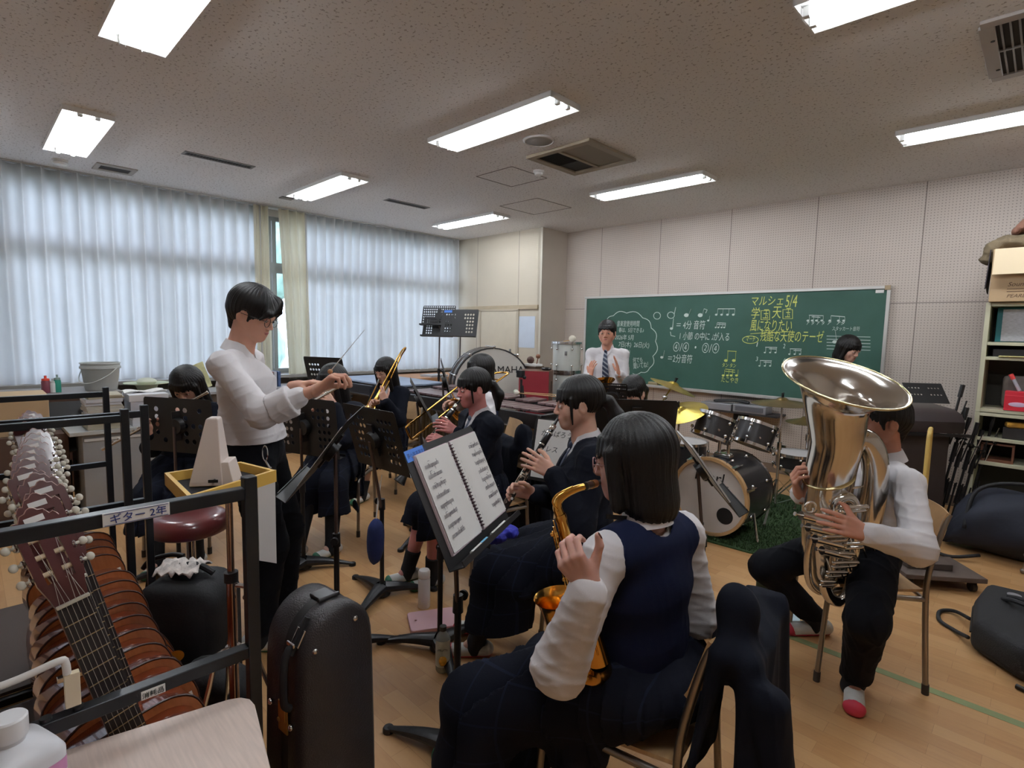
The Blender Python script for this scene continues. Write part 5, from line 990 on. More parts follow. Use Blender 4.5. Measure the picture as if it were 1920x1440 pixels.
    for i in range(15):
        lab = labs[i] if i < 3 else 'classical guitar '+words[i-3]+' from the viewer in the rack row'
        g = t if i == 0 else dup(t, (0, 0, 0), 0)
        x = -1.18-.094*i-(.0 if i < 11 else .09)
        hy = (.03 if i == 0 else (.045, .062, .050, .045, .055, .06, .075, .085, .095, .10, .105, .11, .12, .12)[i-1]+rnd.uniform(-.010, .010))   # sideways place of the headstock tip
        base = V(x, .305+.15*(hy-.05) if i else .315, .205); tip = V(x-.19, .045+hy, 0); tip[2] = base[2]+.96
        up = tip-base; up /= np.linalg.norm(up); fr = V(1, .12, 0); fr -= up*(fr@up); fr /= np.linalg.norm(fr); sx = np.cross(-fr, up)
        M = Matrix(((sx[0], -fr[0], up[0], base[0]), (sx[1], -fr[1], up[1], base[1]), (sx[2], -fr[2], up[2], base[2]), (0, 0, 0, 1)))
        g.matrix_world = M; ROOT[g.name] = np.array(M); g['label'] = lab
guitars()
def rack(x0, x1, y0, y1, lab, Hh=1.2, w=.026):
    bm = mat('rack_tube_black', (36, 38, 42), .32, .4); t = thing('guitar_rack', lab, 'rack', ((x0+x1)/2, (y0+y1)/2, 0), 0, 'black steel racks in a row')
    for x in (x0, x1):
        for y in (y0, y1): obj('post', MB().box((x, y, Hh/2+.02), (w, w, Hh-.04)), bm, t, bevel=.002); obj('castor', MB().cyl((x-.01, y, .02), (x+.01, y, .02), .02, n=12), RUB, t)
        for z in (Hh-.035, .81, .17): obj('cross_bar', MB().box((x, (y0+y1)/2, z), (w, y1-y0-w, w)), bm, t, bevel=.002)
    for y in (y0, y1):
        obj('long_rail', MB().box(((x0+x1)/2, y, .17), (abs(x1-x0)-w, w, w)), bm, t, bevel=.002)
    obj('floor_board', MB().box(((x0+x1)/2, (y0+y1)/2, .19), (abs(x1-x0)-.03, y1-y0-.03, .012)), mat('rack_board', (70, 56, 48), .7), t)
    return t
rk = rack(-1.20, -2.46, -.27, .42, 'nearest black steel rack holding the classical guitars')
rack(-2.545, -3.36, -.10, .50, 'second black steel rack standing behind the guitar rack', 1.2)
pl = obj('name_plate', MB().box((-1.186, .215, 1.166), (.003, .105, .024)), PAPER, rk); Mt = np.array([[0, 0, 1, -1.184], [1, 0, 0, .172], [0, 1, 0, 1.159], [0, 0, 0, 1.0]])
v, f = text_mesh('ギター 2年', .019, Mt, .0004); obj('plate_writing', MB().add(v, f).box((-1.1842, .215, 1.1765), (.0006, .10, .0008)).box((-1.1842, .215, 1.1555), (.0006, .10, .0008)), mat('tag_ink', (30, 50, 120), .6), pl, smooth=None)
st = obj('sticker', MB().box((-1.186, .228, .807), (.002, .040, .017)), PAPER, rk); v, f = text_mesh('消耗品', .0125, np.array([[0, 0, 1, -1.1845], [1, 0, 0, .209], [0, 1, 0, .802], [0, 0, 0, 1.0]]), .0004); obj('sticker_writing', MB().add(v, f), mat('print_dark', (50, 58, 60), .6), st, smooth=None)
for y in (.07, .115): obj('bolt', MB().cyl((-1.2, y, .823), (-1.2, y, .829), .009, n=12), BLK, rk)
wb = mat('hook_white', (224, 220, 214), .4); a_ = atx(8, 1284, -1.19); b_ = atx(116, 1238, -1.19); c_ = atx(122, 1262, -1.20)
t = thing('hook_bar', 'white plastic coated hook bar crossing before the nearest guitar neck', 'hook', b_)
obj('tube', MB().tube(sm([a_-V(0, .12, -.0), a_, b_-V(0, .006, 0), b_+V(0, .004, -.006), b_+V(0, .006, -.028)], 5), .0062, 12), wb, t); obj('cream_block', MB().box(b_+V(-.002, .012, -.060), (.014, .022, .062)), mat('block_cream', (222, 206, 176), .6), t, bevel=.001)
for i, (px, py) in enumerate(((205, 1236), (178, 1190), (165, 1138))):
    q = at(px, py, (1.17, 1.27, 1.37)[i]); t = thing('neck_clip', ('front', 'middle', 'rear')[i]+' steel holding clip closing over a guitar neck', 'clip', q, 0, 'steel neck clips of the rack')
    k = (1, .35, .25)[i]; obj('arm', MB().box(q+V(.0, -.04*k, -.008), (.014, .085*k+.01, .010)).box(q+V(-.03, -.02*k, .010), (.012, .05*k, .010)), LUG, t, bevel=.001); obj('pin', MB().cyl(q+V(.0, .004, -.018), q+V(.0, .004, .014), .003, n=8).box(q+V(-.014, .004, .004), (.045, .003, .006)), LUG, t)
# ---------------------------------------------------------------- foreground table and bottle
def fore():
    lam = mat('laminate_oak', (214, 194, 182), .45, var=.07, vscale=7, stretch=(2, 26, 1)); N, Lk, b = nodes_of(lam)
    z = .74; P = [Z_ for Z_ in (atz(472, 1297, z), atz(75, 1420, z))]; c = P[0]; u = P[1]-c; u /= np.linalg.norm(u); e = atz(530, 1440, z)-c; e /= np.linalg.norm(e); u2 = u; e2 = V(-u[1], u[0], 0); e2 = e2 if e2@e > 0 else -e2
    M = np.eye(4); M[:3, 0] = e2; M[:3, 1] = u2; M[:3, 2] = np.cross(e2, u2); M[:3, 3] = c
    W, L = .50, .62; s = np.sign(M[2, 2]); poly = [(.0, L), (.0, .045), (.006, .022), (.022, .006), (.045, .0), (W, .0), (W, L)]
    t = thing('side_table', 'small table with pale wood-grain top in the near left corner', 'table', (c[0]+e2[0]*.2+u2[0]*.3, c[1]+e2[1]*.2+u2[1]*.3, 0))
    obj('table_top', MB().prism(poly if s > 0 else poly[::-1], -.022 if s > 0 else 0, 0 if s > 0 else .022, M), lam, t, bevel=.003)
    for a, b_ in ((.06, .06), (W-.05, .06), (.06, L-.05), (W-.05, L-.05)): q = c+e2*a+u2*b_; obj('leg', MB().cyl((q[0], q[1], 0), (q[0], q[1], z-.024), .014, n=12), STEEL, t)
    q = c+e2*.17+u2*.22; one('mark', MB().box((q[0], q[1], z+.0006), (.012, .003, .001)), RUB, 'tiny dark scratch mark on the pale table top', 'mark')
    # translucent white bottle with a pink band
    q = at(22, 1440, .86); zb = z+.001; bw = mat('bottle_white_pe', (226, 226, 230), .35, spec=.4, sss=.0); pk = mat('band_pink', (216, 150, 196), .4)
    t = thing('plastic_bottle', 'square white plastic bottle with a pink band on the pale table', 'bottle', (q[0], q[1], zb), math.radians(20)); B = []
    secs = [(h_*1.22, w_*1.22, r_) for h_, w_, r_ in [(0, .042, .035), (.004, .046, .04), (.075, .046, .04), (.086, .040, .036), (.094, .024, .022), (.098, .016, .016), (.104, .016, .016)]]
    rows = []
    for h, hw, r in secs:
        rr = [(hw*(abs(math.cos(a))**.35)*np.sign(math.cos(a)), hw*(abs(math.sin(a))**.35)*np.sign(math.sin(a))) if h < .108 else (hw*math.cos(a), hw*math.sin(a)) for a in [2*PI*k/32 for k in range(32)]]; rows.append([(x, y, h) for x, y in rr])
    obj('body', MB().grid(np.array(rows).transpose(1, 0, 2), close_u=True).add(rows[0], [tuple(range(31, -1, -1))]), bw, t, local=True, smooth=.9)
    bd = [[(x*1.006, y*1.006, h) for x, y, _ in rows[1]] for h in (.055, .078)]; obj('pink_band', MB().grid(np.array(bd).transpose(1, 0, 2), close_u=True), pk, t, local=True, smooth=.9)
    obj('cap', MB().lathe([(0, .127), (.0225, .127), (.0238, .13), (.0238, .158), (.0215, .161), (0, .161)], 28), mat('cap_white', (238, 238, 240), .3), t, local=True)
    # instrument case standing upright
    lm = mat('case_leatherette', (50, 46, 48), .38, bump=.5, bscale=240); brs = mat('latch_brass', (206, 172, 104), .3, .9); n = V(.995, .10, 0); n /= np.linalg.norm(n); w_ = V(-.10, .995, 0); w_ /= np.linalg.norm(w_)
    o = at(640, 1300, 1.50); o[2] = 0; M = np.eye(4); M[:3, 0] = w_; M[:3, 1] = (0, 0, 1); M[:3, 2] = n; M[:3, 3] = o
    def prof(k=1.0, dz=0): return [(-.128*k, .01), (-.122*k, .35), (-.116*k, .60)]+[(-.112*math.cos(a)*k, .645+.125*math.sin(a)*k) for a in np.linspace(.1, PI-.1, 15)]+[(.116*k, .60), (.122*k, .35), (.128*k, .01)]
    t = thing('instrument_case', 'tall black arched instrument case with brass latch, standing in front', 'case', o); ccw = prof()[::-1]
    obj('front_shell', MB().prism(ccw, -.085, .0, M, bev=.018), lm, t, smooth=.9); obj('back_shell', MB().prism(ccw, -.20, -.089, M, bev=.018), lm, t, smooth=.9); obj('seam_band', MB().prism(prof(.985)[::-1], -.10, -.07, M), mat('seam_dark', (18, 17, 18), .6), t)
    for x, y in ((-.078, .675), (.045, .715), (-.085, .08), (.09, .08)): obj('dome_stud', MB().ball((x, y, .001), (.0085, .0085, .0075), M, 12, 8), LUG, t)
    L = lambda x, y, z_: (np.array([x, y, z_, 1]) @ M.T)[:3]
    obj('side_handle', MB().tube(sm([L(-.120, .69, -.045), L(-.138, .66, -.043), L(-.144, .60, -.042), L(-.142, .54, -.042), L(-.124, .52, -.042)], 5), [.005]+[.010]*19+[.006], 10), mat('strap_black', (24, 24, 28), .7), t, smooth=2)
    obj('handle_ring', MB().box((-.120, .695, -.045), (.006, .012, .034), M), LUG, t, bevel=.002)
    lt = obj('latch', MB().box((-.1235, .475, -.085), (.005, .085, .046), M).box((-.128, .49, -.075), (.005, .04, .022), M).cyl((-.127, .465, -.10), (-.131, .465, -.10), .006, m=M), brs, t, bevel=.0015)
    obj('dome_stud', MB().ball((-.125, .465, -.045), (.007, .009, .009), M, 12, 8), LUG, t); obj('dome_stud', MB().ball((-.125, .49, -.15), (.007, .009, .009), M, 12, 8), LUG, t)
    # buckle strap over the shoulder of the arch, and top handle
    ang = 2.62; bx, by = .113*math.cos(ang), .645+.127*math.sin(ang); tv = V(-math.sin(ang), math.cos(ang)); 
    obj('buckle', MB().tube([L(bx+tv[0]*s_+.0*u_-.005, by+tv[1]*s_, u_) for s_, u_ in ((.02, -.055), (.02, -.022), (-.022, -.022), (-.022, -.055))], .0022, 6, closed=True), LUG, t)
    obj('buckle_strap', MB().tube([L(bx+tv[0]*s_-.003, by+tv[1]*s_, -.038) for s_ in (.045, .03, .0, -.03, -.052)], .008, 8), mat('strap_black', (24, 24, 28), .7), t)
    obj('top_clasp', MB().box((.0, .772, -.088), (.05, .010, .05), M).cyl((-.03, .773, -.06), (.035, .773, -.06), .006, m=M), mat('clasp_steel', (90, 90, 92), .35, .8), t, bevel=.002)
fore()
def tray_metronome():
    c = V(-1.565, .475, 0); z = 1.115; ym = mat('tray_wood_yellow', (226, 184, 92), .45, var=.06, vscale=5, stretch=(1, 1, 1)); P = [atz(308, 887, z), atz(353, 932, z), atz(517, 882, z), atz(452, 866, z)]
    ctr = sum(P)/4; t = thing('percussion_tray', 'square yellow wooden tray on a chrome stand carrying the metronome', 'tray', (ctr[0], ctr[1], z-.035))
    for i in range(4):
        a, b = P[i]-V(0, 0, .016), P[(i+1) % 4]-V(0, 0, .016); d = (b-a)/np.linalg.norm(b-a); inn = ctr-(a+b)/2; inn[2] = 0; inn /= np.linalg.norm(inn); obj('rim_board', MB().bar(a+inn*.005+d*(.0 if i % 2 else .010), b+inn*.005-d*(.0 if i % 2 else .010), .010, .034), ym, t)
    fl = MB().add([tuple(p+(ctr-p)*.03-V(0, 0, .030)) for p in P]+[tuple(p+(ctr-p)*.03-V(0, 0, .024)) for p in P], [(0, 1, 2, 3), (7, 6, 5, 4), (0, 4, 5, 1), (1, 5, 6, 2), (2, 6, 7, 3), (3, 7, 4, 0)]); obj('felt_floor', fl, mat('felt_black', (28, 27, 32), .95), t)
    zf = z-.022; m = mat('metronome_white', (228, 214, 206), .4); mq = at(404, 905, 1.49); q = V(mq[0], mq[1], zf); yaw = math.atan2(RT[1], RT[0])+.22
    t = thing('metronome', 'cream white pyramid metronome standing on the yellow tray', 'metronome', q, yaw); v = []
    for h, wx0, wx1, wy in ((0, -.052, .030, .045), (.012, -.050, .030, .045), (.176, -.014, .016, .020), (.180, -.010, .013, .017)): v += [(wx0, -wy, h), (wx1, -wy, h), (wx1, wy, h), (wx0, wy, h)]
    f = [(3, 2, 1, 0), (12, 13, 14, 15)]+[(4*k+i, 4*k+(i+1) % 4, 4*k+4+(i+1) % 4, 4*k+4+i) for k in range(3) for i in range(4)]; obj('body', MB().add(v, f), m, t, local=True, bevel=.003, smooth=None)
    obj('front_step', MB().add([(.022, -.043, 0), (.058, -.043, 0), (.058, .043, 0), (.022, .043, 0), (.022, -.036, .062), (.044, -.036, .062), (.044, .036, .062), (.022, .036, .062)], [(0, 3, 2, 1), (4, 5, 6, 7), (0, 1, 5, 4), (1, 2, 6, 5), (2, 3, 7, 6), (3, 0, 4, 7)]), m, t, local=True, bevel=.002, smooth=None)
    obj('winding_key', MB().cyl((.012, -.045, .018), (.012, -.058, .018), .003, n=8).box((.012, -.060, .018), (.024, .004, .008)), BLK, t, local=True, bevel=.001)
    c = at(431, 1000, 1.62); t = thing('tray_stand', 'chrome adjustable stand carrying the yellow tray', 'stand', (c[0], c[1], 0)); o = V(c[0], c[1], 0); cm = mat('chrome_warm', (186, 166, 156), .14, 1.0)
    obj('upper_tube', MB().cyl(o+V(0, 0, .74), o+V(0, 0, z-.034), .010, n=14), cm, t); obj('lower_tube', MB().cyl(o+V(0, 0, .30), o+V(0, 0, .78), .014, n=14), cm, t)
    obj('collar', MB().cyl(o+V(0, 0, .755), o+V(0, 0, .785), .020, n=14), BLK, t); obj('wing_bolt', MB().cyl(o+V(0, 0, .745), o+V(.02, .035, .735), .007).ball(o+V(.025, .045, .735), .013, nu=10, nv=6).ball(o+V(.018, .035, .70), .010, nu=10, nv=6), LUG, t)
    obj('hub', MB().cyl(o+V(0, 0, .50), o+V(0, 0, .55), .022, n=14).cyl(o+V(0, 0, .525), o+V(.03, .045, .525), .008), LUG, t)
    for k in range(3): a = k*2.09+.9; u = V(math.cos(a), math.sin(a), 0); obj('leg', MB().tube(sm([o+u*.02+V(0, 0, .55), o+u*.06+V(0, 0, .54), o+u*.10+V(0, 0, .42), o+u*.27+V(0, 0, .012)], 4), .007, 8), LUG, t)
    a = at(482, 906, 1.66); b = at(515, 893, 1.74); hp = []
    for zz in (0, .08, .16, .245): hp.append([(a[0]+(b[0]-a[0])*u+.002*math.sin(9*zz+u*3), a[1]+(b[1]-a[1])*u, a[2]-zz-(.045*u if zz > .2 else 0)) for u in (0, .33, .66, 1)])
    one('hanging_sheet', MB().plate(hp, .0015), mat('sheet_white', (214, 208, 204), .85, var=.02), 'long white sheet hanging behind the right rim of the yellow tray', 'sheet', smooth=1)
tray_metronome()
def stool_bags():
    c = V(-2.93, .745, 0); mr = mat('vinyl_maroon', (106, 48, 48), .28, coat=.3); t = thing('round_stool', 'round stool with a thick shiny maroon cushion behind the rack', 'stool', c)
    obj('cushion', MB().lathe([(0, .605), (.12, .604), (.155, .596), (.172, .575), (.176, .55), (.172, .522), (.15, .51), (0, .51)], 44, trs(c)), mr, t, smooth=1.2)
    obj('column', MB().cyl(c+V(0, 0, .05), c+V(0, 0, .51), .022, n=14), CHR, t)
    for k in range(4): a = k*PI/2+.5; u = V(math.cos(a), math.sin(a), 0); obj('leg', MB().bar(c+u*.02+V(0, 0, .07), c+u*.22+V(0, 0, .022), .03, .02), CAST, t)
    o = V(-2.30, .56, 0); bk = mat('bag_black', (24, 24, 27), .75, var=.1, vscale=30, bump=.3, bscale=120); rt_ = V(RT[0], RT[1], 0); dp = V(-RT[1], RT[0], 0)
    M = np.eye(4); M[:3, 0] = rt_; M[:3, 1] = dp; M[:3, 3] = at(356, 1200, 2.10); M[2, 3] = 0
    t = thing('upright_case', 'tall soft black instrument case standing behind the guitar rack', 'case', M[:3, 3]); Mz = M @ np.array([[1, 0, 0, 0], [0, 0, 1, 0], [0, 1, 0, 0], [0, 0, 0, 1.0]])
    obj('body', MB().prism(rrect(.31, .56, .09, 5, 0, .285), -.10, .12, Mz, bev=.03), bk, t, smooth=1.2); obj('grab_handle', MB().tube(sm([Mz[:3, :3] @ V(*p)+Mz[:3, 3] for p in ((-.06, .56, 0), (-.04, .60, 0), (.04, .61, 0), (.10, .58, 0))], 5), .012, 8), MATS['strap_black'], t)
    q = (M @ np.array([-.02, -.0, .575, 1]))[:3]; tw = []
    rnd = random.Random(2)
    for i in range(12): tw.append([q+rt_*(-.07+.15*i/11)+dp*(-.06+.12*j/9)+V(0, 0, .018+.022*abs(math.sin(i*1.3+j*.8))+.014*rnd.random()-.02*(abs(j-4.5)/4.5)**2) for j in range(10)])
    m = mat('towel_print', (214, 206, 200), .9, var=.45, vscale=26, bump=.6, bscale=60); one('hand_towel', MB().plate(tw, .006), m, 'crumpled grey and white printed towel on the tall black case', 'towel', smooth=1.4)
    M2 = Mz.copy(); M2[:3, 3] = at(362, 1290, 1.88); M2[2, 3] = 0; t = thing('gig_bag', 'smaller black bag with a yellow oval sticker behind the low rack bar', 'bag', M2[:3, 3])
    obj('body', MB().prism(rrect(.27, .37, .10, 5, 0, .19), -.08, .06, M2 @ trs((0, 0, 0), -.30), bev=.03), bk, t, smooth=1.2)
    qq = M2 @ trs((0, 0, 0), -.30) @ np.array([-.03, .27, -.083, 1]); ov = MB().ball((0, 0, 0), (.034, .003, .024)); ctr = at(330, 1231, 1.80); e = [ctr+rt_*.026*math.cos(a)+V(0, 0, 1)*.022*math.sin(a)+rt_*.010*math.sin(a) for a in [q_*2*PI/24 for q_ in range(24)]]; Mf = (V(*CAM)-ctr); Mf /= np.linalg.norm(Mf)
    obj('oval_sticker', MB().add(e+[p-Mf*.004 for p in e], [tuple(range(24))]+[(i, 24+i, 24+(i+1) % 24, (i+1) % 24) for i in range(24)]), mat('sticker_yellow', (226, 176, 62), .5, var=.08, vscale=60), t, smooth=None)
    bt = at(325, 1045, 2.45); one('cloth_bundle', MB().ball((bt[0], bt[1], .235), (.10, .08, .06)), mat('bundle_blue', (40, 78, 150), .9, var=.2, vscale=20, bump=.8, bscale=20), 'blue cloth bundle lying low under the maroon stool', 'cloth')
    one('small_crate', MB().box((bt[0], bt[1], .087), (.26, .22, .174)), BLK, 'low black box under the blue bundle below the stool', 'box', bevel=.006)
    t = thing('tube_stand', 'bent black tube guitar stand behind the rack posts', 'stand', at(285, 1150, 2.3)*V(1, 1, 0)); a = lambda x, y, d=2.3: at(x, y, d)
    obj('frame_tube', MB().tube(sm([a(268, 1066), a(283, 1050), a(320, 1040), a(345, 1042)], 5), .010, 8).tube(sm([a(284, 1050), a(276, 1110), a(266, 1190), a(272, 1225), a(300, 1242)], 6), .010, 8), BLK, t, smooth=2)
stool_bags()
# ---------------------------------------------------------------- window side desk and clutter
def left_side():
    gy = mat('steel_desk_grey', (152, 154, 156), .45, var=.03); rn = random.Random(9)
    t = thing('steel_desk', 'grey steel desk end below the stacks of sheet music', 'desk', (-5.5, 1.0, 0)); obj('pedestal', MB().box((-5.45, .97, .335), (.6, .72, .67)), gy, t, bevel=.004); obj('desk_top', MB().box((-5.45, .95, .688), (.68, .84, .03)), mat('desk_top_grey', (186, 188, 186), .4), t, bevel=.003); obj('drawer_edge', MB().box((-5.145, .97, .63), (.01, .70, .02)), mat('drawer_light', (210, 210, 208), .4), t)
    cols = [(206, 208, 214), (196, 190, 178), (160, 148, 134), (188, 186, 182), (216, 214, 208), (178, 170, 150), (120, 112, 104), (202, 198, 190)]
    ORD = ['lowest', 'second from the bottom', 'third from the bottom', 'fourth from the bottom', 'fifth from the bottom', 'sixth from the bottom', 'seventh from the bottom', 'eighth from the bottom', 'ninth from the bottom', 'tenth from the bottom', 'eleventh from the bottom', 'twelfth from the bottom', 'topmost']
    def stack(x, y, z, n, w_, d_, lab, grp, h0=.012, h1=.028, pal=cols):
        for k in range(n):
            h = rn.uniform(h0, h1); cc = pal[rn.randrange(len(pal))]
            o = one('score_folder', MB().box((0, 0, 0), (d_*rn.uniform(.9, 1), w_*rn.uniform(.93, 1), h), m=trs((x+rn.uniform(-.012, .012), y+rn.uniform(-.01, .01), z+h/2+.0004), rn.uniform(-.05, .05))), mat('folder_%d_%d_%d' % cc, cc, .75), lab+', '+(ORD[k] if k < n-1 else 'topmost'), 'folder', grp); z += h+.0006
        return z
    stack(-5.28, .76, .704, 13, .235, .30, 'folder in the neat left stack on the grey desk', 'folders in the neat stack on the grey desk')
    z = stack(-5.30, 1.06, .704, 5, .27, .32, 'white file in the right pile on the grey desk', 'white files in the taller pile on the grey desk', .04, .055, [(206, 208, 214), (216, 216, 220), (196, 198, 208)])
    one('plastic_sheet', MB().plate([[(-5.30+.17*math.sin(u*1.2)-.15, 1.06+(w_-.5)*.3, z+.012+.01*math.sin(9*w_+4*u)) for u in (0, .5, 1, 1.5)] for w_ in np.linspace(0, 1, 9)], .004), PAPER, 'loose white sheets on top of the taller pile', 'paper', smooth=1)
    dk = mat('counter_top_grey', (132, 126, 122), .5); t = thing('window_counter', 'low counter with grey top running under the curtains', 'counter', (-6.4, .2, 0)); obj('counter_top', MB().box((-6.42, .16, .885), (.62, 1.75, .03)), dk, t, bevel=.004); obj('counter_body', MB().box((-6.44, .16, .435), (.56, 1.70, .87)), mat('counter_brown', (96, 66, 52), .6, var=.1), t)
    t = thing('lower_counter', 'long low shelf under the window behind the flutists', 'counter', (-6.65, 2.6, 0)); obj('shelf_top', MB().box((-6.62, 2.55, .795), (.5, 2.95, .03)), mat('low_shelf_top', (150, 150, 152), .5), t, bevel=.004); obj('shelf_body', MB().box((-6.64, 2.55, .39), (.44, 2.9, .775)), mat('low_shelf_body', (104, 92, 84), .7, var=.1), t)
    bm = mat('bucket_grey', (186, 188, 184), .45); q = V(-6.28, .905, .901); t = thing('bucket', 'pale grey plastic bucket with rim handle on the counter', 'bucket', q)
    obj('pail', MB().lathe([(0, 0), (.118, 0), (.124, .012), (.146, .195), (.150, .20), (.158, .202), (.158, .222), (.150, .224), (.150, .245), (.158, .248), (.156, .256), (.146, .252), (.120, .03), (0, .02)], 40, trs(q)), bm, t, smooth=.7)
    rr = V(RT[0], RT[1], 0); obj('wire_handle', MB().tube(sm([q+rr*-.16+V(0, 0, .215), q+rr*-.15+V(.05, -.05, .12), q+rr*-.05+V(.12, -.12, .075), q+rr*.06+V(.12, -.12, .085), q+rr*.14+V(.06, -.06, .15), q+rr*.16+V(0, 0, .215)], 5), .0045, 8), bm, t)
    for i, (px, h, r, c1, c2, lab) in enumerate(((86, .135, .032, (112, 52, 66), (216, 70, 50), 'dark red squeeze bottle with an orange cap beside the bucket'), (99, .11, .026, (214, 214, 210), (206, 206, 202), 'small white squeeze bottle between the red and green ones'), (108, .14, .026, (40, 140, 118), (150, 170, 160), 'green squeeze bottle beside the bucket'))):
        q = atx(px, 726, -6.24); q[2] = .901; t = thing('squeeze_bottle', lab, 'bottle', q, 0); obj('body', MB().lathe([(0, 0), (r, 0), (r, h*.72), (r*.8, h*.82), (r*.45, h*.86), (r*.45, h*.9), (0, h*.9)], 18, trs(q)), mat('squeeze_%d' % i, c1, .35), t, smooth=.9); obj('cap', MB().lathe([(r*.9, h*.80), (r*.85, h*.92), (r*.3, h*.95), (r*.3, h*1.12), (0, h*1.12)], 16, trs(q)), mat('squeeze_cap_%d' % i, c2, .4), t, smooth=.9)
    q = V(-6.55, 1.32, .811); one('dish', MB().lathe([(0, .10), (.10, .10), (.20, .115), (.20, .108), (.10, .092), (.06, 0), (0, 0)], 30, trs(q)), mat('dish_pale_green', (196, 204, 176), .5), 'shallow pale green dish on the low shelf by the window', 'dish'); one('cloth_heap', MB().ball(q+V(0, 0, .125), (.09, .09, .04)), mat('cloth_pale', (206, 208, 190), .9, bump=.8, bscale=30), 'little pale cloth heaped in the green dish', 'cloth')
    one('carton', MB().box((-5.60, .30, .82), (.4, .30, .30)), mat('cardboard', (188, 160, 124)), 'brown carton at the far left edge on the bench', 'box', bevel=.004); one('bench_box', MB().box((-5.60, .25, .335), (.5, .6, .668)), mat('bench_brown', (80, 58, 46), .7), 'dark brown cabinet under the carton at the far left', 'cabinet', bevel=.004)
    wt = mat('bench_top_wood', (176, 130, 92), .5, var=.12, vscale=4, stretch=(6, 1, 1)); t = thing('work_bench', 'wooden work bench under the window in the back corner', 'bench', (-6.45, 4.85, 0)); obj('bench_top', MB().box((-6.42, 4.95, .83), (.72, 1.45, .07)), wt, t, bevel=.004); obj('bench_body', MB().box((-6.42, 4.95, .39), (.60, 1.35, .78)), mat('bench_body_wood', (140, 98, 70), .6, var=.1), t)
    one('white_binder', MB().plate([[(-6.25+.05*u, 5.1+.35*w_, .868+.03*math.sin(2.4*w_)+.005) for u in (-1, 0, 1, 2)] for w_ in (0, .25, .5, .75, 1)], .01), PAPER, 'curling white booklet on the wooden bench in the corner', 'booklet', smooth=1)
    one('grey_book', MB().box((-6.2, 4.72, .88), (.26, .3, .028)), mat('book_grey', (176, 178, 184), .6), 'flat grey book on the wooden bench beside the booklet', 'book')
    for k in range(9): cc = [(214, 212, 206), (160, 60, 60), (206, 206, 212), (70, 90, 130), (220, 216, 200)][k % 5]; q = V(-6.62, 2.30+.045*k, .811); one('booklet', MB().box(q+V(0, 0, .09), (.20, .03, .18)), mat('booklet_%d' % (k % 5), cc, .7), ('first white', 'red', 'grey', 'blue', 'cream', 'second white', 'second red', 'second grey', 'last blue')[k]+' spine booklet in the little row on the low window shelf', 'booklet', 'booklets in a row on the low window shelf')
    yb = at(376, 700, 6.15); one('score_card', MB().box((0, 0, 0), (.012, .16, .30), m=trs((yb[0], yb[1], .945), .2, .35)), mat('card_yellow', (206, 200, 150), .7, var=.2, vscale=10), 'tilted yellowish printed card behind the flutist at far left', 'card')
    # pairs of pale bags and legs glimpsed low behind the players
    q = atz(690, 845, .18); one('cloth_bag', MB().ball((q[0], q[1], .11), (.20, .14, .105)), mat('bag_cream', (200, 192, 180), .9, bump=.6, bscale=12), 'cream cloth bag on the floor far behind the flutist legs', 'bag')
left_side()
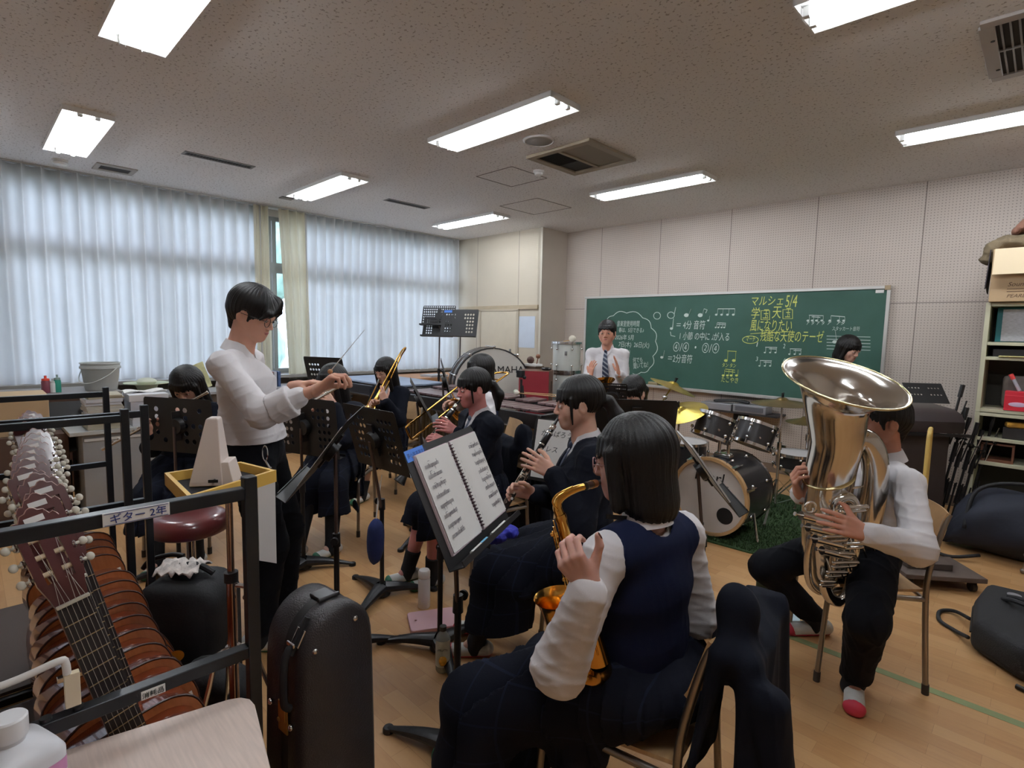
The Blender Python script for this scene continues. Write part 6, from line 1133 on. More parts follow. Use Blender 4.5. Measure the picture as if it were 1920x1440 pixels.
# ---------------------------------------------------------------- organic shapes: blended distance fields, meshed
class Field:
    def __init__(s, lo, hi, h):
        s.h = h; s.lo = np.array(lo, float)-3*h; s.n = (np.ceil((np.array(hi, float)-s.lo)/h)+4).astype(int); s.f = np.full(tuple(s.n), .25, np.float32)
    def sub(s, lo, hi):
        a = np.clip(np.floor((np.array(lo)-s.lo)/s.h).astype(int), 0, s.n); b = np.clip(np.ceil((np.array(hi)-s.lo)/s.h).astype(int)+1, 0, s.n)
        if (b <= a).any(): return None
        ax = [(s.lo[i]+s.h*np.arange(a[i], b[i])).astype(np.float32) for i in range(3)]
        return (slice(a[0], b[0]), slice(a[1], b[1]), slice(a[2], b[2])), ax[0][:, None, None], ax[1][None, :, None], ax[2][None, None, :]
    def op(s, sl, d, k, mode):
        o = s.f[sl]
        if mode == 'u': h = np.clip(.5+.5*(o-d)/k, 0, 1); s.f[sl] = o*(1-h)+d*h-k*h*(1-h)
        else: d = -d; h = np.clip(.5-.5*(o-d)/k, 0, 1); s.f[sl] = o*(1-h)+d*h+k*h*(1-h)
    def cap(s, a, b, ra, rb=None, k=.02, sq=None, mode='u'):
        a = np.array(a, float); b = np.array(b, float); rb = ra if rb is None else rb; R = max(ra, rb)*(sq[1] if sq else 1)+k+2*s.h
        q = s.sub(np.minimum(a, b)-R, np.maximum(a, b)+R)
        if q is None: return s
        sl, x, y, z = q; d = b-a; L2 = d@d+1e-12
        t = np.clip(((x-a[0])*d[0]+(y-a[1])*d[1]+(z-a[2])*d[2])/L2, 0, 1); wx, wy, wz = x-a[0]-t*d[0], y-a[1]-t*d[1], z-a[2]-t*d[2]
        if sq: L, f = sq; m = (wx*L[0]+wy*L[1]+wz*L[2])*(1-1/f); wx, wy, wz = wx-m*L[0], wy-m*L[1], wz-m*L[2]
        s.op(sl, np.sqrt(wx*wx+wy*wy+wz*wz)-(ra+t*(rb-ra)), k, mode); return s
    def ell(s, c, r, R=None, k=.02, mode='u'):
        c = np.array(c, float); m = max(r)+k+2*s.h; q = s.sub(c-m, c+m)
        if q is None: return s
        sl, x, y, z = q; x, y, z = x-c[0], y-c[1], z-c[2]
        if R is not None: R = np.asarray(R); x, y, z = [x*R[0, i]+y*R[1, i]+z*R[2, i] for i in range(3)]
        k0 = np.sqrt((x/r[0])**2+(y/r[1])**2+(z/r[2])**2)+1e-6; k1 = np.sqrt((x/r[0]**2)**2+(y/r[1]**2)**2+(z/r[2]**2)**2)+1e-6
        s.op(sl, k0*(k0-1)/k1, k, mode); return s
    def cut(s, p, n, k=.004, wav=None):
        """remove the side of the plane that n points to"""
        sl, x, y, z = s.sub(s.lo, s.lo+s.h*s.n); n = np.array(n, float)/np.linalg.norm(n); d = (x-p[0])*n[0]+(y-p[1])*n[1]+(z-p[2])*n[2]
        if wav is not None: d = d+wav(x, y, z)
        s.f[sl] = np.maximum(s.f[sl], d[:s.f.shape[0]]); return s
    def warp(s, fn): sl, x, y, z = s.sub(s.lo, s.lo+s.h*s.n); s.f[sl] += fn(x, y, z).astype(np.float32); return s
    def mesh(s):
        f = s.f; S = f < 0; n = S.shape; c = np.zeros(tuple(k-1 for k in n), np.int8)
        for dx in (0, 1):
            for dy in (0, 1):
                for dz in (0, 1): c += S[dx:n[0]-1+dx, dy:n[1]-1+dy, dz:n[2]-1+dz]
        I = np.argwhere((c > 0) & (c < 8)); 
        if not len(I): return np.zeros((0, 3)), np.zeros((0, 4), int)
        acc = np.zeros((len(I), 3)); cnt = np.zeros(len(I)); cor = [(i, j, k) for i in (0, 1) for j in (0, 1) for k in (0, 1)]
        val = {q: f[I[:, 0]+q[0], I[:, 1]+q[1], I[:, 2]+q[2]] for q in cor}
        for a in cor:
            for ax in range(3):
                if a[ax] == 0:
                    b = list(a); b[ax] = 1; b = tuple(b); va, vb = val[a], val[b]; m = (va < 0) != (vb < 0); t = np.where(m, va/(va-vb+1e-12), 0)
                    for q in range(3): acc[:, q] += np.where(m, a[q]+(t if q == ax else 0), 0)
                    cnt += m
        P = s.lo+s.h*(I+acc/cnt[:, None]); idx = np.full(c.shape, -1, np.int64); idx[I[:, 0], I[:, 1], I[:, 2]] = np.arange(len(I)); F = []
        for ax in range(3):
            o1, o2 = [q for q in range(3) if q != ax]; sa = [slice(1, -1)]*3; sb = [slice(1, -1)]*3; sa[ax] = slice(0, -1); sb[ax] = slice(1, None)
            A, B_ = S[tuple(sa)], S[tuple(sb)]; E = np.argwhere(A != B_); 
            if not len(E): continue
            ins = A[E[:, 0], E[:, 1], E[:, 2]]; e = E.copy(); 
            for q in (o1, o2): e[:, q] += 1
            q4 = []
            for d1, d2 in ((-1, -1), (0, -1), (0, 0), (-1, 0)):
                g = e.copy(); g[:, o1] += d1; g[:, o2] += d2; q4.append(idx[g[:, 0], g[:, 1], g[:, 2]])
            Q = np.stack(q4, 1); flip = ins if ax != 1 else ~ins; Q[~flip] = Q[~flip][:, ::-1]; F.append(Q)
        return P, np.concatenate(F)
def join(parts):
    n = 0; V_, F_ = [], []
    for v, f in parts: V_.append(v); F_.append(f+n); n += len(v)
    return np.concatenate(V_), np.concatenate(F_)
def organic(name, v, f, m, parent, disp=None, **k):
    me = bpy.data.meshes.new(name); me.vertices.add(len(v)); me.vertices.foreach_set('co', v.astype(np.float32).ravel()); me.loops.add(len(f)*4); me.loops.foreach_set('vertex_index', f.astype(np.int32).ravel())
    me.polygons.add(len(f)); me.polygons.foreach_set('loop_start', np.arange(len(f), dtype=np.int32)*4); me.update(calc_edges=True)
    if disp is not None:
        nr = np.empty(len(v)*3, np.float32); me.vertex_normals.foreach_get('vector', nr); v = v+nr.reshape(-1, 3)*disp(v)[:, None]; me.vertices.foreach_set('co', v.astype(np.float32).ravel()); me.update()
    return link(name, me, m, parent, smooth=4, **k)
def folds(seed, amp, fr=1.0, along=None):
    fr *= 2.5
    r = np.random.RandomState(seed); D = r.normal(size=(5, 3)); D /= np.linalg.norm(D, axis=1)[:, None]; E = r.normal(size=(5, 3)); ph = r.uniform(0, 6, 5)
    if along is not None: a = np.array(along, float); a /= np.linalg.norm(a); D -= .85*(D@a)[:, None]*a; 
    def fn(P):
        w = np.zeros(len(P))
        for i in range(5): q = P@D[i]*(26+11*i)*fr+ph[i]+1.6*np.sin(P@E[i]*9*fr+i); w += (1-np.abs(np.sin(q*.5)))**2.2*(1-.12*i)*(.5+.5*np.sin(P@E[4-i]*7+ph[i]))
        return amp*(w-.9)
    return fn
def ik(a, t, l1, l2, pole):
    a = np.array(a, float); t = np.array(t, float); d = t-a; D = np.linalg.norm(d); Dm = min(D, (l1+l2)*.985); u = d/D; x = (l1*l1-l2*l2+Dm*Dm)/(2*Dm); h = math.sqrt(max(0, l1*l1-x*x)); p = np.array(pole, float); p = p-u*(p@u); p /= np.linalg.norm(p)
    return a+u*x+p*h, a+u*Dm
SKINM = {}
def skin(col): return mat('skin_%d_%d_%d' % col, col, .55, var=.05, vscale=14, spec=.35, sss=.12)
HAIR = mat('hair_black', (15, 12, 12), .42, spec=.35, bump=.35, bscale=90, stretch=(6, 6, .4)); LIPS = mat('lips_rose', (176, 104, 100), .45); EYEW = mat('eye_white', (214, 206, 200), .35); IRIS = mat('iris_dark', (28, 20, 18), .2)
NAVY = mat('blazer_navy', (15, 18, 29), .9, spec=.2, bump=.15, bscale=400); SKIRT = mat('skirt_navy', (17, 20, 32), .9, spec=.2, bump=.12, bscale=400); VEST = mat('vest_navy', (19, 26, 54), .92, spec=.2, bump=.25, bscale=500); SHIRT = mat('shirt_white', (222, 218, 220), .75, bump=.08, bscale=500); TROU = mat('trousers_black_navy', (12, 13, 19), .9, spec=.2)
SOCK = mat('sock_black', (20, 20, 24), .9); TIE = mat('tie_navy', (34, 42, 66), .6)
def plaid():
    N, Lk, b = nodes_of(SKIRT); tc = N.new('ShaderNodeTexCoord'); s = N.new('ShaderNodeSeparateXYZ'); Lk.new(tc.outputs['Object'], s.inputs[0]); L = []
    for ax, fr in ((0, 9), (1, 9), (2, 9)): L.append(math_n(N, Lk, 'GREATER_THAN', math_n(N, Lk, 'ABSOLUTE', math_n(N, Lk, 'SUBTRACT', math_n(N, Lk, 'FRACT', math_n(N, Lk, 'MULTIPLY', s.outputs[ax], fr)), .5)), .475))
    m = math_n(N, Lk, 'MAXIMUM', L[0], L[2]); Lk.new(mixc(N, Lk, math_n(N, Lk, 'MULTIPLY', m, .5), lin((15, 18, 30)), lin((32, 38, 58))), b.inputs['Base Color'])
plaid()
def hand(side, curl=(.5, .6, .7, .8), thumb=(.4, .3), spread=.08, h=.0028, s=1.0):
    """local: wrist at 0, fingers +Y, back +Z; thumb on +X for the left hand"""
    g = 1 if side == 'L' else -1; F = Field((-.075, -.085, -.10), (.075, .20, .05), h); X = (.027, .0095, -.009, -.0265)
    F.cap((0, -.022, 0), (0, .01, 0), .0225, .0215, .01, sq=((1, 0, 0), 1.25))
    for i, x in enumerate(X): F.cap((g*x*.55, .005, -.002), (g*x, .080-.004*abs(i-1.3), 0), .0145, .0105, .010)
    F.ell((g*.020, .035, -.010), (.014, .026, .012), k=.012)
    for i, x in enumerate(X):
        p = V(g*x, .082-.005*abs(i-1.3), 0); a = 0; sp = (1.4-i)*spread*g
        for j, (L, r) in enumerate(((.040, .0090), (.025, .0080), (.020, .0070))):
            L *= (.95, 1.06, 1.0, .80)[i]; a += curl[i]*(.95, 1.1, .7)[j]; d = V(math.sin(sp)*math.cos(a), math.cos(sp)*math.cos(a), -math.sin(a)); q = p+d*L; F.cap(p, q, r*(1 if i < 3 else .9), r*.92*(1 if i < 3 else .9), .0035); p = q
    a, b = thumb; p0 = V(g*.018, .018, -.006); p1 = p0+V(g*.030*math.cos(b*.3), .030, -.012-.018*b); d = V(g*math.cos(a+.5), math.sin(a+.5)*.9, -b*.9); d /= np.linalg.norm(d); p2 = p1+d*.030; d2 = d+V(-g*.3, .3, -.2*b); d2 /= np.linalg.norm(d2); p3 = p2+d2*.024
    F.cap(p0, p1, .0135, .0115, .010); F.cap(p1, p2, .0110, .0098, .004); F.cap(p2, p3, .0098, .0082, .003)
    v, f = F.mesh(); return v*s, f
def head_mesh(sx, nb, h, male=False, puff=0):
    """local x left, y forward, z up; nb neck base in local coordinates"""
    F = Field((-.10, -.13, min(-.13, nb[2]-.05)), (.10, .13, .13), h); w = 1.05 if male else 1.0
    F.ell((0, -.012, .026), (.073*w, .092, .086)); F.ell((0, .020, -.026), (.062*w, .066, .078), k=.03)
    for g in (-1, 1): F.cap((g*.048*w, -.002, -.042), (g*.014, .058, -.086), .022, .018, .03); F.ell((g*.036, .052, -.030), (.024+puff*.006, .021+puff*.006, .026), k=.02)
    F.ell((0, .064, -.088), (.021, .016, .015), k=.02); F.cap((-.030, .080, .019), (.030, .080, .019), .009, k=.022)
    F.ell((0, .076, -.058), (.027, .014, .021), k=.016)
    for g in (-1, 1): F.ell((g*.032, .097, .000), (.018, .012, .0105), k=.010, mode='s'); F.ell((g*.0315, .0765, .0005), (.0145, .0125, .0105), k=.005)
    F.cap((0, .083, .010), (0, .1015, -.028), .0065, .0095, .010)
    for g in (-1, 1): F.ell((g*.0105, .094, -.0325), (.0075, .0095, .0065), k=.006)
    for g in (-1, 1):
        F.ell((g*.075*w, -.010, -.008), (.008, .019, .031), k=.006); F.ell((g*.084*w, -.007, -.004), (.0065, .011, .019), k=.004, mode='s')
    F.cap((0, -.022, -.05), nb, .047*w, .052*w, .02); F.cap((.0, .0, -.068), (nb[0], nb[1]+.03, nb[2]), .036*w, .04*w, .02); return F.mesh()
def hair_mesh(style, h):
    zb = dict(bob=-.155, long=-.36, pony=-.20, short=-.12, side=-.13, twin=-.30, bun=-.2)[style]; F = Field((-.14, -.20, zb-.05), (.14, .15, .15), h)
    F.ell((0, -.018, .034), (.087, .104, .094))
    if style in ('bob', 'long', 'twin'):
        F.cap((0, -.03, .02), (0, -.035, zb+.05 if style != 'twin' else -.08), .080, .078, .03, sq=((1, 0, 0), 1.22))
        F.ell((0, .125, -.10), (.064, .112, .150), k=.012, mode='s'); F.ell((0, .09, -.03), (.058, .055, .062), k=.01, mode='s')
        if style in ('bob', 'long'):
            F.cap((0, .0, -.10), (0, .02, zb), .05, .058, k=.02, mode='s') if style == 'long' else None
            for g in (-1, 1): F.cap((g*.070, .045, .03), (g*.080, .035, -.10 if style == 'bob' else zb+.03), .018, .020, .015)
        if style == 'twin':
            for g in (-1, 1): F.cap((g*.068, .03, .02), (g*.082, .00, zb+.03), .018, .013, .012)
    elif style == 'pony':
        F.ell((0, .105, -.075), (.070, .105, .105), k=.012, mode='s'); F.ell((0, -.02, -.152), (.12, .12, .10), k=.045, mode='s'); [F.ell((g*.092, -.006, -.014), (.022, .024, .040), k=.008, mode='s') for g in (-1, 1)]; F.ell((0, -.125, -.005), (.020, .022, .020), k=.01)
        F.cap((0, -.135, .0), (0, -.165, -.07), .026, .034, .02); F.cap((0, -.165, -.07), (0, -.150, -.155), .034, .014, .02)
        for g in (-1, 1): F.cap((g*.072, .040, .03), (g*.073, .040, -.075), .008, .004, .008)
    elif style == 'short': F.ell((0, .105, -.065), (.075, .085, .098), k=.012, mode='s'); F.ell((0, .055, -.165), (.13, .13, .11), k=.02, mode='s'); F.ell((0, -.03, -.20), (.12, .13, .11), k=.045, mode='s'); [F.ell((g*.085, .005, -.045), (.028, .034, .062), k=.01, mode='s') for g in (-1, 1)]
    elif style == 'side':
        F.ell((0, -.015, .050), (.090, .104, .088), k=.03); F.cap((.03, .075, .085), (-.045, .100, .035), .026, .016, .02); F.cap((-.045, .098, .040), (-.070, .078, .004), .012, .006, .008); F.cap((.03, .075, .085), (.060, .086, .045), .020, .013, .02); F.cap((.06, .086, .045), (.074, .066, .006), .011, .006, .008)
        F.ell((0, .105, -.075), (.066, .075, .085), k=.01, mode='s'); F.ell((0, .055, -.165), (.13, .13, .11), k=.02, mode='s'); F.ell((0, -.03, -.205), (.12, .13, .11), k=.045, mode='s'); [F.ell((g*.088, .010, -.045), (.029, .036, .068), k=.01, mode='s') for g in (-1, 1)]
    if style in ('short', 'side'): F.cap((0, -.082, .0), (0, -.072, -.080), .034, .016, .02, sq=((1, 0, 0), 1.7)); [F.cap((g*.068, .030, .02), (g*.072, .026, -.022), .010, .005, .008) for g in (-1, 1)]
    # fringe
    if style != 'side':
        for i in range(13):
            x = (i-6)*.0105; y = math.sqrt(max(.0, 1-(x/.082)**2))*.082; b = .022+.007*math.sin(i*2.3)+(.014 if style == 'short' else 0)+abs(x)*.05
            F.cap((x*.85, y-.004, .062), (x*1.04, y+.010, b), .010, .0045, .006)
    v, f = F.mesh()
    ph = np.arctan2(v[:, 0], -v[:, 1]+.02*0); r = (.0010*np.sin(ph*31+1.2*np.sin(v[:, 2]*18))+.0009*np.sin(ph*57+v[:, 2]*12))*np.clip(np.hypot(v[:, 0], v[:, 1]+.02)/.05, 0, 1)
    c = V(0, -.018, .02); d = v-c; d /= np.linalg.norm(d, axis=1)[:, None]; return v+d*r[:, None], f
def shoe(t, p, d, toe, h=.005, sc_=1.0):
    p = np.array(p, float); M = frame((d[0], d[1], 0), (0, 0, 1), (p[0], p[1], 0)); F = Field((-.06, -.10, -.01), (.06, .17, .10), h)
    F.cap((0, -.055, .034), (0, .115, .026), .030, .033, .02, sq=((1, 0, 0), 1.12)); F.cap((0, -.045, .045), (0, .02, .052), .030, .024, .02); F.cap((0, -.03, .10), (0, -.03, .06), .026, .022, .008, mode='s'); F.cut((0, 0, .002), (0, 0, -1))
    T = lambda v: v @ M[:3, :3].T*sc_+M[:3, 3]; v, f = F.mesh(); s = organic('shoe', T(v), f, mat('canvas_white', (208, 208, 204), .8, var=.06, vscale=30), t)
    F = Field((-.06, -.10, -.01), (.06, .18, .08), h); F.cap((0, -.055, .034), (0, .117, .0265), .0325, .0355, .02, sq=((1, 0, 0), 1.12)); F.cut((0, 0, .0005), (0, 0, -1)); F2 = F.f.copy(); F.cut((0, .103, 0), (0, -1, .35)); v, f = F.mesh(); organic('toe_cap', T(v), f, toe, s, label='coloured rubber toe of the shoe')
    F.f = F2; F.cut((0, 0, .015), (0, 0, 1)); v, f = F.mesh(); organic('sole', T(v), f, toe, s)
GREEN = mat('rubber_green', (40, 104, 76), .5); RED = mat('rubber_red', (196, 50, 74), .5)
def person(label, pel, hc, yaw, head, arms, legs, top, bottom, hair, s=1.0, male=False, skn=(214, 168, 148), h=.007, toe=GREEN, glasses=None, socks='short', puff=0, hem=.30, tie=None, seed=1, spread=1.0, group=None, nbo=(0, 0, 0), detail=1, skirtw=1.0, bare=.0):
    y = math.radians(yaw); f = V(math.cos(y), math.sin(y), 0); l = V(-f[1], f[0], 0); up = V(0, 0, 1); pel = np.array(pel, float); hc = np.array(hc, float)
    t = thing('person', label, 'person', (pel[0], pel[1], 0), 0, group); sk = skin(skn)
    hy, hp, hr = [math.radians(v) for v in head]; hf = V(math.cos(hy)*math.cos(hp), math.sin(hy)*math.cos(hp), -math.sin(hp)); hl = V(-math.sin(hy), math.cos(hy), 0); hu = np.cross(hf, hl)*1.0; 
    hl, hu = hl*math.cos(hr)+hu*math.sin(hr), hu*math.cos(hr)-hl*math.sin(hr); HM = np.eye(4); HM[:3, 0], HM[:3, 1], HM[:3, 2], HM[:3, 3] = hl, hf, hu, hc; hs = 1.0 if not male else 1.03; HI = np.linalg.inv(HM)
    nb = hc-hu*.10*s-up*.065*s-f*.035+V(*nbo); NB = (HI @ np.append(nb, 1))[:3]; wsh = (.168 if male else .150)*s; SH = {g: nb-up*.055*s+l*(wsh*(1 if g == 'L' else -1))-f*.005 for g in 'LR'}
    HP = {g: pel+l*(.085*s*(1 if g == 'L' else -1)) for g in 'LR'}; chest = pel+(nb-pel)*.66+f*.012; waist = pel+(nb-pel)*.30; ELB, WR, KN, AN = {}, {}, {}, {}; 
    parts = []
    Lh = lambda p: (HM @ np.append(np.array(p)*hs, 1))[:3]; TH = lambda v: (v*hs) @ HM[:3, :3].T+HM[:3, 3]
    hv, hfc = head_mesh(1, NB/hs, .0032 if detail > 1 else .0045, male, puff); parts.append((TH(hv), hfc))
    for g in 'LR':
        a = arms[g]; ELB[g], WR[g] = ik(SH[g], a[0], .275*s, .245*s, (a[1][1]-(SH[g]+np.array(a[0]))/2) if isinstance(a[1], tuple) else a[1])
        fd = np.array(a[2], float); fd /= np.linalg.norm(fd); bn = np.array(a[3], float); bn -= fd*(bn@fd); bn /= np.linalg.norm(bn); M = np.eye(4); M[:3, 0] = np.cross(fd, bn); M[:3, 1] = fd; M[:3, 2] = bn; M[:3, 3] = WR[g]
        v, q = hand(g, *(a[4] if len(a) > 4 else ()), h=.0028 if detail > 1 else .004); v = v*(1.02*s if male else .95*s); parts.append((v @ M[:3, :3].T+M[:3, 3], q))
        k = legs[g]; KN[g], AN[g] = ik(HP[g], V(k[0][0], k[0][1], .075*s+(k[0][2] if len(k[0]) > 2 else 0)), .415*s, .385*s, k[1])
    allp = [pel, nb]+list(SH.values())+list(ELB.values())+list(WR.values())+list(KN.values())+list(AN.values()); lo = np.min(allp, 0)-.2; hi = np.max(allp, 0)+.2
    B = Field(lo, hi, .009); B.cap(pel, waist, .095*s, .085*s, sq=(l, 1.35)); B.cap(waist, chest, .085*s, .10*s, sq=(l, 1.35)); B.cap(chest, nb-up*.05*s, .10*s, .06*s, sq=(l, 1.4)); B.cap(nb, nb-up*.05, .045, .06)
    for g in 'LR':
        B.cap(SH[g], ELB[g], .044*s, .036*s); B.cap(ELB[g], WR[g], .036*s, .023*s); B.cap(HP[g], KN[g], .080*s, .056*s, .03)
        cf = KN[g]+(AN[g]-KN[g])*.3-f*.012; B.cap(KN[g], cf, .050*s, .052*s, .02); B.cap(cf, AN[g], .050*s, .031*s, .02); dd = np.array(legs[g][2] if len(legs[g]) > 2 else f, float); B.cap(AN[g], V(AN[g][0], AN[g][1], .045)+dd*.04, .028, .026)
    parts.append(B.mesh()); v, q = join(parts); organic('body', v, q, sk, t)
    # face
    ey = lambda n, c, r, m, p=None: obj(n, MB().ball((0, 0, 0), (1, 1, 1), nu=14, nv=9, m=HM @ np.array([[r[0]*hs, 0, 0, c[0]*hs], [0, r[1]*hs, 0, c[1]*hs], [0, 0, r[2]*hs, c[2]*hs], [0, 0, 0, 1]])), m, t if p is None else p, smooth=4)
    for g in (-1, 1):
        e = ey('eye', (g*.0315, .0842, -.002), (.0118, .0058, .0046), EYEW); ey('iris', (g*.0310, .0885, -.0022), (.0052, .0026, .0046), IRIS, e)
        obj('eyelash', MB().tube([Lh((g*(.019+.026*u), .0895-.0085*u*u, .0015+.0035*math.sin(PI*u))) for u in np.linspace(0, 1, 6)], .0013, 5), IRIS, e); obj('eyebrow', MB().tube([Lh((g*(.015+.034*u), .0905-.012*u*u, .020+.005*math.sin(PI*u*.8))) for u in np.linspace(0, 1, 6)], [.0014, .0022, .0024, .0022, .0018, .0010], 6), HAIR, t)
    ey('lips', (0, .0885, -.0560), (.019, .0062, .0036), LIPS); ey('lips', (0, .0870, -.0620), (.016, .0062, .0042), LIPS)
    hv, hq = hair_mesh(hair, .0036 if detail > 1 else .005); organic('hair', TH(hv*V(1.02, 1, 1.02)), hq, HAIR, t)
    if glasses is not None:
        go = None
        for g in (-1, 1):
            c = (g*.034, .098, -.004); o = obj('glasses', MB().tube([Lh((c[0]+.023*math.cos(a), c[1]-abs(.023*math.cos(a))*.1, c[2]+.021*math.sin(a))) for a in [k*2*PI/24 for k in range(24)]], .0016, 6, closed=True).tube([Lh((g*.057, .095, .002)), Lh((g*.080, .06, .004)), Lh((g*.083, -.01, .002))], .0014, 6), glasses, t)
            if g < 0: go = o
        obj('bridge', MB().tube([Lh((-.011, .098, 0)), Lh((0, .101, .003)), Lh((.011, .098, 0))], .0011, 6), glasses, go)
    # clothes
    def sleeve(F, g, r0, r1, k=.03, end=.93):
        F.cap(SH[g], ELB[g], r0, r1*1.08, k); F.cap(ELB[g], ELB[g]+(WR[g]-ELB[g])*end, r1*1.08, r1*.82, k)
    def torso(F, o, low=0.0, bag=0.0):
        F.cap(pel+up*(.02+low)*s, waist, .110*s+o+bag, .098*s+o+bag*.8, .03, sq=(l, 1.32)); F.cap(waist, chest, .098*s+o+bag*.6, .108*s+o, .03, sq=(l, 1.32)); F.cap(chest, nb-up*.045*s, .106*s+o, .062*s+o, .03, sq=(l, 1.40)); F.cap(SH['L'], SH['R'], .048*s+o, .048*s+o, .04)
        for g in 'LR': F.cap(nb-up*.02*s, SH[g]+up*.004, .030+o, .042*s+o, .03)
    lo2 = np.min([pel, nb]+list(SH.values())+list(ELB.values())+list(WR.values()), 0)-.2; hi2 = np.max([pel, nb]+list(SH.values())+list(ELB.values())+list(WR.values()), 0)+.2
    def neck_hole(F, r=.056, dz=.0): F.cap(nb-up*.01+f*.0, hc-hu*.06, r, r, .006, mode='s')
    baggy = .028 if top == 'shirt' else .006
    cuff = {g: WR[g]-(WR[g]-ELB[g])*.10 for g in 'LR'}
    if top != 'blazer' or True:
        F = Field(lo2, hi2, h); torso(F, .004, bag=baggy*(top == 'shirt')); 
        if top != 'blazer': [sleeve(F, g, .056*s, (.055 if male else .058)*s, end=.93-bare) for g in 'LR']
        neck_hole(F); F.cut(pel+up*(.055 if top == 'shirt' else .06), -up)
        v, q = F.mesh(); organic('shirt', v, q, SHIRT, t, disp=folds(seed, .0050 if top == 'shirt' else .0045, 1.0))
        if top != 'blazer' and not bare:
            for g in 'LR': F = Field(cuff[g]-.09, cuff[g]+.09, h); u = (WR[g]-ELB[g]); u /= np.linalg.norm(u); F.cap(cuff[g]-u*.035, cuff[g]+u*.012, .036*s, .036*s, .01); F.cut(cuff[g]+u*.030, u); F.cut(cuff[g]-u*.04, -u); v, q = F.mesh(); organic('cuff', v, q, SHIRT, t)
        else:
            for g in 'LR':
                if bare: F = Field(cuff[g]-.25, cuff[g]+.25, h); u = (WR[g]-ELB[g]); u /= np.linalg.norm(u); e = ELB[g]+(WR[g]-ELB[g])*(.80-bare); F.cap(e-u*.10, e, .064*s, .066*s, .01); F.cut(e+u*.012, u); F.cut(e-u*.09, -u); v, q = F.mesh(); organic('cuff', v, q, SHIRT, t, disp=folds(seed+4, .004))
    # collar
    ax = hc-hu*.07-nb; ax /= np.linalg.norm(ax); ax = ax*.55+up*.45+f*.0; ax /= np.linalg.norm(ax); cl = np.cross(ax, f); cl /= np.linalg.norm(cl); cf_ = np.cross(cl, ax); cc = nb+up*.004
    rows = []
    for j in range(25):
        a = -PI+.16+(2*PI-.32)*j/24+0; d = -cf_*math.cos(a)*1.0*-1 if 0 else (cf_*math.cos(a+PI)+cl*math.sin(a+PI)); fr_ = max(0, abs(a)/PI-.55)/.45
        rows.append([cc+d*.050*s+ax*(.040-.022*fr_), cc+d*.058*s+ax*(.043-.026*fr_), cc+d*(.068+.010*fr_)*s+ax*(.012-.036*fr_), cc+d*(.074+.030*fr_**2)*s-up*(.006+.060*fr_**2)])
    obj('collar', MB().plate(rows, .003), SHIRT, t, smooth=1.2)
    if top in ('vest', 'blazer'):
        F = Field(lo2, hi2, h); torso(F, .014 if top == 'vest' else .018, low=-.02 if top == 'vest' else -.05); M_ = VEST if top == 'vest' else NAVY
        if top == 'blazer':
            for g in 'LR': sleeve(F, g, .060*s, .056*s, end=.93)
            for q_ in 'LR': F.cap(nb+up*.03, SH[q_]+up*.01, .045, .05, .02) if 0 else None
        else:
            for g in 'LR': o_ = 1 if g == 'L' else -1; F.cap(SH[g]+l*o_*.035+up*.05, SH[g]+l*o_*.030-up*.09, .052, .058, .015, sq=(f, 1.4), mode='s')
        neck_hole(F, .062 if top == 'blazer' else .066)
        vd = chest+f*.10*s-up*(.02 if top == 'blazer' else -.06); F.cap(vd, nb+f*.10+up*.02, .006, .062, .006, sq=(f, 3.0), mode='s')
        v, q = F.mesh(); organic('vest' if top == 'vest' else 'blazer', v, q, M_, t, disp=folds(seed+7, .0035 if top == 'blazer' else .0018, .8))
        if top == 'blazer':
            for g in (1, -1):   # lapels
                R_ = []
                for u in np.linspace(0, 1, 9):
                    p = nb+up*(.03-.05*u)+l*g*(.062-.050*u**1.3)+f*(.02+.125*u**.6)*1.0; p = (nb+up*.02)*(1-u)+(chest+f*.128*s-up*.03)*u+l*g*(.060*(1-u)**.8+.004)+f*.035*math.sin(PI*u)
                    w_ = .036*math.sin(PI*min(1, u*1.05+.12)); R_.append([p, p+l*g*w_*.5+f*.006-up*.004, p+l*g*w_-f*.004-up*.008])
                obj('lapel', MB().plate(R_ if g > 0 else R_[::-1], .004), NAVY, t, smooth=1.5)
    if tie is not None:
        k0 = nb+f*.060*s-up*.020; k1 = chest+f*(.118 if top == 'shirt' else .112)*s; tm = tie
        if top == 'shirt': k2 = waist+f*.128*s-up*.06; pts = [k0, k0+(k1-k0)*.5+f*.016, k1+f*.006, k1+(k2-k1)*.6+f*.008, k2]; ws = [.014, .020, .027, .034, .036]
        else: k2 = k1; pts = [k0, k0+(k1-k0)*.5+f*.012, k1-up*.01+f*.004]; ws = [.012, .018, .024]
        Pp = sm(pts, 4); n_ = len(Pp); obj('tie', MB().plate([[p+l*w_*np.interp(i/(n_-1), np.linspace(0, 1, len(ws)), ws) for w_ in (-1, 0, 1)] for i, p in enumerate(Pp)], .004), tm, t, smooth=1)
        obj('tie_knot', MB().ball(k0+f*.004, (.018, .018, .020), nu=10, nv=8), tm, t)
    # lower half
    if bottom == 'trousers':
        F = Field(lo, hi, max(h, .006)); F.cap(pel+up*.05*s, pel, .112*s, .12*s, .03, sq=(l, 1.28)); 
        for g in 'LR': kd = (AN[g]-KN[g]); F.cap(HP[g], KN[g], .098*s, .074*s, .035); F.cap(KN[g], AN[g]-kd*.0, .072*s, .058*s, .03)
        F.cut(pel+up*.095*s, up)
        for g in 'LR': pass
        F.cut((0, 0, .085*s+min(AN['L'][2], AN['R'][2])-.075*s), -up); v, q = F.mesh(); organic('trousers', v, q, TROU, t, disp=folds(seed+2, .006, .7))
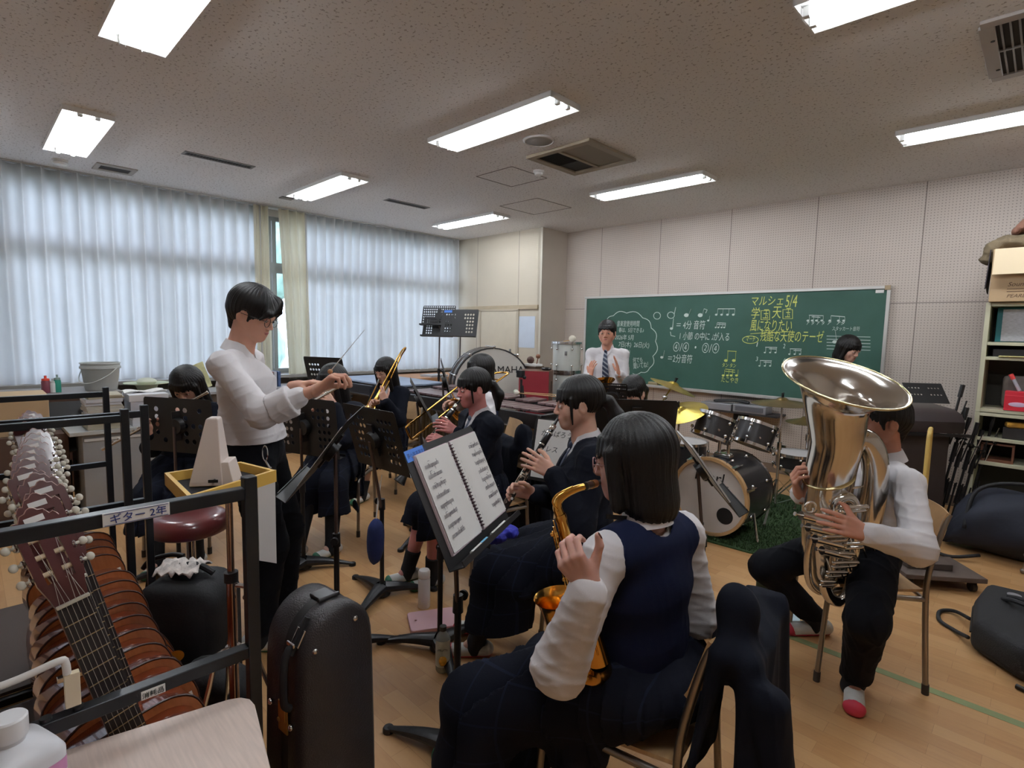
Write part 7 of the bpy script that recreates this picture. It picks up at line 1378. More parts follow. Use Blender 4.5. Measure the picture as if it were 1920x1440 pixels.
        0 and obj('belt', MB().tube([pel+up*.085*s+f*.118*s*math.cos(a)+l*.148*s*math.sin(a) for a in [k*2*PI/32 for k in range(32)]], .012, 6, closed=True), mat('belt_black', (20, 18, 18), .4), t)
    elif bottom == 'skirt':
        F = Field(lo-.1, hi+.1, max(h, .006)); mk = (KN['L']+KN['R'])/2; F.ell(pel-up*.0, (.165*s*skirtw, .165*s*skirtw, .115), k=.03); F.cap(pel+up*.10, pel, .11*s, .14*s, .04, sq=(l, 1.2))
        for g in 'LR': o_ = 1 if g == 'L' else -1; F.cap(HP[g]+l*o_*.02, KN[g]+up*.01, .105*s*skirtw, .082*s*skirtw, .05); F.cap(KN[g]-f*.02, V(KN[g][0], KN[g][1], hem)+l*o_*.03+f*.01, .080*skirtw, .095*skirtw, .05); F.cap(HP[g]+l*o_*.03, HP[g]+l*o_*.06*skirtw-up*.22+f*.06, .09, .075, .05)
        F.cap(pel+f*.1, mk+up*.0, .085*s, .07*s, .05, sq=(l, 2.0*skirtw)); F.cap(mk-f*.03, V(mk[0], mk[1], hem)-f*.04, .055, .06, .05, sq=(l, 2.4*skirtw))
        F.cap(pel+f*.28*s-up*.12, V(mk[0], mk[1], hem)-f*.10, .06, .07, .05, sq=(l, 2.6*skirtw))
        o = pel-f*.02
        def pl(x, y_, z): dx, dy = x-o[0], y_-o[1]; r = np.sqrt(dx*dx+dy*dy+.6*np.maximum(0, pel[2]-z)**2); ph = np.arctan2(dy, dx); q = ph*25/(2*PI); tr = q % 1; return .045*(tr-.5)*np.clip((r-.12)*3, 0, 1)+.006*np.sin(ph*5+z*9)
        F.warp(pl); F.cut(pel+up*.115, up); F.cut((0, 0, hem), -up, wav=lambda x, y_, z: .016*np.sin(9*np.arctan2(y_-o[1], x-o[0]))+0*z); v, q = F.mesh(); organic('skirt', v, q, SKIRT, t)
    for g in 'LR':
        if socks:
            F = Field(np.minimum(KN[g], AN[g])-.14, np.maximum(KN[g], AN[g])+.14, .006); cf = KN[g]+(AN[g]-KN[g])*.3-f*.012; sh_ = .10 if socks == 'short' else .9; top_ = AN[g]+(KN[g]-AN[g])*(.30 if socks == 'short' else .97); F.cap(KN[g], cf, .056*s, .058*s, .02); F.cap(cf, AN[g], .056*s, .041*s, .02); F.cap(AN[g], AN[g]-up*.035+f*.01, .041*s, .041*s, .01); u = (KN[g]-AN[g]); F.cut(top_, u); v, q = F.mesh(); organic('sock', v, q, SOCK, t)
        d = legs[g][2] if len(legs[g]) > 2 else f; shoe(t, V(AN[g][0], AN[g][1], 0), d, toe, sc_=1.0*s if male else .95)
    return dict(t=t, SH=SH, ELB=ELB, WR=WR, KN=KN, AN=AN, nb=nb, hc=hc, f=f, l=l, Lh=Lh, HM=HM, pel=pel, chest=chest, waist=waist, mouth=Lh((0, .095, -.059)))
# ---------------------------------------------------------------- the players
FH = V(FW[0], FW[1], 0)/math.hypot(FW[0], FW[1]); RH = V(RT[0], RT[1], 0)/math.hypot(RT[0], RT[1]); UZ = V(0, 0, 1)
def grip(G, fd, bn, pole, curl=(.55, .6, .65, .7), th=(.5, .6), sp=.08, r=.03, back=.085):
    fd = np.array(fd, float); fd /= np.linalg.norm(fd); bn = np.array(bn, float); bn -= fd*(bn@fd); bn /= np.linalg.norm(bn); return (np.array(G)-fd*back+bn*r, pole, fd, bn, (curl, th, sp))
PP = {}
def cl_hands(m, b, side, near, r=.02):
    d = (b-m); return None
c2m = at(1052, 783, 2.30); c2b = at(905, 1022, 2.20)
PP['cl2'] = person('girl in dark navy blazer with a ponytail playing the clarinet in profile', at(1095, 1030, 2.42), at(1084, 757, 2.38), 226, (226, 6, 0),
    {'L': grip(c2m+(c2b-c2m)*.36, -RH*.85+UZ*.50, -FH*.9+UZ*.3, -UZ-FH*.3+RH*.2, (.35, .4, .4, .35), (.6, .7), .12), 'R': grip(c2m+(c2b-c2m)*.60, -RH*.9+UZ*.25-FH*.1, FH*.8+UZ*.2, -UZ+RH*.3, (.6, .6, .6, .6))},
    {'L': ((-1.80, 1.63), -RH+UZ*.5), 'R': ((-1.93, 1.78), -RH+UZ*.5)}, 'blazer', 'skirt', 'pony', toe=RED, detail=2, h=.006, hem=.22, tie=TIE, seed=3, skirtw=1.15)
sxm = at(1122, 903, 1.36)
PP['sax'] = person('girl with bobbed hair in navy vest and white blouse playing the saxophone, seen from behind', V(-.765, 1.315, .56), at(1186, 862, 1.46), 170, (204, 8, 0),
    {'L': grip(at(1068, 1028, 1.20), -RH*.6+UZ*.85, -FH*.8-RH*.3, ('P', at(1105, 1130, 1.50)), (.9, .9, .9, .9), (.3, .1), .03), 'R': grip(at(1120, 1110, 1.52), -RH*.9-FH*.2+UZ*.1, RH*.2+FH, RH*1.0-UZ*.5+FH*.1, (.6, .6, .6, .6))},
    {'L': ((-1.30, 1.10), -RH-FH*.2+UZ*.5), 'R': ((-1.32, 1.42), -RH+UZ*.4)}, 'vest', 'skirt', 'bob', detail=2, h=.0055, hem=.20, seed=9, skirtw=1.20, glasses=mat('glasses_pinkish', (180, 140, 140), .3, .6), skn=(206, 160, 146))
PP['tuba'] = person('boy in white shirt seated behind a big silver tuba', V(-.53, 2.91, .56), at(1652, 790, 2.44), 214, (218, 2, 0),
    {'L': (at(1622, 1000, 2.06), -UZ*.8+RH*.7-FH*.3, -RH*.9+UZ*.32, -FH*.9+UZ*.35, ((.22, .3, .38, .45), (.2, .15), .06)), 'R': grip(at(1500, 895, 2.34), -RH*.4+UZ*.8-FH*.2, -RH*.8+FH*.2, -UZ+FH*.3-RH*.2, (.8, .8, .8, .8))},
    {'L': ((-.47, 2.60), -RH*.5-FH*.8+UZ*.6, -RH*.55-FH*.9), 'R': ((-.74, 3.02), -RH*1.0+UZ*.6, -RH)}, 'shirt', 'trousers', 'short', s=1.06, male=True, toe=RED, detail=2, h=.006, seed=12, skn=(200, 144, 122))
PP['cond'] = person('boy in white shirt with round glasses standing and conducting', V(-2.68, .97, .93), at(474, 590, 2.57), 52, (40, 20, 0),
    {'R': (at(598, 728, 2.38), -UZ*.9+RH*.1-FH*.3, RH*.75+UZ*.65, UZ*.6-RH*.6, ((.7, .8, .9, 1.0), (.4, .8), .03)), 'L': (at(556, 722, 2.78), -UZ+FH*.2, RH*.9+UZ*.2, UZ, ((.3, .3, .35, .4), (.3, .2), .06))},
    {'R': ((-2.53, .92), RH), 'L': ((-2.74, 1.12), RH)}, 'shirt', 'trousers', 'side', s=1.08, male=True, detail=2, h=.006, seed=21, glasses=mat('glasses_dark', (50, 44, 40), .3, .3), bare=.30, skn=(212, 162, 140))
c1m = at(868, 749, 3.24); c1b = at(748, 905, 3.08)
PP['cl1'] = person('girl with flushed cheeks in navy blazer playing the clarinet', V(-2.50, 2.30, .54), at(887, 728, 3.32), 256, (252, 8, 0),
    {'L': grip(c1m+(c1b-c1m)*.34, -RH*.6-FH*.5+UZ*.4, -RH*.1-FH*.8+UZ*.5, -UZ+RH*.5, (.5, .5, .5, .5)), 'R': grip(c1m+(c1b-c1m)*.50, -RH*.9+UZ*.3, UZ*.6-FH*.6, -UZ-FH*.2, (.6, .6, .6, .6))},
    {'L': ((-2.50, 1.90), V(0, -1, .5)), 'R': ((-2.66, 1.84), V(0, -1, .5))}, 'blazer', 'skirt', 'pony', seed=31, tie=mat('tie_grey_blue', (92, 100, 118), .6), hem=.34, puff=1, skn=(208, 140, 136), h=.0065, detail=2)
PP['tb2'] = person('girl in navy vest with long dark hair playing trombone behind the clarinetist', V(-3.18, 2.90, .54), at(899, 694, 4.20), 236, (232, 6, 0),
    {'L': grip(at(872, 745, 3.98), -RH*.8+UZ*.3, RH*.2-FH*.8, -UZ+RH*.5), 'R': grip(at(838, 762, 3.92), -RH*.8-FH*.3, UZ*.5+FH*.5, -UZ+RH*.2)},
    {'L': ((-3.42, 2.50), -RH+UZ*.5), 'R': ((-3.52, 2.66), -RH+UZ*.5)}, 'vest', 'skirt', 'long', seed=41, h=.009)
PP['tb1'] = person('girl in dark blazer playing trombone before the white curtain', V(-4.45, 2.85, .54), at(722, 695, 5.12), 290, (284, 16, 0),
    {'L': grip(at(716, 735, 4.92), UZ*.8-RH*.4, -FH, -UZ+RH*.3, (.4, .4, .9, .9)), 'R': grip(at(698, 757, 4.80), -FH*.6-RH*.4+UZ*.3, UZ*.5-RH*.5, -UZ-RH*.4)},
    {'L': ((-4.2, 2.42), V(.4, -1, .5)), 'R': ((-4.4, 2.38), V(.3, -1, .5))}, 'blazer', 'skirt', 'long', seed=51, h=.009)
f2r = at(636, 727, 3.72)
PP['fl2'] = person('girl with long black hair playing the flute behind the conductor hands', V(-3.75, 1.96, .54), at(622, 715, 3.88), 302, (288, 12, 0),
    {'L': grip(at(606, 748, 3.72), -FH*.3-RH*.5+UZ*.5, -FH*.6+UZ*.5, -UZ+RH*.3), 'R': grip(at(575, 768, 3.62), -FH*.5+UZ*.6, UZ*.5-RH*.4, -UZ-RH*.5)},
    {'L': ((-3.32, 1.68), V(.7, -.7, .6), V(.2, -1, 0)), 'R': ((-3.42, 1.50), V(.7, -.7, .6), V(.55, -.8, 0))}, 'blazer', 'skirt', 'long', seed=61, socks='long', hem=.27, h=.008, skirtw=1.1)
PP['fl1'] = person('girl with bowed head playing the flute behind the wide stand at far left', V(-4.14, 1.03, .54), at(350, 722, 3.58), 318, (322, 38, 0),
    {'L': grip(at(316, 772, 3.34), -FH*.4-RH*.5+UZ*.5, -FH*.5+UZ*.5, -UZ+RH*.3), 'R': grip(at(276, 798, 3.28), -FH*.5+UZ*.6-RH*.2, UZ*.4-RH*.6, -UZ-RH*.5)},
    {'L': ((-3.72, .98), V(.8, -.4, .6)), 'R': ((-3.80, .78), V(.8, -.5, .6))}, 'blazer', 'skirt', 'long', seed=71, socks='long', hem=.26, h=.008)
PP['horn'] = person('girl with bowed head behind the solid stand, parted black hair tied back', V(-2.17, 3.50, .54), at(1187, 737, 3.96), 250, (276, 26, 0),
    {'L': grip(at(1150, 790, 3.75), -RH*.6+UZ*.4, -FH, -UZ), 'R': grip(at(1165, 800, 3.8), -RH*.6+UZ*.4, FH, -UZ)},
    {'L': ((-2.40, 3.10), -RH+UZ*.5), 'R': ((-2.50, 3.24), -RH+UZ*.5)}, 'blazer', 'skirt', 'pony', seed=81, h=.009)
PP['tie'] = person('boy in white shirt and striped tie standing and clapping before the green board', V(-3.14, 4.62, .92), at(1138, 624, 5.42), 292, (296, 4, 0),
    {'L': (at(1160, 700, 5.18), -UZ*1.0+RH*.1, UZ*.95-RH*.2, RH, ((.1, .1, .12, .15), (.3, .1), .03)), 'R': (at(1106, 706, 5.22), -UZ-RH*.1, UZ*.85+RH*.1, -RH*.7+UZ*.2-FH*.6, ((.25, .3, .3, .3), (.3, .2), .08))},
    {'L': ((-3.00, 4.60), V(.4, -1, 0)), 'R': ((-3.26, 4.60), V(.4, -1, 0))}, 'shirt', 'trousers', 'short', s=.98, male=True, seed=91, h=.008, tie=mat('tie_striped', (44, 54, 78), .6), skn=(206, 150, 126))
PP['gd'] = person('girl with black bobbed hair standing behind the tuba bell, looking down', V(-1.36, 5.92, .90), at(1592, 654, 5.12), 330, (335, 22, 0),
    {'L': (V(-1.1, 5.6, .95), -UZ+RH*.4, FH*-.8+UZ*.1, UZ), 'R': (V(-1.35, 5.5, .95), -UZ-RH*.5, FH*-.8+UZ*.1, UZ)},
    {'L': ((-1.27, 5.92), V(.8, -.5, 0)), 'R': ((-1.40, 5.80), V(.8, -.5, 0))}, 'blazer', 'skirt', 'twin', seed=99, h=.009, hem=.45, s=1.02)
def tie_stripes():
    N, Lk, b = nodes_of(MATS['tie_striped']); tc = N.new('ShaderNodeTexCoord'); s = N.new('ShaderNodeSeparateXYZ'); Lk.new(tc.outputs['Object'], s.inputs[0])
    q = math_n(N, Lk, 'ADD', math_n(N, Lk, 'MULTIPLY', s.outputs[2], 22), math_n(N, Lk, 'MULTIPLY', math_n(N, Lk, 'ADD', s.outputs[0], s.outputs[1]), 12)); Lk.new(mixc(N, Lk, math_n(N, Lk, 'GREATER_THAN', math_n(N, Lk, 'FRACT', q), .62), lin((40, 50, 76)), lin((150, 156, 164))), b.inputs['Base Color'])
tie_stripes()
# ---------------------------------------------------------------- instruments in the players' hands
SILV = mat('silver_plate', (228, 224, 218), .15, 1.0); GOLD = mat('gold_lacquer', (224, 170, 84), .17, 1.0); EBON = mat('ebony_black', (24, 22, 23), .28, coat=.3)
def mframe(o, z, xref):
    z = np.array(z, float); z /= np.linalg.norm(z); x = np.array(xref, float); x -= z*(x@z); x /= np.linalg.norm(x); M = np.eye(4); M[:3, 0] = x; M[:3, 1] = np.cross(z, x); M[:3, 2] = z; M[:3, 3] = o; return M
def clarinet(m, b, face, lab):
    """m mouth, b bell end"""
    L = np.linalg.norm(b-m); M = mframe(m, b-m, face); t = thing('clarinet', lab, 'clarinet', b)
    obj('mouthpiece', MB().lathe([(0, 0), (.004, 0), (.0085, .05), (.0115, .075), (.0115, .085)], 16, M), EBON, t, smooth=1); obj('ligature', MB().lathe([(.0115, .045), (.0135, .047), (.014, .07), (.0125, .072)], 16, M), SILV, t, smooth=1)
    obj('body', MB().lathe([(.014, .082), (.0155, .09), (.0155, .145), (.0125, .15), (.0128, L-.14), (.0150, L-.12), (.0160, L-.10), (.0165, L-.09), (.022, L-.045), (.034, L-.008), (.0365, L), (.033, L), (.02, L-.045)], 20, M), EBON, t, smooth=.9)
    rg = MB()
    for z in (.088, .148, .30, .31, L-.125, L-.098): rg.lathe([(.0152, z-.003), (.0170, z-.003), (.0170, z+.003), (.0152, z+.003)], 18, M)
    obj('metal_rings', rg, SILV, t); k = MB(); rnd = random.Random(4)
    for q in range(13): z = .17+q*(L-.34)/12; a = (-.5, .3, .0, .6, -.2)[q % 5]; k.cyl((.013*math.cos(a), .013*math.sin(a), z), (.019*math.cos(a), .019*math.sin(a), z), .0062, n=10, m=M)
    for a, z0, z1 in ((.9, .2, L-.2), (-.8, .18, L*.55), (.45, L*.5, L-.16), (1.2, L*.4, L-.12)): k.tube([(.017*math.cos(a), .017*math.sin(a), z0), (.018*math.cos(a), .018*math.sin(a), (z0+z1)/2), (.017*math.cos(a), .017*math.sin(a), z1)], .0016, 6, M)
    for q in range(5): z = .2+.08*q; k.box((.016, .008, z), (.006, .010, .016), M)
    obj('keywork', k, SILV, t)
clarinet(PP['cl2']['mouth']-(c2b-c2m)/np.linalg.norm(c2b-c2m)*.012, c2b, -FH-RH*.4, 'black clarinet played by the girl with the ponytail')
clarinet(PP['cl1']['mouth']-(c1b-c1m)/np.linalg.norm(c1b-c1m)*.012, c1b, -FH-RH*.4, 'black clarinet played by the girl with flushed cheeks')
def flute(a, b, lab):
    M = mframe(a, b-a, UZ); L = np.linalg.norm(b-a); t = thing('flute', lab, 'flute', a); obj('tube', MB().lathe([(0, 0), (.0095, 0), (.0105, .004), (.0095, .008), (.0095, L), (0, L)], 14, M), SILV, t, smooth=1)
    obj('lip_plate', MB().ball((.008, 0, .11), (.006, .011, .016), M, 12, 8), SILV, t); k = MB()
    for q in range(12): z = .25+q*(L-.32)/11; k.cyl((.010, 0, z), (.0145, 0, z), .0072, n=10, m=M)
    k.tube([(.009, .009, .24), (.009, .009, L-.04)], .0018, 6, M); obj('keywork', k, SILV, t)
flute(at(390, 735, 3.46), at(191, 843, 3.28), 'silver flute held level by the bowed girl at far left'); flute(at(639, 723, 3.66), at(520, 790, 3.40), 'silver flute of the girl behind the conductor hands')
def trombone(m, e, bellside, rear, lab, sep=.085, bd=.40, rr=.26):
    """m mouthpiece, e far end of the slide"""
    ax = (e-m)/np.linalg.norm(e-m); L = np.linalg.norm(e-m); M = mframe(m, ax, rear); t = thing('trombone', lab, 'trombone', e)
    obj('mouthpiece', MB().lathe([(.008, .0), (.0128, 0), (.0125, .012), (.006, .022), (.005, .07)], 16, M), SILV, t)
    obj('slide', MB().tube([(0, 0, .06), (0, 0, L*.98)], .0065, 10, M).tube(sm([(0, 0, L*.90), (0, 0, L*.97), (.012, 0, L), (sep-.012, 0, L), (sep, 0, L*.97), (sep, 0, L*.90)], 4), .0082, 10, M).tube([(sep, 0, .16), (sep, 0, L*.98)], .0065, 10, M).cyl((0, 0, .20), (sep, 0, .20), .005, n=8, m=M).cyl((0, 0, .27), (sep, 0, .27), .005, n=8, m=M), GOLD, t, smooth=1)
    y = bellside; P = [(sep, 0, .16), (sep, 0, -rr*.6), (sep, 0, -rr), (sep+.02, y*.3, -rr-.055), (sep+.03, y*.8, -rr-.055), (sep+.02, y, -rr), (sep+.01, y, -rr*.5), (sep, y, .05)]
    obj('tuning_bow', MB().tube(sm(P, 5), .0080, 10, M), GOLD, t, smooth=2); Mb = M @ trs((sep, y, .0))
    obj('bell', MB().lathe([(.009, 0), (.012, .08), (.018, .16), (.030, .23), (.052, .28), (.082, .305), (.104, .318), (.106, .316), (.083, .300), (.052, .272), (.028, .22)], 36, Mb), GOLD, t, smooth=2)
    obj('bell_braces', MB().cyl((sep, 0, .10), (sep, y, .10), .005, n=8, m=M).cyl((sep, 0, -rr*.7), (sep+.02, y, -rr*.7), .005, n=8, m=M).cyl((sep-.0, 0, -rr*.35), (sep, y, -rr*.35), .004, n=8, m=M), GOLD, t)
trombone(PP['tb2']['mouth'], at(760, 802, 3.74), .14, -UZ-FH*.2, 'gold trombone pointing left behind the flushed clarinetist', sep=.10)
trombone(PP['tb1']['mouth'], at(664, 812, 4.95), .12, RH+FH*.0, 'gold trombone of the girl before the white curtain', sep=.09, rr=.30)
def sax():
    t = thing('saxophone', 'gold alto saxophone held by the girl with bobbed hair', 'saxophone', at(1060, 1200, 1.32)); d = 1.34
    m = PP['sax']['mouth']; q = at(1097, 912, d); neck = [q, at(1080, 917, d), at(1060, 927, d), at(1048, 938, d), at(1045, 952, d), at(1050, 966, d)]
    obj('mouthpiece', MB().tube([m-(q-m)*.15, m+(q-m)*.4, q], [.0055, .0098, .0105], 14), EBON, t, smooth=1); obj('ligature', MB().tube([m+(q-m)*.35, m+(q-m)*.62], .0112, 14), GOLD, t)
    obj('neck', MB().tube(sm(neck, 5), list(np.linspace(.0085, .0125, 26)), 12), GOLD, t, smooth=2); obj('octave_key', MB().tube(sm([at(1045, 946, d-.02), at(1036, 940, d-.03), at(1044, 928, d-.03), at(1072, 912, d-.02)], 5), .0022, 6).tube([q+UZ*0, at(1052, 968, d-.02)], .001, 4) if 0 else MB().tube(sm([at(1047, 958, d-.02), at(1036, 942, d-.03), at(1046, 926, d-.03), at(1074, 912, d-.02)], 5), .0022, 6), GOLD, t, smooth=2)
    a, b = at(1050, 964, d), at(1122, 1240, 1.38); M = mframe(a, b-a, -FH*.6-RH*.8); L = np.linalg.norm(b-a)
    obj('body_tube', MB().lathe([(.0135, 0), (.0155, .01), (.0135, .02), (.0165, L*.3), (.0235, L*.7), (.030, L)], 22, M), GOLD, t, smooth=1); u = (b-a)/L
    bow = sm([b, b+u*.04, b+u*.070-RH*.030, b+u*.05-RH*.065, b-u*.03-RH*.070, b-u*.10-RH*.068, b-u*.15-RH*.062], 4); 
    obj('bow_and_bell', MB().tube([p+FH*.05*min(1, i/10) for i, p in enumerate(bow)], [.027, .0275, .028, .0285, .029, .0295, .030, .0305, .031, .0315, .032, .0325, .033, .034, .035, .036, .037, .038, .040, .042, .045, .048, .052, .057, .064][:len(bow)], 22, cap=False), GOLD, t, smooth=2); k = MB()
    for i in range(9): z = .05+i*(L-.09)/8; r = .016+.014*z/L; o = (.6, -.5)[i % 2]; k.cyl((r*math.cos(o), r*math.sin(o), z), ((r+.012)*math.cos(o), (r+.012)*math.sin(o), z), .0075+.004*z/L, n=12, m=M)
    for a0, z0, z1 in ((0, .02, L*.95), (.9, .04, L*.8), (-1.0, .05, L*.9), (1.5, .02, L*.6)): k.tube([(.030*math.cos(a0), .030*math.sin(a0), z0), (.036*math.cos(a0), .036*math.sin(a0), z1)], .0022, 6, M)
    for i in range(6): z = .04+i*.03; k.ball((.033, .008*(-1)**i, z), .0055, M, 8, 6)
    obj('keywork', k, GOLD, t, smooth=1); 
    nk = PP['sax']['nb']; obj('neck_strap', MB().plate([[p+w_*V(0, 0, .006) for w_ in (-1, 1)] for p in sm([at(1136, 968, 1.34), nk-RH*.045+UZ*.02-FH*.02, nk-RH*.03-FH*.06+UZ*.035, nk+RH*.02-FH*.065+UZ*.03, nk+RH*.055+UZ*.02], 4)], .002), BLK, t, smooth=1)
sax()
def tuba():
    o = at(1563, 1082, 2.44); top = at(1583, 714, 2.18); ax = top-o; Lh_ = np.linalg.norm(ax); bn = UZ*.90+RH*.07-FH*.36; bn /= np.linalg.norm(bn); t = thing('tuba', 'big silver tuba with upward bell standing on the chair before the boy', 'tuba', o)
    M = mframe(o, ax, RH); P = lambda x, y, z: (np.array([x, y, z, 1]) @ M.T)[:3]; h = Lh_
    # bell branch rises on the left, bends smoothly into the bell direction
    c = [P(-.055, 0, .07), P(-.065, 0, .20), P(-.060, 0, .36), P(-.045, 0, .52), P(-.02, 0, .66)]; c = c+[top-bn*.10, top-bn*.05, top-bn*.02, top-bn*.004, top]; r = [.070, .076, .083, .090, .098, .128, .158, .190, .222, .232]
    S = sm(c, 4); R = list(np.interp(np.arange(len(S))/4.0, range(len(r)), r)); n = 44; x0 = np.array(M[:3, 0]); rows = []; T = []
    for i, p in enumerate(S):
        tg = S[min(i+1, len(S)-1)]-S[max(i-1, 0)]; tg /= np.linalg.norm(tg); w = np.clip((i-14)/6, 0, 1); tg = tg*(1-w)+bn*w; tg /= np.linalg.norm(tg); x = x0-tg*(x0@tg); x /= np.linalg.norm(x); y = np.cross(tg, x); rows.append([p+R[i]*(x*math.cos(a)+y*math.sin(a)) for a in np.linspace(0, 2*PI, n+1)[:-1]])
    inn = [[p+(q-p)*.985+bn*.001 for q in rw] for p, rw in list(zip(S, rows))[::-1][:22]]
    obj('bell', MB().grid(np.array(rows+inn).transpose(1, 0, 2), close_u=True), SILV, t, smooth=3); rim = [top+.232*(x0_*math.cos(a)+y_*math.sin(a)) for a in np.linspace(0, 2*PI, 49)[:-1] for x0_, y_ in [((x0-bn*(x0@bn))/np.linalg.norm(x0-bn*(x0@bn)), np.cross(bn, (x0-bn*(x0@bn))/np.linalg.norm(x0-bn*(x0@bn))))]]
    obj('bell_rim', MB().tube(rim, .0045, 8, closed=True), mat('silver_gilt', (236, 224, 176), .15, 1.0), t, smooth=2)
    g = MB().tube(sm([P(-.060, 0, .10), P(-.050, .0, .02), P(.0, .0, -.012), P(.055, 0, .015), P(.095, .0, .10), P(.135, 0, .30), P(.150, 0, .48), P(.135, 0, .60), P(.100, .01, .655), P(.062, .02, .62), P(.045, .03, .50), P(.035, .04, .30)], 5), list(np.interp(np.arange(56)/5.0, [0, 1, 2, 4, 6, 8, 11], [.070, .068, .064, .060, .052, .046, .040])), 26)
    obj('main_bow', g, SILV, t, smooth=3); st = obj('body_strap', MB().tube([P(-.045+.094*math.cos(a), .092*math.sin(a), .50+.018*math.cos(a)) for a in np.linspace(0, 2*PI, 31)[:-1]], .006, 8, closed=True), mat('silver_gilt', (236, 224, 176)), t, smooth=2)
    obj('second_bow', MB().tube(sm([P(-.10, -.10, .06), P(-.085, -.12, -.0), P(-.04, -.13, -.02), P(.0, -.12, .03), P(.012, -.11, .16), P(.02, -.10, .34), P(.012, -.09, .42), P(-.02, -.085, .45), P(-.055, -.085, .42), P(-.06, -.09, .33)], 5), .024, 16), SILV, t, smooth=3)
    obj('third_bow', MB().tube(sm([P(-.13, -.06, .30), P(-.15, -.06, .16), P(-.14, -.06, .04), P(-.10, -.07, -.01), P(-.06, -.08, .02), P(-.045, -.085, .12), P(-.04, -.09, .26)], 5), .016, 14), SILV, t, smooth=3)
    for i in range(4):
        x = -.150+.030*i; z = .375-.058*i; v = MB().cyl(P(x+.035, -.135, z), P(x-.07, -.14, z+.045), .0165, n=18); p = obj('valve', v, SILV, t, smooth=.9); obj('valve_cap', MB().cyl(P(x-.07, -.14, z+.045), P(x-.078, -.141, z+.048), .018, n=18).cyl(P(x-.078, -.141, z+.048), P(x-.10, -.142, z+.058), .004, n=8).cyl(P(x-.10, -.142, z+.058), P(x-.104, -.142, z+.060), .009, n=14), SILV, p, smooth=.9); obj('valve_cap', MB().cyl(P(x+.035, -.135, z), P(x+.043, -.134, z-.004), .018, n=18), SILV, p, smooth=.9)
    k = MB(); rnd = random.Random(6)
    for i in range(9):
        x = -.14+.022*(i % 5); z = .10+.043*i; w = .05+.02*(i % 3); k.tube(sm([P(x, -.145, z), P(x+w, -.155, z), P(x+w+.012, -.15, z-.012), P(x+w, -.145, z-.024), P(x, -.14, z-.024)], 4), .0075, 10)
    for i in range(6): x = -.11+.03*i; k.tube([P(x, -.13, .20+.03*i), P(x+.03, -.15, .08+.03*i)], .0045, 8)
    obj('valve_tubing', k, SILV, t, smooth=2); obj('thumb_ring', MB().tube([P(-.175+.022*math.cos(a), -.11, .435+.024*math.sin(a)) for a in np.linspace(0, 2*PI, 19)[:-1]], .006, 8, closed=True), SILV, t, smooth=2)
    m = PP['tuba']['mouth']; obj('leadpipe', MB().tube(sm([m-V(0, 0, 0), m+(P(.06, .08, .60)-m)*.4, P(.05, .09, .60), P(-.02, .10, .52), P(-.10, .02, .42), P(-.13, -.06, .38)], 5), .0065, 10), SILV, t, smooth=2); obj('mouthpiece', MB().cyl(m, m+(P(.06, .08, .60)-m)*.3, .017, .006, 16), SILV, t, smooth=1)
    for z in (.14, .30, .44): obj('brace', MB().cyl(P(.0, 0, z), P(.12, 0, z), .005, n=8), SILV, t)
    obj('foot_guard', MB().ball(P(-.05, -.06, -.022), .010, nu=8, nv=6), SILV, t)
tuba()
def horn():
    t = thing('euphonium', 'small brass horn just left of the bowed girl behind the stand', 'horn', at(1128, 790, 3.75)); b = at(1127, 716, 3.66); n = UZ*.7-RH*.1+FH*.3; n /= np.linalg.norm(n); M = mframe(b-n*.26, n, RH)
    obj('bell', MB().lathe([(.022, 0), (.028, .10), (.040, .18), (.060, .23), (.082, .255), (.095, .262), (.080, .252), (.055, .225)], 30, M), GOLD, t, smooth=2); obj('tubing', MB().tube(sm([(0, 0, .02), (0, 0, -.10), (.04, 0, -.14), (.09, 0, -.10), (.10, 0, .05), (.08, 0, .12), (.05, .02, .06)], 5), .018, 12, M).tube(sm([(.03, -.05, .1), (.03, -.05, -.1), (.06, -.05, -.13), (.09, -.05, -.08)], 4), .010, 10, M), GOLD, t, smooth=2)
horn()
ct = PP['cond']; w_ = ct['WR']['R']; a = w_+V(*(RH*.05+UZ*.075)); b = at(684, 618, 2.36); t = thing('baton', 'thin pale conducting baton in the raised right hand', 'baton', a); obj('grip', MB().ball(a, .011, nu=10, nv=8), mat('cork', (176, 130, 90), .7), t); obj('shaft', MB().cyl(a, b, .0024, .0012, 8), mat('baton_white', (214, 210, 204), .4), t)
q = at(497, 850, 2.46); obj('key_ring', MB().tube([q+RH*.012*math.cos(a)+UZ*.035*math.sin(a) for a in np.linspace(0, 2*PI, 17)[:-1]], .003, 6, closed=True).cyl(q-UZ*.035, q-UZ*.07+RH*.02, .006, n=8).box(q-UZ*.075+RH*.03, (.02, .01, .03)), LUG, ct['t'])
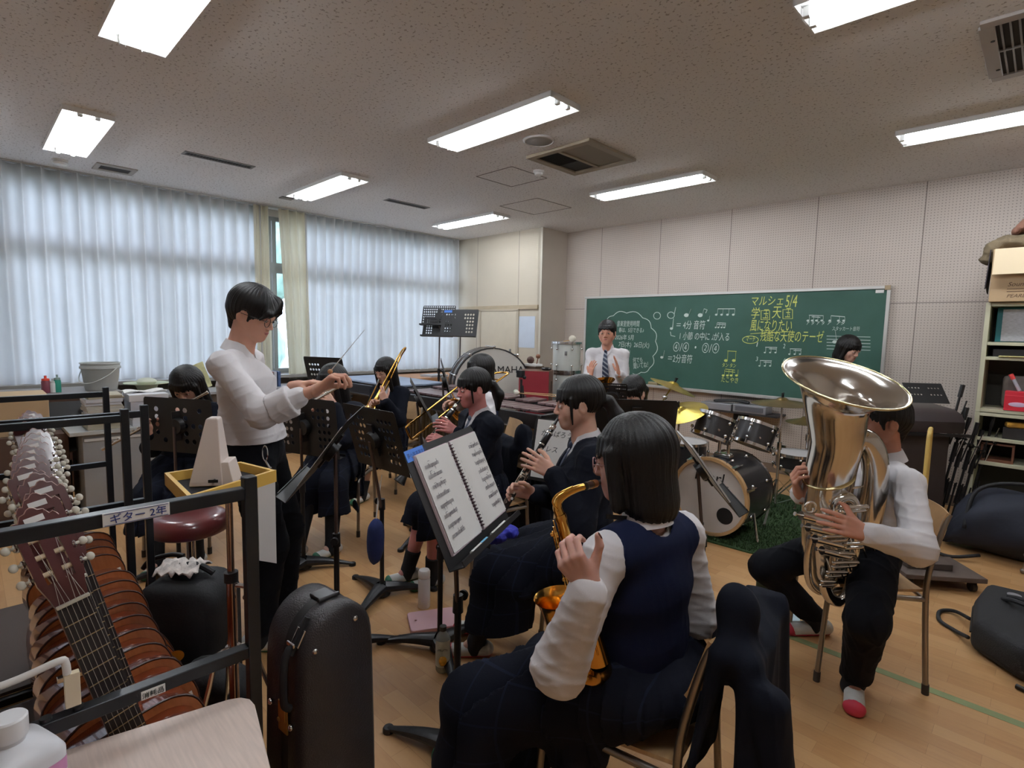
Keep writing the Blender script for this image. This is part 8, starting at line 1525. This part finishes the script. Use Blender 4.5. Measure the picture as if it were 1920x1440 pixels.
# blazer hung over the chair back in front
def hung_blazer(c, l, n, lab, wd=1.0):
    l = l/np.linalg.norm(l)*wd; F = Field(c-V(.35, .45, -.1), c+V(.35, .45, 1.0), .006)
    F.cap(c-l*.14+UZ*.79, c+l*.14+UZ*.79, .042, .042, .03); F.ell(c-l*.10+n*.0+UZ*.865, (.06, .06, .07), k=.05); F.cap(c-l*.17+n*.045+UZ*.78, c-l*.20+n*.10+UZ*.15, .035, .05, .04); F.cap(c+l*.17+n*.045+UZ*.78, c+l*.21+n*.09+UZ*.15, .035, .05, .04)
    lu = l/wd; F.cap(c+n*.055+UZ*.76, c+n*.09+UZ*.12, .03, .034, .05, sq=(lu, 4.4*wd)); F.cap(c-n*.05+UZ*.76, c-n*.08+UZ*.42, .022, .026, .04, sq=(lu, 4.6*wd)); F.cap(c-l*.20+n*.10+UZ*.72, c-l*.17+n*.15+UZ*.24, .048, .036, .02); F.cap(c-l*.18-n*.02+UZ*.78, c-l*.205-n*.06+UZ*.50, .03, .02, .03)
    F.cut(c+UZ*.16, -UZ); v, f = F.mesh(); t = thing('blazer', lab, 'jacket', c+V(0, 0, .16)); organic('cloth', v, f, NAVY, t, disp=folds(77, .012, .5, along=(0, 0, 1)))
hung_blazer(V(-.50, 1.385, 0), V(-.17, .985, 0), V(.985, .17, 0), 'dark navy blazer hung over the chair back in front')
hung_blazer(V(-2.48, 2.545, 0), V(-.98, .21, 0), V(.21, .98, 0), 'dark blazer hung over the chair back of the flushed clarinetist', 1.3)
lp = at(935, 1000, 2.06); F = Field(lp-.12, lp+.12, .004)
for i in range(9): aa = i*2.4; F.ell(lp+RH*.05*math.cos(aa)+FH*.04*math.sin(aa)+UZ*.012*math.sin(i*1.7), (.030, .024, .018), k=.012)
v, f = F.mesh(); blob = organic('cleaning_cloth', v, f, mat('cloth_royal_blue', (36, 40, 150), .85, bump=.8, bscale=40), None, disp=folds(5, .004, 2.2)); tag(blob, 'crumpled royal blue cloth on the lap of the ponytail clarinetist', 'cloth')
t, MW = music_stand(at(1046, 846, 3.1), tuple(at(1050, 846, 3.12)[:2]), (.25, -.97), math.radians(14), 'music stand with a handwritten white sheet behind the ponytail clarinetist', w=.34, h=.36, leg_yaw=.2, holes='none')
sh = thing('writing_sheet', 'white sheet with black handwriting behind the ponytail clarinetist', 'paper', (MW @ np.array([0, -.15, .003, 1]))[:3]); obj('sheet', MB().box((0, .0, .004), (.30, .34, .002), MW), PAPER, sh); t_ = MB()
for k, s_ in enumerate(('がんばろう', 'ブレス', '音程')): v, f = text_mesh(s_, .04, MW @ trs((-.12, .08-.09*k, .0055)), .0003, .2); t_.add(v, f)
obj('handwriting', t_, mat('print_dark', (50, 58, 60), .6), sh, smooth=None)

def blankets():
    z = BLZ; y = 5.78
    for lab, m, pts, sd in (('olive brown blanket drooping over the left end of the cardboard box', mat('blanket_olive', (112, 98, 76), .95, var=.1, vscale=14, bump=.8, bscale=120), [(-.40, .0, -.06, .050, .10), (-.37, .0, .01, .060, .12), (-.28, .0, .05, .065, .14), (-.12, 0, .06, .070, .16), (.10, 0, .07, .075, .17), (.32, 0, .07, .075, .17)], 5),
            ('reddish brown blanket piled highest on the cardboard box', mat('blanket_red', (138, 98, 82), .95, var=.1, vscale=14, bump=.8, bscale=120), [(-.24, .0, .14, .045, .10), (-.17, .0, .19, .065, .13), (-.05, 0, .24, .09, .15), (.10, 0, .27, .11, .16), (.30, 0, .27, .11, .16)], 8)):
        F = Field((-.6, y-.35, z-.25), (.6, y+.35, z+.5), .010)
        for a, b in zip(pts[:-1], pts[1:]): F.cap((a[0], y+a[1], z+a[2]), (b[0], y+b[1], z+b[2]), a[3], b[3], .03, sq=((0, 1, 0), 2.0))
        v, f = F.mesh(); o = organic('blanket', v, f, m, None, disp=folds(sd, .016, .42)); tag(o, lab, 'blanket')
blankets()
